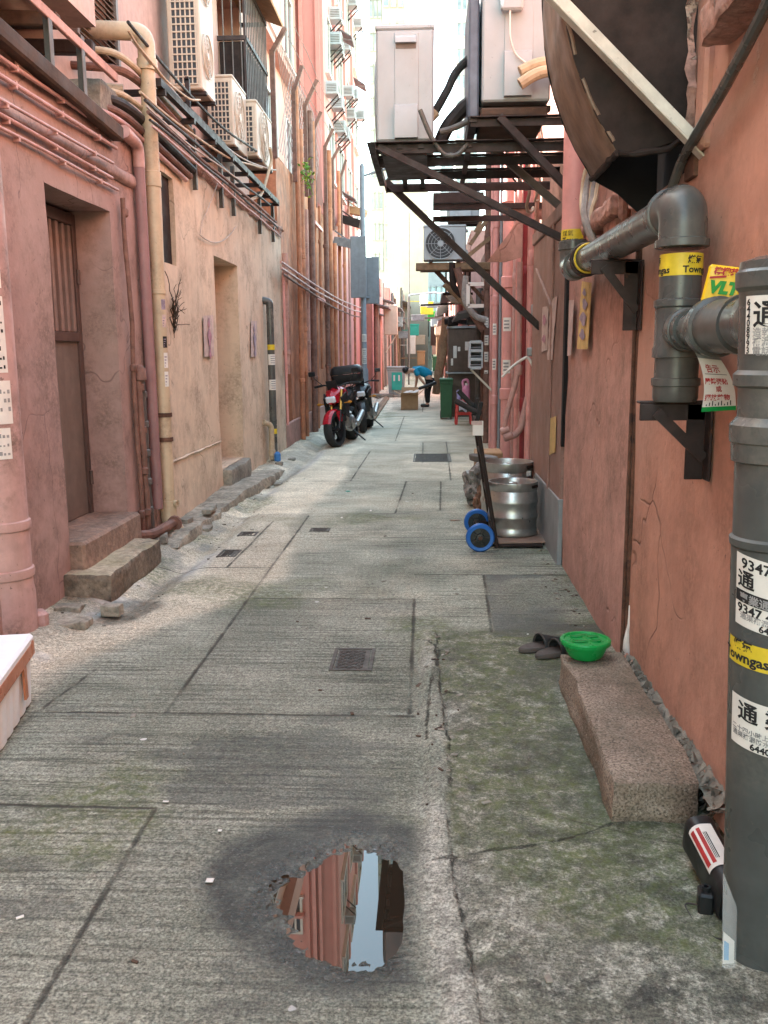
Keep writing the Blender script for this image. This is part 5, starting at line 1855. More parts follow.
random.seed(40)
clut = ((398, 322, 50, .5, .5, 'GALV', 'grey meter box far along the left sheds'), (403, 335, 56, .7, .4, 'TARP', 'grey awning flap far along the left sheds'), (411, 345, 62, .6, 1.2, 'WHITEP', 'white notice board far along the left'), (414, 330, 66, .7, .8, 'TEAL', 'teal hanging sign far along the left'), (419, 340, 70, .9, .7, 'ACC', 'cream box sign far along the left'),
        (418, 318, 58, .8, .35, 'TARP', 'grey flap stretched over the far alley'), (424, 328, 74, .8, 1.4, 'GSTEEL', 'grey panel at the end of the alley'), (430, 345, 88, 1.4, 1.8, 'FARW0', 'brick red shop panel at the end of the alley'), (424, 352, 90, 1.2, 2.2, 'BLUEP', 'blue shop panel at the end of the alley'), (437, 322, 52, .7, .5, 'ACW', 'white air conditioner box far along the right'),
        (441, 330, 44, .6, .45, 'ACC', 'cream air conditioner box along the far right sheds'), (440, 345, 60, .5, 1.4, 'WOODL', 'leaning timber board far along the right'), (434, 306, 62, 1.0, .2, 'TARP', 'thin grey canopy far along the right'), (421, 358, 60, .5, .9, 'CARD', 'stack of brown cartons far along the left'), (437, 364, 52, .5, .8, 'BINGR', 'green bin far along the right'))
BLUEP = surf('blue_shop_panel', (.04, .13, .26), .15, bump=0)
for u, v, y, w, h, m, lab in clut:
    mt = FARW[0] if m == 'FARW0' else globals()[m]
    p = ony(u, v, y)
    z0 = max(0, p.z - h / 2)
    side = -2.3 if u < 430 else XR + .3
    mb = MB()
    mb.box(p.x - w / 2, p.x + w / 2, y, y + .35, z0, z0 + h, .03)
    mb.box(p.x - w / 2 - .03, p.x + w / 2 + .03, y - .03, y + .38, z0 + h * .9, z0 + h + .03, .01)
    if z0 > .3:
        mb.bar((p.x, y + .15, z0 + h * .5), (side, y + .15, z0 + h * .5), .05, .05)
    tag(mb.build('shop_sign' if 'sign' in lab or 'panel' in lab else 'street_box', mt), lab, 'sign' if 'sign' in lab or 'panel' in lab else 'box')


# ------------------------------------------------------------------ people
def limb(mb, pts, rad, n=10):
    return mb.tube(pts, rad, n)


def skin_body(name, joints, edges, radii, mat, parent):
    """one continuous skinned surface grown round a skeleton"""
    me = bpy.data.meshes.new(name)
    off = parent.location
    me.from_pydata([tuple(Vector(j) - off) for j in joints], edges, [])
    ob = bpy.data.objects.new(name, me)
    COL.objects.link(ob)
    sk = ob.modifiers.new('skin', 'SKIN')
    sk.use_smooth_shade = True
    for k, r in enumerate(radii):
        me.skin_vertices[0].data[k].radius = (r, r) if isinstance(r, (int, float)) else r
    me.skin_vertices[0].data[0].use_root = True
    sb = ob.modifiers.new('sub', 'SUBSURF')
    sb.levels = sb.render_levels = 2
    dg = bpy.context.evaluated_depsgraph_get()
    m2 = bpy.data.meshes.new_from_object(ob.evaluated_get(dg))
    m2.name = name
    ob.modifiers.clear()
    old = ob.data
    ob.data = m2
    bpy.data.meshes.remove(old)
    m2.materials.clear()
    m2.materials.append(mat)
    m2.polygons.foreach_set('use_smooth', [True] * len(m2.polygons))
    ob.parent = parent
    return ob


def bending_person():
    o = Vector((-.17, 25.6, 0))
    t = thing('person', o, 'person in a blue t-shirt and black trousers bending over an open cardboard box', 'person')
    P = lambda x, y, z: o + Vector((x, y, z))
    J = [P(.19, 0, .80), P(.10, 0, .92), P(-.08, 0, 1.01), P(-.24, 0, 1.05), P(-.37, 0, 1.03), P(-.47, 0, 1.00), P(-.56, 0, .96),
         P(-.22, -.17, 1.02), P(-.10, -.22, .80), P(.06, -.22, .60), P(.12, -.22, .54),
         P(-.22, .17, 1.02), P(-.20, .20, .78), P(-.24, .16, .55), P(-.27, .15, .48),
         P(.17, -.09, .74), P(.11, -.10, .44), P(.10, -.10, .08), P(0, -.10, .03),
         P(.17, .09, .74), P(.07, .10, .44), P(.10, .10, .08), P(0, .10, .03)]
    E = [(0, 1), (1, 2), (2, 3), (3, 4), (4, 5), (5, 6), (3, 7), (7, 8), (8, 9), (9, 10), (3, 11), (11, 12), (12, 13), (13, 14), (0, 15), (15, 16), (16, 17), (17, 18), (0, 19), (19, 20), (20, 21), (21, 22)]
    Rr = [.12, .12, .125, .12, .055, .085, .075, .055, .043, .034, .036, .055, .043, .034, .036, .085, .06, .04, .035, .085, .06, .04, .035]
    skin_body('body', J, E, Rr, SKIN, t)
    skin_body('t_shirt', [P(.20, 0, .83), P(.09, 0, .94), P(-.08, 0, 1.02), P(-.25, 0, 1.06), P(-.31, 0, 1.05), P(-.22, -.18, 1.02), P(-.14, -.22, .87), P(-.22, .18, 1.02), P(-.20, .20, .86)],
              [(0, 1), (1, 2), (2, 3), (3, 4), (3, 5), (5, 6), (3, 7), (7, 8)], [.145, .15, .155, .145, .08, .078, .07, .078, .07], SHIRT, t)
    skin_body('trousers', [P(.19, 0, .82), P(.17, -.09, .72), P(.115, -.10, .44), P(.105, -.10, .10), P(.17, .09, .72), P(.075, .10, .44), P(.105, .10, .10)],
              [(0, 1), (1, 2), (2, 3), (0, 4), (4, 5), (5, 6)], [.14, .105, .08, .065, .105, .08, .065], TROUS, t)
    mb = MB()
    mb.lathe([(.02, -.10), (.085, -.06), (.105, 0), (.085, .07), (.03, .10)], P(-.51, 0, 1.035), (-.5, 0, -.35), n=16)
    mb.build('hair', HAIR, t)
    for s in (-1, 1):
        mb = MB()
        mb.obox(P(.03, .10 * s, .045), (1, 0, .02), (0, 1, 0), (0, 0, 1), .125, .045, .04, .025)
        mb.build('shoe', BLACKP, t)
    mb = MB()
    mb.obox(P(.10, -.27, .60), (1, .1, .35), (0, 1, 0), (-.35, 0, 1), .26, .07, .05, .03)
    tag(mb.build('black_bag', BLACKP, wob=.02, wsc=8), 'black bag held in the hand of the bending person', 'bag')


bending_person()


def standing_person(u, v, label, shirt, y=None):
    o = onz(u, v)
    t = thing('person', o, label, 'person')
    P = lambda x, y, z: o + Vector((x, y, z))
    skin_body('body', [P(0, 0, .92), P(0, 0, 1.15), P(0, 0, 1.36), P(0, 0, 1.48), P(0, 0, 1.56), P(0, 0, 1.66), P(-.18, 0, 1.36), P(-.24, 0, 1.1), P(-.22, -.05, .84), P(.18, 0, 1.36), P(.24, 0, 1.1), P(.22, -.05, .84),
                       P(-.09, 0, .88), P(-.10, 0, .48), P(-.10, .02, .06), P(.09, 0, .88), P(.10, -.08, .48), P(.10, .05, .06)],
              [(0, 1), (1, 2), (2, 3), (3, 4), (4, 5), (2, 6), (6, 7), (7, 8), (2, 9), (9, 10), (10, 11), (0, 12), (12, 13), (13, 14), (0, 15), (15, 16), (16, 17)],
              [.14, .13, .13, .05, .08, .07, .055, .045, .035, .055, .045, .035, .085, .06, .045, .085, .06, .045], SKIN, t)
    skin_body('shirt', [P(0, 0, .90), P(0, 0, 1.15), P(0, 0, 1.38), P(-.18, 0, 1.36), P(-.24, 0, 1.15), P(.18, 0, 1.36), P(.24, 0, 1.15)], [(0, 1), (1, 2), (2, 3), (3, 4), (2, 5), (5, 6)], [.16, .155, .13, .075, .065, .075, .065], shirt, t)
    skin_body('trousers', [P(0, 0, .92), P(-.09, 0, .84), P(-.10, 0, .48), P(-.10, .02, .08), P(.09, 0, .84), P(.10, -.08, .48), P(.10, .05, .08)], [(0, 1), (1, 2), (2, 3), (0, 4), (4, 5), (5, 6)], [.16, .10, .075, .065, .10, .075, .065], TROUS, t)
    mb = MB()
    mb.lathe([(.10, -.04), (.105, .03), (.06, .09), (.001, .10)], P(0, .02, 1.66), n=14)
    mb.build('hair', HAIR, t)


standing_person(430.5, 368.5, 'distant person in dark clothes at the end of the alley', TROUS)
standing_person(434, 366.8, 'distant person in a white shirt at the end of the alley', WHITEP)
# ------------------------------------------------------------------ right side of the alley
YS1, YS2 = 4.10, 6.27
mb = MB()
wall_mesh(mb, XR, -1, -3.0, YS1 - .02, -.06, 5.6, [(3.30, 4.02, 2.13, 2.34)], step=.14, rev=.25, wob=.008, thick=3.5)
w1 = mb.build('plastered_wall', PINKR, smooth=40)
tag(w1, 'salmon plastered wall behind the fat grey stack pipe and granite bench', 'wall')
mb = MB()
mb.add([(XR + .02, y, z) for y, z in ((3.29, 2.10), (3.5, 2.125), (3.62, 2.12), (3.75, 2.125), (4.03, 2.12), (4.03, 2.36), (3.29, 2.36))], [tuple(range(7))])
mb.build('vent_shade', VOID, w1)  # black sheet near the wall face paints the shade in the opening
mb = MB()
mb.grid(lambda s, q: Vector((XR - .004 - .02 * math.sin(q * math.pi) ** .6, 1.2 + 2.85 * s, .02 + .11 * q)) + mnoise.noise_vector(Vector((s * 20, q * 2, 1))) * .012, 60, 5)
mb.build('skirting', PINKR, w1)
mb = MB()
wall_mesh(mb, XR + .015, -1, YS1 + .02, YS2, -.06, 5.6, [], step=.14, wob=.008, thick=3.5)
w2 = mb.build('plastered_wall', PINKM, smooth=40)
tag(w2, 'dull pink wall section between the rusty strip and the hoarding, with a torn yellow poster', 'wall')
mb = MB()
mb.box(XR - .012, XR + .06, YS1 - .02, YS1 + .02, -.02, 2.10, .004)
mb.box(XR - .026, XR - .012, YS1 - .004, YS1 + .014, .1, 2.05, .003)
tag(mb.build('steel_strip', RUST, wob=.004, wsc=8), 'rusty steel strip in the joint between the two pink wall sections', 'strip')
mb = MB()
mb.tube(sag((XR - .0, YS1 - .06, .02), (XR - .0, YS1 - .03, .34), 0, 8, .03, 2), [.026, .02, .016, .018, .014, .010, .012, .008, .006], 8)
tag(mb.build('mortar_streak', WHITEP, wob=.012, wsc=12), 'dried white mortar drip at the foot of the rusty strip', 'mortar')

# hoarding with the metal sheet
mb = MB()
mb.prism([(XR - .010, YS2 + .02, .85), (XR - .010, YS2 + .055, .85), (XR - .010, YS2 + .055, 2.4), (XR - .010, YS2 + .0, 2.4), (XR - .010, YS2 - .03, 1.9), (XR - .010, YS2 - .03, 1.5), (XR - .010, YS2 - .005, 1.1)], (.03, 0, 0))  # black strip laid on as the shade of a gap
tag(mb.build('gap_shade', VOID), 'black strip painting the shade in the gap between the dull pink wall and the hoarding', 'gap')
hd = thing('hoarding', (XR, 7.3, 0), 'dull pink boarded hoarding panel above the grey metal sheet, behind the kegs', 'panel')
mb = MB()
mb.box(XR - .005, XR + .05, YS2 + .06, 8.25, .46, 2.42, .006)
mb.build('board', HOARD, hd)
mb = MB()
mb.box(XR - .02, XR + .04, YS2 + .05, 8.28, 2.42, 2.52, .008)
mb.box(XR - .02, XR - .006, 6.9, 6.95, .46, 2.42, .004)
mb.obox((XR - .012, 7.5, 2.0), (0, 1, .35), (1, 0, 0), (0, -.35, 1), .55, .01, .03, .004)
mb.build('batten', HOARD, hd)
mb = MB()
mb.box(XR - .016, XR + .02, YS2 + .05, 7.75, -.01, .475, .004)
mb.build('metal_sheet', GALV, hd)
mb = MB()
mb.box(XR + .06, XR + 3, YS2 + .0, 8.3, -.05, 5.6)
tag(mb.build('recessed_wall', PINKM), 'pink wall above and behind the hoarding', 'wall')
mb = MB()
mb.box(XR + .35, XR + 3.5, 8.3, 15.5, -.05, 5.6)  # wall coloured dark for the shaded gaps between the pipes
tag(mb.build('recessed_wall', FARW[2]), 'back wall coloured dark brown as shade in the recess full of vertical pipes', 'wall')

# paper on the right wall
def wall_paper(cs, mats, label, seed=0, marks=(), group=None, off=.012, curl=.004):
    mb = MB()
    pts = [onx(u, v, XR) for u, v in cs]
    paper(mb, pts, 5, off, curl, (-1, 0, 0), seed)
    if marks:
        mb.k = 1
        for (s0, s1, t0, t1) in marks:
            def P(s, q):
                return (pts[0].lerp(pts[1], s)).lerp(pts[3].lerp(pts[2], s), q) + Vector((-off - curl - .003, 0, 0))
            n_ = 14
            mb.add([P((s0 + s1) / 2 + (s1 - s0) * .5 * math.cos(a_) * (1 + .3 * math.sin(3 * a_ + seed + t0 * 9)), (t0 + t1) / 2 + (t1 - t0) * .5 * math.sin(a_) * (1 + .25 * math.cos(2 * a_ + seed))) for a_ in [2 * math.pi * q / n_ for q in range(n_)]], [tuple(range(n_))])
    return tag(mb.build('poster', mats), label, 'poster', group)


wall_paper(((579, 349), (590, 349), (594, 283), (584, 281)), [OLDPAP, LILAC], 'torn yellow and lilac poster strip under the grey gas pipe', 2, ((.25, .75, .15, .3), (.2, .8, .36, .55), (.3, .8, .6, .75), (.25, .6, .8, .9)))
wall_paper(((569, 356), (573, 355), (576, 300), (571, 300)), [PINKPAP, LILAC], 'remains of a stripped paper poster left of the yellow strip', 5)
wall_paper(((551, 455), (557, 452), (558, 416), (552, 418)), [OLDPAP, INKG], 'small yellowed plate low on the pink hoarding', 3)
wall_paper(((549, 360), (554, 360), (559, 296), (553, 300)), [PINKPAP, LILAC], 'curled pinkish paper strip at the edge of the hoarding', 8, curl=.02)
wall_paper(((543, 352), (549, 350), (550, 306), (544, 307)), [PINKPAP, MAGENTA], 'faded pink notice on the hoarding left of the curled strip', 9, ((.2, .8, .2, .35), (.2, .8, .6, .8)))

# ------------------------------------------------------------------ vertical pipes in the recess
random.seed(2)
VP = ((487.5, 3.2, RUSTP, 6.5, 'brown pink pipe with white stickers, leftmost of the pipes in the recess'), (495.5, 3.0, PIPEP, 6.2, 'slim pink pipe second from the left in the recess'), (500.5, 1.4, POLEG, 5.0, 'thin grey pipe between the slim and fat pink pipes'),
      (508.5, 6.3, PIPEP, 7.5, 'fattest pink pipe in the recess'), (518.5, 3.0, PIPEP, 6.0, 'slim pink pipe just right of the fattest one'), (525.0, 3.4, PIPER, 7.0, 'dark red pipe in the recess'), (531.0, 2.6, PIPEP, 6.0, 'slim pink pipe right of the dark red one'), (535, 2.0, PINKM, 5.0, 'dull thin pipe against the hoarding edge'), (491.5, 1.5, PIPEP, 5.2, 'thin pink pipe squeezed between the stickered brown one and the slim pink one'), (514.3, 1.8, CONDUIT, 5.2, 'thin pale pipe touching the right side of the fattest pink pipe'), (521.8, 1.6, PINKM, 5.2, 'thin dull pipe touching the left side of the dark red pipe'), (528.3, 1.6, PIPEP, 5.2, 'thin pink pipe touching the right side of the dark red pipe'))
VPX = XR + .02
vy = {}
for u, rp, m, zt, lab in VP:
    y = onx(u, 300, VPX)[1]
    vy[u] = y
    r = rp * y / F_PX
    t = thing('standing_pipe', (VPX, y, 0), lab, 'pipe', 'vertical pipes in the right recess')
    mb = MB()
    mb.cyl((VPX, y, -.02), (VPX, y, zt), r, 16)
    mb.build('pipe', m, t)
    for z in (.8 + random.random() * .3, 2.2 + random.random() * .4, 3.3):
        mb = MB()
        mb.lathe([(r, -.07), (r * 1.18, -.06), (r * 1.18, .06), (r, .07)], (VPX, y, z), n=16)
        mb.build('collar', m, t)
    if u in (487.5, 508.5, 495.5):
        for z in ((1.05, 1.35, 1.62, 1.9) if u == 487.5 else (1.25, 1.75)):
            mb = MB()
            band(mb, (VPX, y, 0), r, -2.5, -1.2, z, z + .16)
            mb.k = 1
            for q in range(3):
                band(mb, (VPX, y, 0), r, -2.3, -1.5, z + .03 + .04 * q, z + .05 + .04 * q, .004, 4)
            mb.build('sticker', [WHITEP, INKG], t)
# bent pipes with elbows low in the recess
for k, (cs, r, lab) in enumerate((([(520, 262), (519, 370), (505, 420), (505, 430)], .026, 'pink pipe bending left above the kegs'), ([(532, 300), (531, 385), (520, 430), (514, 436), (508, 436)], .032, 'pink pipe curving down to a joint above the kegs'))):
    x = XR - .12
    y = 8.9
    pts = [ony(u, v, y) for u, v in cs]
    mb = MB()
    mb.tube(bend(pts, .15), r, 12)
    p = pts[-1]
    mb.lathe([(r, -.05), (r * 1.4, -.04), (r * 1.4, .04), (r, .05)], p, (1, 0, .4), n=12)
    mb.lathe([(r, -.05), (r * 1.25, -.04), (r * 1.25, .04), (r, .05)], pts[1], (0, 0, 1), n=12)
    tag(mb.build('bent_pipe', CONDUIT, wob=.004, wsc=9), lab, 'pipe')
mb = MB()
y = 8.7
mb.tube(bend([ony(513, 212, y), ony(530, 211, y), ony(546, 216, y), ony(545, 205, y)], .08), .045, 12)
mb.lathe([(.04, -.03), (.06, -.02), (.06, .02), (.04, .03)], ony(513, 212, y), (1, 0, 0), n=12)
tag(mb.build('bent_pipe', CONDUIT, wob=.005, wsc=9), 'pale pink pipe elbow level with the lower platform strut', 'pipe')
for k, (a, b, y, lab) in enumerate((((502, 377), (527, 357), 8.4, 'white cable end sticking out from the pipes over the kegs'), ((527, 357), (535, 372), 8.4, 'short pale cord hanging beside the white cable end'))):
    mb = MB()
    mb.tube(sag(ony(*a, y), ony(*b, y), -.02, 8), .012, 8)
    tag(mb.build('cable_end', WCAB), lab, 'cable')
mb = MB()
p = ony(530, 352, 8.45)
mb.box(p.x - .03, p.x + .03, 8.42, 8.48, p.z - .04, p.z + .04, .01)
tag(mb.build('junction_box', GALV), 'little grey junction box behind the white cable end', 'box')
mb = MB()
p = ony(534, 310, 8.45)
mb.box(p.x - .025, p.x + .025, 8.42, 8.48, p.z - .05, p.z + .05, .008)
tag(mb.build('junction_box', GALV), 'little grey junction box high on the pipes beside the hoarding', 'box')
mb = MB()
mb.prism([ony(487, 262, 9.2), ony(510, 232, 9.2), ony(530, 195, 9.2), ony(530, 255, 9.2), ony(505, 262, 9.2)], (0, .03, 0))
tag(mb.build('slanted_board', PINKM), 'dull pink slanted board behind the pipes under the platform', 'board')

# ------------------------------------------------------------------ pink riser and grey gas pipe
def coll(mb, c, r, h, ax=(0, 0, 1), k=1.18, n=24):
    return mb.lathe([(r * .99, -h / 2), (r * k, -h / 2 + .004), (r * k, h / 2 - .004), (r * .99, h / 2)], c, ax, n=n)


rx0, ry0 = .815, 5.35
t = thing('riser_pipe', (rx0, ry0, 2.1), 'fat pink riser pipe with a yellow band, turning into the grey gas pipe', 'pipe')
mb = MB()
ZG = ony(572, 268, ry0).z
mb.cyl((rx0, ry0, ZG + .10), (rx0, ry0, 5.4), .07, 24)
mb.build('pipe', PIPEP, t)
mb = MB()
ZB_ = ony(570, 246, ry0).z
band(mb, (rx0, ry0), .07, -3.3, -.9, ZB_, ZB_ + .085)
mb.k = 1
mb.text('Towngas', .042, wrap((rx0, ry0), .07, -2.72, ZB_ + .012, .003), .0012)
mb.text('煤氣', .034, wrap((rx0, ry0), .07, -2.72, ZB_ + .05, .003))
mb.build('band', [YELLOW, INK], t)

gp = thing('gas_pipe', (.81, 3.2, 1.3), 'grey gas pipe along the salmon wall, bending down to a bracket, with a yellow band', 'pipe')
gx = .80
e0 = onx(684, 206, gx)
gzh = e0.z
gy = e0.y
GR = .0655
mb = MB()
mb.tube(bend([(rx0, ry0, ZG + .15), (rx0, ry0, ZG), (rx0 - .005, ry0 - .2, ZG)], .09, 8), .078, 24)
coll(mb, (rx0, ry0, ZG + .12), .078, .05, k=1.10)
mb.build('elbow', GREYP, gp)
mb = MB()
mb.tube([(rx0 - .003, ry0 - .12, ZG), (gx, gy + .14, gzh)], GR, 28)
zat = lambda y: ZG + (gzh - ZG) * (ry0 - .12 - y) / (ry0 - .26 - gy)
mb.build('pipe', GREYP, gp)
mb = MB()
mb.tube(bend([(gx, gy + .17, gzh), (gx, gy, gzh), (gx, gy, gzh - .125)], .10, 12), .074, 28)
coll(mb, (gx, gy, gzh - .115), .074, .03, k=1.13, n=28)
coll(mb, (gx, gy + .16, gzh), .074, .03, (0, 1, 0), 1.1, 28)
mb.build('elbow', GREYP, gp)
zt = onx(683, 330, gx).z
mb = MB()
mb.cyl((gx, gy, zt + .06), (gx, gy, gzh - .15), GR, 28)
mb.build('pipe', GREYP, gp)
mb = MB()
zb = onx(683, 403, gx).z
mb.lathe([(GR * 1.02, zb), (GR * 1.10, zb + .012), (GR * 1.10, zb + .05), (GR * 1.18, zb + .052), (GR * 1.18, zb + .075), (GR * 1.06, zb + .077), (GR * 1.06, zb + .14), (GR * 1.2, zb + .142), (GR * 1.2, zb + .17),
          (GR * 1.13, zb + .18), (GR * 1.13, zt + .07), (GR * 1.22, zt + .075), (GR * 1.22, onx(683, 300, gx).z), (GR, onx(683, 298, gx).z)], (gx, gy, 0), n=32)
tee_y = 2.20
coll(mb, (gx, gy - .10, zt), .060, .05, (0, 1, 0), 1.12, 28)
mb.tube([(gx, gy, zt), (gx, gy - .17, zt)], .062, 28)
mb.build('tee', GREYP, gp)
mb = MB()
mb.tube([(gx, gy - .16, zt), (.80, tee_y, zt)], .052, 28)
mb.lathe([(.055, 0), (.062, .01), (.072, .05), (.076, .10), (.084, .11), (.084, .15), (.074, .155), (.071, .33), (.077, .335), (.077, .38)], (gx, gy - .26, zt), (0, -1, 0), n=32)
mb.build('branch', GREYP, gp)
zl = onx(683, 265, gx).z
mb = MB()
band(mb, (gx, gy), GR, -3.3, .2, zl - .034, zl + .034)
mb.k = 1
for a_ in (-3.95, -1.75):
    mb.text('Towngas', .029, wrap((gx, gy), GR, a_, zl - .026, .003), .0008)
    mb.text('煤氣', .026, wrap((gx, gy), GR, a_ + .2, zl + .004, .003), .0006)
mb.build('band', [YELLOW, INK], gp)
mb = MB()
mb.ring((gx + .004, 4.85, zat(4.85)), (0, 1, 0), GR + .006, .007, 24, 6)
mb.ring((gx + .004, 4.83, zat(4.83)), (0.1, 1, .15), GR + .012, .010, 24, 6)
mb.build('clamp', DSTEEL, gp)
mb = MB()
mb.ring((gx + .004, 4.76, zat(4.76)), (0.05, 1, .1), GR + .005, .006, 24, 6)
mb.build('tape', YELLOW, gp)


def pipe_bracket(y, z, x0, w, h, label):
    t = thing('pipe_bracket', (XR, y, z - h), label, 'bracket', 'steel brackets under the gas pipe')
    mb = MB()
    mb.angle((x0, y, z), (XR + .01, y, z), .055, .008, (0, 0, 1), -1)
    mb.build('arm', DSTEEL, t)
    mb = MB()
    mb.angle((XR - .012, y, z - .005), (XR - .012, y, z - h), .06, .008, (1, 0, 0), 1)
    mb.build('upright', DSTEEL, t)
    mb = MB()
    mb.bar((x0 + .05, y - .02, z - .03), (XR - .02, y - .02, z - h * .72), .034, .012, (0, 1, 0))
    mb.build('brace', DSTEEL, t)


pipe_bracket(4.08, zat(4.08) - GR - .004, .70, .2, .30, 'dark steel bracket under the sloping run of the grey gas pipe')
pipe_bracket(gy + .01, zb - .004, .69, .25, .255, 'dark steel bracket under the foot of the grey gas pipe tee')

# ------------------------------------------------------------------ fat grey stack pipe with stickers
SHEAR = Matrix(((1, 0, -.036, 0), (0, 1, 0, 0), (0, 0, 1, 0), (0, 0, 0, 1)))
sx_, sy_ = .835, 2.085
SR = .094
t = thing('stack_pipe', (sx_, sy_, 0), 'fat dark grey stack pipe at the frame edge with phone number stickers', 'pipe')


def zst(v):
    return ony(742, v, sy_).z


mb = MB(SHEAR)
z1, z2, z3 = zst(535), zst(430), zst(388)
mb.lathe([(SR, -.03), (SR, z1 - .02)], (sx_, sy_, 0), n=40)
mb.build('pipe', GREYP, t)
mb = MB(SHEAR)
mb.lathe([(SR, z1 - .028), (SR * 1.0, z1 - .026), (SR * 1.04, z1 - .022), (SR * 1.05, z1 - .006), (SR * .97, z1), (SR * .96, z2 - .075), (SR * 1.05, z2 - .07), (SR * 1.06, z2 - .03), (SR * 1.10, z2 - .026), (SR * 1.10, z2 + .012), (SR * 1.0, z2 + .022),
          (SR * .93, z2 + .03), (SR * .92, z3 + .0), (SR * 1.04, z3 + .006), (SR * 1.04, z3 + .03), (SR * .94, z3 + .04), (SR * .94, zst(292)), (SR * 1.03, zst(288)), (SR * 1.03, zst(273)), (SR * .96, zst(270)), (SR * .93, zst(262)), (SR * .6, zst(257)), (.001, zst(256))], (sx_, sy_, 0), n=40)
mb.build('collar', GREYP, t)
mb = MB(SHEAR)
mb.lathe([(SR * .85, -.02), (SR * .9, .0), (SR * .9, .06), (SR * .84, .075), (SR * .7, .11), (SR * .68, .2)], (sx_, sy_ + .03, zt), (0, 1, 0), n=32)
mb.build('branch', GREYP, t)


def A(u):
    """angle on the pipe of an image column"""
    d = (u - 722) / 110.0
    return -math.pi + .72 + d * 1.55


C = (sx_, sy_)
TH0 = -2.93     # angle of the visible left rim
# upper sticker
mb = MB(SHEAR)
R0 = SR * .94
za, zc = zst(354), zst(297)
band(mb, C, R0, TH0 + .10, TH0 + 2.2, za, zc, .002, 24)
mb.k = 1
mb.text('通渠', .060, wrap(C, R0, TH0 + .34, zc - .062, .0035), .0012)
for q, ch in enumerate('64408993'):
    mb.text(ch, .020, wrap(C, R0, TH0 + .15, zc - .020 - .0148 * q, .0035), .0005)
mb.k = 2
for r, s in enumerate(('造執新舊喉管', '補漏防水工程', '電話24小時')):
    mb.text(s, .021, wrap(C, R0, TH0 + .34, zc - .086 - .020 * r, .0035), .0003)
mb.build('phone_sticker', [WHITEP, INK, INKG], t)
mb = MB(SHEAR)
band(mb, C, SR * .92, TH0 + .78, TH0 + 1.6, zst(415), zst(392), .002, 10)
mb.k = 1
mb.text('KC', .04, wrap(C, SR * .92, TH0 + .8, zst(413), .0035), .001)
mb.build('gold_sticker', [GOLD, INK], t)


# lower stickers, tilted round the pipe
def slope_wrap(th, z, k, off=.0035, R0=SR):
    f0 = wrap(C, R0, th, z, off)
    return lambda x, y: f0(x, y - k * x)


def phone_sticker(z0, h, th0, k):
    mb = MB(SHEAR)
    L = 2.1 * SR

    def fn(s, q):
        x = L * s
        th = th0 + x / SR
        return Vector((sx_ + (SR + .002) * math.cos(th), sy_ + (SR + .002) * math.sin(th), z0 + h * q - k * x))
    mb.grid(fn, 24, 2)
    return mb


zA = zst(600)
hA = .168
z9 = zst(618)
mb = phone_sticker(z9, hA, TH0 + .06, .20)
mb.k = 1
f = slope_wrap(TH0 + .24, z9, .20)
mb.text('9347 4969', .034, lambda x, y: f(x, y + hA - .034), .0008)
mb.text('通', .044, lambda x, y: f(x - .010, y + hA - .076), .001)
mb.text('渠', .044, lambda x, y: f(x + .075, y + hA - .076), .001)
f2 = slope_wrap(TH0 + .08, z9, .20, .003)
mb.add([f2(.19 * i / 12, hA - (.112 if j == 0 else .084)) for i in range(13) for j in (0, 1)], [(2 * i, 2 * i + 2, 2 * i + 3, 2 * i + 1) for i in range(12)])
mb.text('9347 4969', .030, lambda x, y: f2(x + .006, y + hA - .136), .0008)
mb.k = 2
mb.text('專業通渠', .024, lambda x, y: f2(x + .012, y + hA - .108) + Vector((-.0012, -.0012, 0)), .0006)
mb.text('通渠補漏防水', .017, lambda x, y: f2(x + .014, y + .019), .0003)
mb.k = 1
mb.text('64408993', .022, lambda x, y: f2(x + .06, y + .002), .0006)
mb.build('phone_sticker', [WHITEP, INK, INKG], t)
# yellow band
zY0, zY1 = zst(657), zst(633)
mb = MB(SHEAR)
def fy(s, q):
    x = .26 * s
    th = TH0 - .2 + x / SR
    return Vector((sx_ + (SR + .0018) * math.cos(th), sy_ + (SR + .0018) * math.sin(th), zY0 + (zY1 - zY0) * q - .10 * x))
mb.grid(fy, 28, 2)
mb.k = 1
f3 = slope_wrap(TH0 - .2, zY0, .10)
mb.text('Towngas', .034, lambda x, y: f3(x - .012, y + .010), .001)
mb.text('煤氣', .026, lambda x, y: f3(x + .022, y + .040), .0008)
mb.build('band', [YELLOW, INK], t)
# bottom sticker
hB = zst(685) - zst(733)
mb = phone_sticker(zst(735), hB, TH0 + .0, .16)
f4 = slope_wrap(TH0 + .0, zst(735), .16)
mb.k = 1
mb.text('通 渠', .050, lambda x, y: f4(x + .022, y + hB - .050), .0012)
mb.text('64408993', .022, lambda x, y: f4(x + .055, y + .004), .0008)
mb.k = 2
mb.text('二十四小時上門服務', .015, lambda x, y: f4(x + .006, y + .039), .0003)
mb.text('通渠補漏防水工程', .015, lambda x, y: f4(x + .008, y + .024), .0003)
mb.build('phone_sticker', [WHITEP, INK, INKG], t)

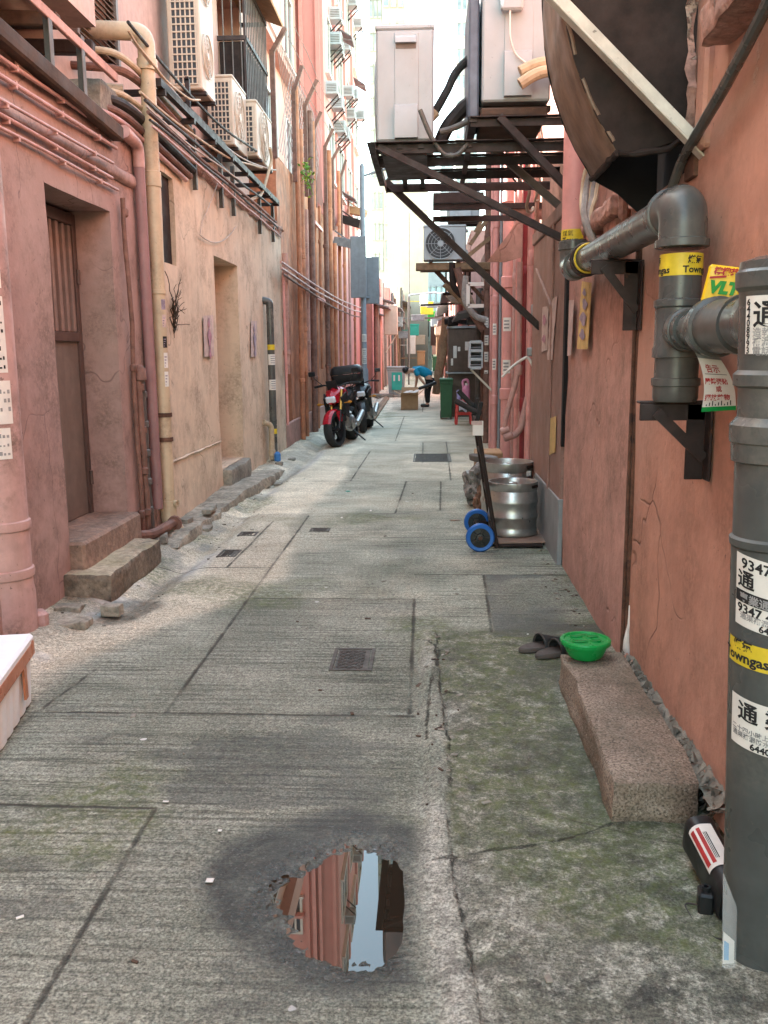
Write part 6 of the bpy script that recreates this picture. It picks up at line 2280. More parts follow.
# crushed yellow drink carton wedged behind the branch
cy = gy - .30
t = thing('drink_carton', (.87, cy, zt + .06), 'crushed yellow lemon tea carton with green letters wedged behind the grey branch pipe', 'carton')
o0 = ony(700, 308, cy)
ex = Vector((.96, -.25, -.14)).normalized()
ez = Vector((.08, .05, 1)).normalized()
ez = (ez + ex * .12).normalized()
en = ex.cross(ez).normalized()
mb = MB()
mb.obox(o0 + ex * .046 + ez * .055, ex, ez, en, .048, .068, .016, .006)
mb.build('carton', YPACK, t, wob=.004, wsc=14)
F0 = lambda x, y: o0 + ex * x + ez * y + en * (-.0 + (.0195 if en.y < 0 else -.0195))
mb = MB()
mb.text('VLT', .046, lambda x, y: F0(x + .010 + y * .15, y + .045), .003)
mb.build('letters', INKGR, t)
mb = MB()
mb.text('檸檬茶', .022, lambda x, y: F0(x + .014, y + .098), .001)
mb.add([F0(.006, .082), F0(.05, .09), F0(.05, .096), F0(.006, .088)], [(0, 1, 2, 3)])
mb.build('small_print', INKR, t)
mb = MB()
mb.add([F0(.002, -.008), F0(.05, -.008), F0(.03, .03), F0(.004, .02)], [(0, 1, 2, 3)])
mb.build('leaf_print', INKGR, t)

# hanging notice
ly = gy - .34
t = thing('notice_strip', (.86, ly, 1.3), 'curved white notice strip with red characters hanging from the grey branch pipe', 'notice')
ptl, ptr, pbl, pbr = ony(691, 344, ly), ony(712, 348, ly), ony(701, 412, ly - .03), ony(736, 410, ly - .03)


def NF(s, q, off=0.0):
    bow = math.sin(q * math.pi) * .018
    p = (pbl.lerp(pbr, s)).lerp(ptl.lerp(ptr, s), q)
    return p + Vector((bow, -off - .01 * math.sin(q * 3), 0))


mb = MB()
mb.grid(lambda s, q: NF(s, q * .93 + .07), 6, 14)
mb.k = 1
mb.grid(lambda s, q: NF(s, q * .07, .0005), 6, 2)
mb.k = 2
W_, H_ = (pbr - pbl).length, (ptl - pbl).length
for s, sz, x, y in (('嚴禁張貼', .0195, .03, .42), ('或', .0195, .38, .305), ('擺放雜物', .0195, .03, .175), ('告示', .026, .16, .60)):
    mb.text(s, sz, lambda a, b: NF(x + a / W_, y + b / H_, .002), .0005)
mb.k = 3
for k in range(9):
    mb.grid(lambda s, q: NF(.1 + k * .09 + .03 * s, .085 + .025 * q * (1 + (k * 7 % 3)), .002), 1, 1)
mb.grid(lambda s, q: NF(.08 + .8 * s, .56 + .008 * q, .002), 1, 1)
mb.k = 4
mb.grid(lambda s, q: NF(s, .80 + .2 * q, .001), 4, 3)
mb.build('sheet', [WHITEP, GREENB, INKR, INK, GALV], t, recalc=False)

# ------------------------------------------------------------------ black hood on the wall with its white strut
hood = thing('extractor_hood', (.7, 3.6, 2.25), 'big black extractor hood curving out of the salmon wall above the gas pipe', 'hood')
Y0h, Y1h = 3.36, 3.86
prof = [ony(617, 152, Y0h), ony(612, 142, Y0h), ony(598, 118, Y0h), ony(584, 88, Y0h), ony(574, 58, Y0h), ony(567, 30, Y0h), ony(563, 0, Y0h), ony(560, -50, Y0h), ony(560, -160, Y0h)]
mb = MB()
pts = prof + [Vector((XR - .01, Y0h, prof[-1].z)), Vector((XR - .01, Y0h, 2.24)), ony(660, 146, Y0h), ony(636, 151, Y0h)]
mb.prism(pts, (0, .012, 0))
mb.build('side_plate', BLACKM, hood)
mb = MB()
sp = bend(prof, .2, 4)
mb.grid(lambda a, b: sp[int(round(a * (len(sp) - 1)))] + Vector((0, (Y1h - Y0h) * b, 0)) + mnoise.noise_vector(Vector((a * 9, b * 4, 1))) * .006, len(sp) - 1, 6)
skin_ = mb.build('curved_skin', LIP, hood, smooth=60)
md = skin_.modifiers.new('thick', 'SOLIDIFY')
md.thickness = .012
mb = MB()
pts2 = prof + [Vector((XR - .01, Y0h, prof[-1].z)), Vector((XR - .005, Y0h, 2.0)), Vector((.84, Y0h, 2.06)), Vector((.76, Y0h, 2.13))]
mb.prism([p + Vector((0, Y1h - Y0h, 0)) for p in pts2], (0, .012, 0))
mb.build('back_plate', VOID, hood)  # far plate lengthened and blackened to paint the hood's dark inside
mb = MB()
p, q = prof[0], prof[0] + Vector((0, Y1h - Y0h, 0))
mb.tube(sag(p, q, .0, 10, .015, 3), .012, 8)
mb.tube(sag(prof[0], Vector((XR - .02, Y0h - .01, 2.22)), .02, 10, .02, 5), .012, 8)
mb.build('torn_rim', BLACKM, hood, wob=.01, wsc=14)
mb = MB()
mb.grid(lambda s, q: Vector((XR - .015 - .03 * q, Y0h - .02 - .02 * math.sin(s * 20), 2.25 + 1.3 * s)) + mnoise.noise_vector(Vector((s * 22, q, 4))) * .02, 50, 2)
mb.build('mastic', BRICKISH, hood)
mb = MB()
a, b = ony(547, 2, Y0h - .05), onx(697, 160, XR - .01)
mb.angle(a + (a - b) * .12, Vector((XR, b.y, b.z)), .055, .007, (0, 1, 0), 1)
o = mb.build('strut', WSTEEL)
tag(o, 'long white painted steel strut slanting across the black hood', 'strut')
mb = MB()
mb.obox((XR + .002, 3.35, 2.14), (0, 1, 0), (1, 0, 0), (0, 0, 1), .06, .02, .05, .004)
mb.build('foot_plate', RUST, o)

# broken ledges and cables by the hood
o = rough_block('broken_ledge', XR - .10, XR + .06, 2.2, 3.05, 2.42, 2.55, BRICKISH, .022, rnd=.03, seed=61)
tag(o, 'broken brick ledge on the salmon wall right of the black hood', 'ledge')
o = rough_block('broken_ledge', XR - .09, XR + .06, 4.42, 5.2, 2.12, 2.22, BRICKISH, .02, rnd=.03, seed=62)
tag(o, 'broken pink ledge on the wall under the black hood', 'ledge')
mb = MB()
for k in range(7):
    mb.obox((XR - .02, 4.15 + .1 * k, 2.18 + .12 * math.sin(k)), (1, .2, 0), (0, 1, .2), (0, 0, 1), .03, .07, .09, .02)
tag(mb.build('exposed_brick', BRICKISH, wob=.03, wsc=9), 'patch of exposed crumbling brick under the black hood', 'brickwork')
mb = MB()
mb.box(XR - .03, XR + .01, 3.17, 3.27, 2.16, ony(710, 8, 3.2).z, .012)
tag(mb.build('wall_strip', PINKR), 'narrow pink boxed strip on the wall just right of the black hood', 'strip')
mb = MB()
cpts = [onx(790, -40, XR - .06), onx(752, 35, XR - .06), onx(722, 92, XR - .05), onx(698, 132, XR - .05), ony(682, 160, 3.4), ony(672, 188, 3.5)]
mb.tube(bend(cpts, .12), .018, 10)
tag(mb.build('thick_cable', GREYP), 'thick grey brown cable slanting down past the broken ledge', 'cable')
random.seed(9)
for k in range(5):
    mb = MB()
    a = ony(600 - 2 * k, 150, 5.2 - .04 * k)
    mids = [ony(598 - 4 * k, 185, 5.1), ony(590 - 2 * k, 215, 5.0), ony(592, 240, 4.95), ony(604 + 2 * k, 258, 4.9)]
    mb.tube(bend([a] + mids, .15), .012 + .012 * random.random(), 8)
    tag(mb.build('wrapped_cable', WRAPG if k % 2 else TAN, wob=.008, wsc=9), 'dusty wrapped cable hanging between the pink riser and the grey gas pipe', 'cable', 'cables between the riser and the gas pipe')
mb = MB()
mb.tube(sag(ony(655, 160, 4.2), ony(630, 235, 4.4), .0, 8, .05, 2), .022, 8)
tag(mb.build('wrapped_cable', WRAPG, wob=.012, wsc=9), 'lumpy mortar covered cable over the exposed brick', 'cable')

# ------------------------------------------------------------------ AC platform on the right
PZ_ = ony(400, 143, 6.3).z
pl = thing('bracket_platform', (.3, 7.0, 2.9), 'dark brown steel platform reaching out from the right wall under the air conditioner', 'platform')
xo = -.36
mb = MB()
for y in (6.32, 6.75, 7.25, 7.78):
    mb.angle((xo if y != 7.25 else xo + .05, y, PZ_), (XR + .1, y, PZ_), .06, .008, (0, 0, 1), 1 if y < 7.5 else -1)
mb.angle((xo, 6.28, PZ_ + .002), (xo, 7.84, PZ_ + .002), .06, .008, (0, 0, 1), -1)
for x in (xo + .16, xo + .30, xo + .62):
    mb.bar((x, 6.3, PZ_ - .02), (x, 7.8, PZ_ - .02), .035, .03)
mb.build('frame', DSTEEL, pl)
a, b = ony(376, 150, 6.30), ony(561, 242, 6.30)
mb = MB()
mb.angle(a, a + (b - a) * 1.0, .05, .008, (0, 1, 0), 1)
mb.build('strut', DSTEEL, pl)
a, b = ony(383, 183, 7.80), ony(538, 330, 7.80)
mb = MB()
mb.angle(a, b, .055, .008, (0, 1, 0), 1)
mb.build('strut', DSTEEL, pl)
mb = MB()
mb.prism([(xo + .04, 6.35, PZ_ - .05), (-.02, 6.35, PZ_ - .05), (-.02, 7.2, PZ_ - .05), (xo + .04, 7.2, PZ_ - .05)], (0, 0, -.02))
mb.build('tray', DSTEEL, pl)
ac_unit((ony(405, 100, 6.45).x, 6.86, PZ_ + .01), .84, .385, ony(405, 24, 6.44).z - PZ_ - .01, R_(-90), 'off-white air conditioner standing at the outer end of the right platform', ACW, ACD, None, None)
# upper platform and unit
PB_ = ony(500, 117, 6.2).z
pl2 = thing('bracket_platform', (.6, 6.6, 3.1), 'short upper steel bracket under the bigger air conditioner', 'platform')
mb = MB()
for y in (6.22, 6.98):
    mb.angle((.26, y, PB_), (XR + .1, y, PB_), .05, .008, (0, 0, 1), 1)
mb.bar((.28, 6.2, PB_ - .012), (.28, 7.05, PB_ - .012), .05, .03)
mb.build('frame', DSTEEL, pl2)
for (a, b, y) in (((499, 117), (562, 182), 6.20), ((492, 148), (550, 198), 6.98)):
    mb = MB()
    p, q = ony(*a, y), ony(*b, y)
    mb.bar(p, q + (q - p) * .25, .05, .055, (0, 1, 0), .004)
    mb.build('strut', GSTEEL if y > 6.5 else DSTEEL, pl2)
mb = MB()
mb.box(.33, .76, 6.22, 7.0, PB_ + .01, PB_ + .065, .01)
tag(mb.build('timber_block', TIMBER, wob=.01, wsc=8), 'rotten timber packing under the bigger air conditioner', 'block')
ac_unit((.555, 6.66, PB_ + .07), .84, .44, .98, R_(-90), 'bigger off-white air conditioner close to the wall on the short upper bracket', ACW, ACG, None, None)
mb = MB()
mb.box(.25, .318, 6.28, 7.05, PB_ + .02, PB_ + .80, .012)
tag(mb.build('side_guard', ACG), 'blue grey fan guard panel beside the bigger air conditioner', 'panel')
# pipes of the units
for k, (cs, y, r, m, lab) in enumerate((([(420, 128), (432, 116), (445, 96), (455, 72), (470, 58)], 6.6, .028, FOAMB, 'black lagged pipe arching from the outer air conditioner'), ([(415, 132), (424, 125), (436, 112)], 6.55, .034, TAN, 'short tan wrapped pipe end at the outer air conditioner'),
                                        ([(520, 72), (535, 64), (550, 62), (568, 66)], 6.1, .036, TAN, 'upper tan wrapped pipe leaving the bigger air conditioner'), ([(520, 84), (535, 74), (550, 70), (568, 76)], 6.05, .036, TAN, 'lower tan wrapped pipe leaving the bigger air conditioner'),
                                        ([(420, 110), (430, 135), (444, 156), (458, 155), (468, 143)], 6.3, .016, GREYP, 'grey hose looping under the platform edge'), ([(438, 150), (446, 128), (466, 105), (478, 98)], 6.7, .05, DSTEEL, 'dark wrapped duct rising between the two air conditioners'),
                                        ([(510, 0), (510, 38), (514, 54), (530, 66)], 6.18, .006, WCAB, 'thin white wire down the side of the bigger air conditioner'), ([(470, 120), (455, 128), (440, 132)], 6.4, .02, GSTEEL, 'grey pipe stub between the air conditioners'))):
    mb = MB()
    mb.tube(bend([ony(u, v, y) for u, v in cs], .12), r, 10)
    tag(mb.build('hose', m, wob=.004, wsc=10), lab, 'pipe')
mb = MB()
p = ony(512, 3, 6.2)
mb.box(p.x - .07, p.x + .07, 6.16, 6.22, p.z - .05, p.z + .2, .012)
tag(mb.build('isolator_box', ACW), 'small white switch box on the side of the bigger air conditioner', 'box')
mb = MB()
cz = ony(440, 203, 8.6).z
cx_ = ony(433, 200, 8.6).x
xe = ony(484, 200, 8.6).x
mb.prism([(cx_, 8.6, cz), (xe, 8.6, cz), (xe, 9.4, cz + .05), (cx_, 9.4, cz + .05)], (0, 0, .09))
for y in (8.65, 9.4):
    mb.bar((cx_, y, cz - .03), (XR + .1, y, cz - .03), .05, .05)
tag(mb.build('canopy', DSTEEL), 'small dark sheet on bars behind the right platform', 'canopy')
random.seed(31)
for k in range(8):
    mb = MB()
    a = ony(505 + random.random() * 50, 118 + 40 * random.random(), 7.9)
    b = ony(500 + random.random() * 40, 150 + 60 * random.random(), 8.3)
    mb.tube(sag(a, b, .1 + .1 * random.random(), 10, .06, k), .008 + .008 * random.random(), 6)
    tag(mb.build('loose_wire', random.choice((CABLE, CABLEW, WRAPG))), 'loose wire tangled under the right platform', 'cable', 'loose wires under the right platform')
# ------------------------------------------------------------------ farther down the right side
p = ony(423, 252, 15.0)
q = ony(464, 252, 15.0)
zb = ony(440, 262, 15.0).z
mb = MB()
mb.bar((p.x - .12, 15.15, zb - .06), (XR + .6, 15.15, zb - .06), .14, .12, b=.01)
tag(mb.build('timber_beam', WOODL, wob=.01), 'weathered brown beam carrying the fan-fronted air conditioner', 'beam')
mb = MB()
mb.bar((p.x - .05, 15.55, zb - .06), (XR + .6, 15.55, zb - .06), .1, .1)
mb.bar((p.x + .2, 15.3, zb - .1), (XR + .3, 15.3, zb - 1.3), .07, .07, (0, 1, 0))
mb.bar((.45, 15.5, zb - .1), (XR + .3, 15.5, zb - .9), .06, .06, (0, 1, 0))
tag(mb.build('steel_bracket', RUST), 'rusty bracket and braces behind the brown beam', 'bracket')
ac_unit(((p.x + q.x) / 2 + .02, 15.2, zb), .68, .32, .58, 0, 'white air conditioner facing the camera on the brown beam', ACW, ACD, None, None)
p2 = ony(467, 218, 15.6)
ac_unit((p2.x - .05, 15.7, p2.z - .1), .5, .5, .60, R_(-90), 'dusty air conditioner above and behind the fan-fronted one', ACW, ACD, None, None)
mb = MB()
mb.bar(ony(475, 232, 14.8), ony(485, 215, 14.8), .05, .05)
mb.bar(ony(470, 245, 14.7), ony(492, 212, 14.7), .06, .05, (0, 1, 0))
mb.bar(ony(468, 256, 14.7), ony(490, 238, 14.7), .06, .05, (0, 1, 0))
tag(mb.build('timber_brace', WOODL), 'crossed timber braces between the beam and the vertical pipes', 'brace')
# jumble of ducts under it
random.seed(17)
for k, (cs, y, r, m, lab) in enumerate((([(457, 268), (462, 290), (470, 310), (478, 322), (484, 330)], 14.5, .06, RUSTP, 'brown duct sweeping down below the brown beam'), ([(452, 262), (452, 285), (462, 296)], 14.8, .05, BLACKM, 'black duct bend below the brown beam'),
                                        ([(466, 276), (464, 300), (474, 316), (486, 320)], 14.4, .05, WRAPG, 'grey wrapped duct curving below the brown beam'), ([(444, 284), (462, 300), (476, 318)], 15.3, .05, WOODL, 'timber strut sloping under the black duct'))):
    mb = MB()
    mb.tube(bend([ony(u, v, y) for u, v in cs], .3), r, 10)
    tag(mb.build('duct', m, wob=.01, wsc=5), lab, 'duct')
rk = thing('small_rack', (.7, 15.8, 2.6), 'dark slatted rack hanging below the brown beam', 'rack')
mb = MB()
a, b = ony(446, 282, 15.8), ony(470, 275, 15.8)
for k in range(6):
    x = a.x + (b.x - a.x) * k / 5
    mb.bar((x, 15.8, a.z - .2), (x, 15.8, b.z + .1), .03, .03)
mb.bar((a.x - .05, 15.8, b.z + .1), (b.x + .05, 15.8, b.z + .1), .04, .04)
mb.bar((a.x - .05, 15.8, a.z - .2), (b.x + .05, 15.8, a.z - .2), .04, .04)
mb.build('bars', BLACKM, rk)
mb = MB()
mb.prism([ony(445, 296, 15.7), ony(470, 292, 15.7), ony(476, 306, 15.4), ony(452, 303, 15.4)], (0, .4, .02))
mb.build('shelf', WOODL, rk)
mb = MB()
f0 = ony(468, 306, 13.2)
f1 = ony(484, 284, 13.2)
for a, b in (((f0.x, f0.z), (f0.x, f1.z)), ((f0.x, f1.z), (f1.x, f1.z)), ((f0.x, f0.z), (f1.x, f0.z))):
    mb.bar((a[0], 13.2, a[1]), (b[0], 13.2, b[1]), .05, .05, (0, 1, 0))
tag(mb.build('empty_frame', WINW), 'empty white frame fixed beside the leftmost vertical pipe', 'frame')

# louvred vent box
y = 14.0
a, b = ony(469, 368, y), ony(483, 342, y)
t = thing('vent_box', ((a.x + b.x) / 2, y, a.z), 'pale louvred vent box on the wall above the red stool', 'vent')
mb = MB()
mb.box(a.x, a.x + .025, y - .05, y + .4, a.z, b.z, .004)
mb.box(b.x - .025, b.x, y - .05, y + .4, a.z, b.z, .004)
for k in range(4):
    z = a.z + (b.z - a.z) * k / 3
    mb.box(a.x + .025, b.x - .025, y - .048, y + .4, z - .022, z + .022, .004)
mb.build('casing', ACW, t)
mb = MB()
for k in range(6):
    z = a.z + (b.z - a.z) * (k + .5) / 6
    mb.obox(((a.x + b.x) / 2, y + .03, z), (1, 0, 0), (0, 1, -.5), (0, .5, 1), (b.x - a.x) / 2 - .025, .05, .004)
mb.build('louvre', GALV, t)
mb = MB()
mb.box(a.x + .02, b.x - .02, y + .12, y + .16, a.z, b.z)
mb.build('dark_back', BLACKM, t)
mb = MB()
mb.bar((a.x + .03, y + .1, a.z - .02), (b.x + .2, y + .1, a.z - .4), .03, .03, (0, 1, 0))
mb.build('brace', WSTEEL, t)

# brown cabinet
y = 21.5
a, b = ony(448, 415, y), ony(474, 328, y)
t = thing('metal_cabinet', ((a.x + b.x) / 2, y, 0), 'tall brown metal cabinet standing behind the green bin and red stool', 'cabinet')
zm = ony(448, 373, y).z
mb = MB()
mb.box(a.x, 1.6, y, y + 1.0, zm + .02, b.z, .01)
mb.box(a.x + .02, 1.6, y + .02, y + 1.0, 0, zm - .02, .01)
mb.build('body', BRCAB, t)
mb = MB()
mb.box(a.x - .05, 1.6, y - .06, y + 1.0, zm - .022, zm + .018, .004)
mb.build('ledge', GALV, t)
mb = MB()
mb.box(a.x - .03, 1.6, y - .04, y + 1.0, b.z, b.z + .05, .004)
mb.build('top_rim', GALV, t)
for k, (u, v, w, h) in enumerate(((455, 352, .08, .28), (459, 349, .06, .1), (468, 346, .14, .2), (452, 362, .05, .16))):
    c = ony(u, v, y - .006)
    mb = MB()
    mb.box(c.x - w / 2, c.x + w / 2, y - .008, y - .002, c.z - h / 2, c.z + h / 2)
    mb.build('paper_scrap', WHITEP, t)
mb = MB()
random.seed(4)
for k in range(9):
    c = Vector((a.x + random.random() * .7, y + .3 * random.random(), b.z + .1 + .22 * random.random()))
    mb.obox(c, (1, random.random(), 0), (0, 1, 0), (0, 0, 1), .10 + .08 * random.random(), .1, .05 + .06 * random.random(), .02)
tag(mb.build('junk_heap', BLACKM, wob=.03, wsc=5), 'dark jumble of junk piled on top of the brown cabinet', 'junk', kind='stuff')

# green wheelie bin
def wheelie_bin(x0, x1, y, h, mat, label, lidm, poster=False, w=.55):
    xc = (x0 + x1) / 2
    hw = (x1 - x0) / 2
    t = thing('wheelie_bin', (xc, y, 0), label, 'bin')
    mb = MB()
    def ring(k, z):
        return [(xc - hw * k, y - w * .5 * k, z), (xc + hw * k, y - w * .5 * k, z), (xc + hw * k, y + w * .5 * k, z), (xc - hw * k, y + w * .5 * k, z)]
    vs_ = ring(.80, .04) + ring(.95, h * .86) + ring(1.0, h * .88) + ring(1.0, h * .93)
    fs = [(0, 3, 2, 1)] + [(4 * r + k, 4 * r + (k + 1) % 4, 4 * r + 4 + (k + 1) % 4, 4 * r + 4 + k) for r in range(3) for k in range(4)] + [(12, 13, 14, 15)]
    mb.add(vs_, fs)
    mb.build('body', mat, t, smooth=0)
    mb = MB()
    mb.box(xc - hw * 1.06, xc + hw * 1.06, y - w * .54, y + w * .5, h * .93 + .002, h, .02)
    mb.build('lid', lidm, t)
    for s in (-1, 1):
        mb = MB()
        mb.lathe([(.02, -.025), (.09, -.02), (.09, .02), (.02, .025)], (xc + s * hw * .75, y + w * .42, .09), (1, 0, 0), n=18)
        mb.build('wheel', BLACKR, t)
    mb = MB()
    mb.bar((xc - hw * .8, y + w * .58, h * .95), (xc + hw * .8, y + w * .58, h * .95), .03, .03)
    mb.build('handle', lidm, t)
    if poster:
        mb = MB()
        yf = y - w * .485
        mb.obox((xc + .02, yf - .012, h * .52), (1, 0, 0), (0, .085, 1), (0, 1, -.085), hw * .55, h * .29, .003)
        mb.build('poster', TEAL, t)
        mb = MB()
        for k in range(3):
            mb.obox((xc + .02 + (k - 1) * .12, yf - .020, h * .38), (1, 0, 0), (0, .085, 1), (0, 1, -.085), .045, .05, .003)
        mb.obox((xc - .07, yf - .016 + .01, h * .62), (1, 0, .15), (0, .085, 1), (0, 1, -.085), .03, .10, .003)
        mb.obox((xc + .10, yf - .016 + .01, h * .62), (1, 0, -.15), (0, .085, 1), (0, 1, -.085), .03, .10, .003)
        mb.build('poster_print', WHITEP, t)
    return t


wheelie_bin(.22, .52, 20.9, .93, BINGR, 'narrow dark green wheelie bin beside the brown cabinet', BINGR)
a, b = ony(387.5, 396, 32), ony(406, 396, 32)
wheelie_bin(a.x, b.x, 32, 1.05, BINGY, 'grey wheelie bin with a teal poster by the left sheds', BINGY, True, .7)

# red stool with a pink bottle
y = 19.3
xs0, xs1 = ony(455, 426, y).x, ony(472, 426, y).x
t = thing('plastic_stool', ((xs0 + xs1) / 2, y, 0), 'red plastic stool in front of the brown cabinet', 'stool')
zt_ = ony(460, 400, y).z
xc = (xs0 + xs1) / 2
mb = MB()
mb.box(xs0 + .02, xs1 - .02, y - .15, y + .15, zt_ - .035, zt_, .015)
mb.box(xs0 + .012, xs1 - .012, y - .158, y + .158, zt_ - .09, zt_ - .036, .01)
mb.build('seat', REDP, t)
for sx in (-1, 1):
    for sy in (-1, 1):
        mb = MB()
        mb.bar((xc + sx * ((xs1 - xs0) / 2 - .045), y + sy * .13, zt_ - .08), (xc + sx * ((xs1 - xs0) / 2 - .02), y + sy * .16, 0), .06, .03, (0, 1, 0), .006)
        mb.build('leg', REDP, t)
mb = MB()
for sy in (-1, 1):
    mb.box(xs0 + .05, xs1 - .05, y + sy * .146 - .01, y + sy * .146 + .01, zt_ * .40, zt_ * .48)
mb.build('stretcher', REDP, t)


def bottle(x, y, z, s, m, cap, label):
    t = thing('detergent_bottle', (x, y, z), label, 'bottle', None)
    mb = MB()
    mb.tube([(x, y, z), (x, y, z + .20 * s), (x + .01, y, z + .27 * s)], [.07 * s, .075 * s, .03 * s], 14)
    mb.tube(bend([(x - .05 * s, y, z + .2 * s), (x - .065 * s, y, z + .36 * s), (x + .03 * s, y, z + .38 * s), (x + .05 * s, y, z + .2 * s)], .05, 5), .022 * s, 8)
    mb.build('body', m, t)
    mb = MB()
    mb.lathe([(.03 * s, 0), (.03 * s, .05 * s)], (x + .01, y, z + .26 * s), n=12)
    mb.build('cap', cap, t)


bottle(xc + .05, y - .02, zt_, 1.15, PINKB, WHITEP, 'pink detergent bottle standing on the red stool')
bottle(xc - .11, y - .06, zt_ - .0, .55, surf('lilac_bottle_plastic', (.35, .33, .62), .1, bump=0), WHITEP, 'small lilac bottle on the corner of the red stool')
mb = MB()
mb.grid(lambda s, q: Vector((xc - .10 + .16 * s, y - .172 - .01 * math.sin(s * 9), zt_ - .02 - .20 * q + .03 * math.sin(s * 5))), 8, 6)
tag(mb.build('cloth', surf('white_print_cloth', (.6, .55, .62), .25, 12, 30, bump=0)), 'pale printed cloth draped over the front of the red stool', 'cloth')

# far right row
random.seed(8)
for (y0, y1, h, m, lab) in ((15.5, 21.4, 3.6, 2, 'brown shed front behind the vent box'), (22.6, 30, 4.4, 1, 'dusty rose shed front beyond the brown cabinet'), (30.05, 40, 4.0, 0, 'brick pink shed front farther along on the right'), (40.05, 55, 5.0, 3, 'grey shed front far along on the right'), (55.05, 78, 5.5, 2, 'brown shed front at the far end on the right')):
    t = thing('shed_front', (1.2, (y0 + y1) / 2, 0), lab, 'building')
    x = XR + (.25 if y0 < 20 else .02 + .1 * random.random())
    mb = MB()
    mb.box(x, x + 4, y0, y1, 0, h)
    mb.build('wall', FARW[m], t)
    mb = MB()
    mb.obox((x - .3, (y0 + y1) / 2, h - 1.3), (1, 0, .3), (0, 1, 0), (-.3, 0, 1), .4, (y1 - y0) * .35, .02)
    mb.build('canopy', TARP, t)
    for q in range(5):
        yy = y0 + (y1 - y0) * (q + .6 * random.random()) / 5
        r = .04 + .05 * random.random()
        mb = MB()
        mb.cyl((x - r, yy, 0), (x - r, yy, h - random.random()), r, 8)
        mb.build('pipe', random.choice((RUSTP, PIPEP, CONDUIT, GSTEEL)), t)
mb = MB()
pts = bend([ony(448, 318, 26), ony(444, 345, 26), ony(439, 372, 26), ony(436, 394, 26)], .5)
mb.tube(pts, [.17 - .06 * i / len(pts) for i in range(len(pts))], 10)
tag(mb.build('hanging_sacking', WOODL, wob=.03, wsc=4), 'long tan roll of sacking leaning beside the brown cabinet', 'roll')
for k, (u, v, y, m, lab) in enumerate(((440, 305, 28, DSTEEL, 'thin dark rail jutting over the far right sheds'), (441, 318, 34, GSTEEL, 'grey rail jutting over the farther right sheds'))):
    p = ony(u, v, y)
    mb = MB()
    mb.bar((p.x - .6, y, p.z), (XR + .3, y, p.z + .05), .06, .06)
    tag(mb.build('jutting_rail', m), lab, 'rail')
# ------------------------------------------------------------------ granite bench and what lies on and by it
zb_ = gz(.7, 3.3) - .01
o = rough_block('stone_bench', .585, .865, 2.70, 3.93, zb_, .165, STONE, .019, rnd=.012, seed=71)
tag(o, 'long rough granite block lying along the salmon wall', 'bench')
mb = MB()
random.seed(13)
for k in range(260):
    q = Vector((.875 + .035 * random.random(), 2.60 + 1.40 * random.random(), .02 + .13 * random.random() ** .7))
    r = .006 + .016 * random.random() ** 2
    d = [Vector((random.uniform(-1, 1), random.uniform(-1, 1), random.uniform(-1, 1))).normalized() * r * random.uniform(.6, 1.4) for _ in range(4)]
    mb.add([q + d[0] + Vector((0, 0, r)), q + d[1] + Vector((r, 0, 0)), q + d[2] - Vector((0, r, 0)), q + d[3] - Vector((r, 0, r))], [(0, 1, 2), (0, 2, 3), (0, 3, 1), (1, 3, 2)])
mb.grid(lambda a, b: Vector((.86 + .075 * b, 2.62 + 1.36 * a, .10 + .05 * b)) + mnoise.noise_vector(Vector((a * 40, b * 4, 2))) * .02, 80, 4)
tag(mb.build('rubble', CONC, wob=.01, wsc=20), 'loose grit and rubble between the granite block and the wall', 'rubble', kind='stuff')

bz = .168
bp = onz(585, 657, bz)
t = thing('plastic_basin', (bp.x, bp.y, bz), 'bright green plastic basin with a holed lid on the end of the granite block', 'basin')
mb = MB()
mb.lathe([(.050, 0.0), (.066, .002), (.078, .014), (.092, .045), (.100, .068), (.106, .070), (.106, .075), (.098, .075), (.09, .068), (.001, .062)], (bp.x, bp.y, bz), n=48)
mb.build('bowl', GREENB, t)
mb = MB()
mb.lathe([(.110, .066), (.111, .080), (.107, .086), (.096, .087), (.092, .080), (.001, .083)], (bp.x, bp.y, bz), n=48)
mb.build('lid', GREENB, t)
mb = MB()
for (dx, dy, a, b_) in ((-.035, .040, .026, .017), (.035, .040, .026, .017), (-.030, -.030, .034, .018), (.040, -.022, .024, .016), (0, .066, .018, .010)):
    mb.add([(bp.x + dx + a * math.cos(k * math.pi / 10), bp.y + dy + b_ * math.sin(k * math.pi / 10), bz + .0845) for k in range(20)], [tuple(range(20))])
mb.build('lid_holes', GREENI, t)
mb = MB()
for (dx, dy, a, b_) in ((-.035, .040, .026, .017), (.035, .040, .026, .017), (-.030, -.030, .034, .018), (.040, -.022, .024, .016)):
    mb.tube([(bp.x + dx + a * math.cos(k * math.pi / 10), bp.y + dy + b_ * math.sin(k * math.pi / 10), bz + .0850) for k in range(20)], .0022, 6, closed=True)
mb.build('hole_rims', GREENB, t)

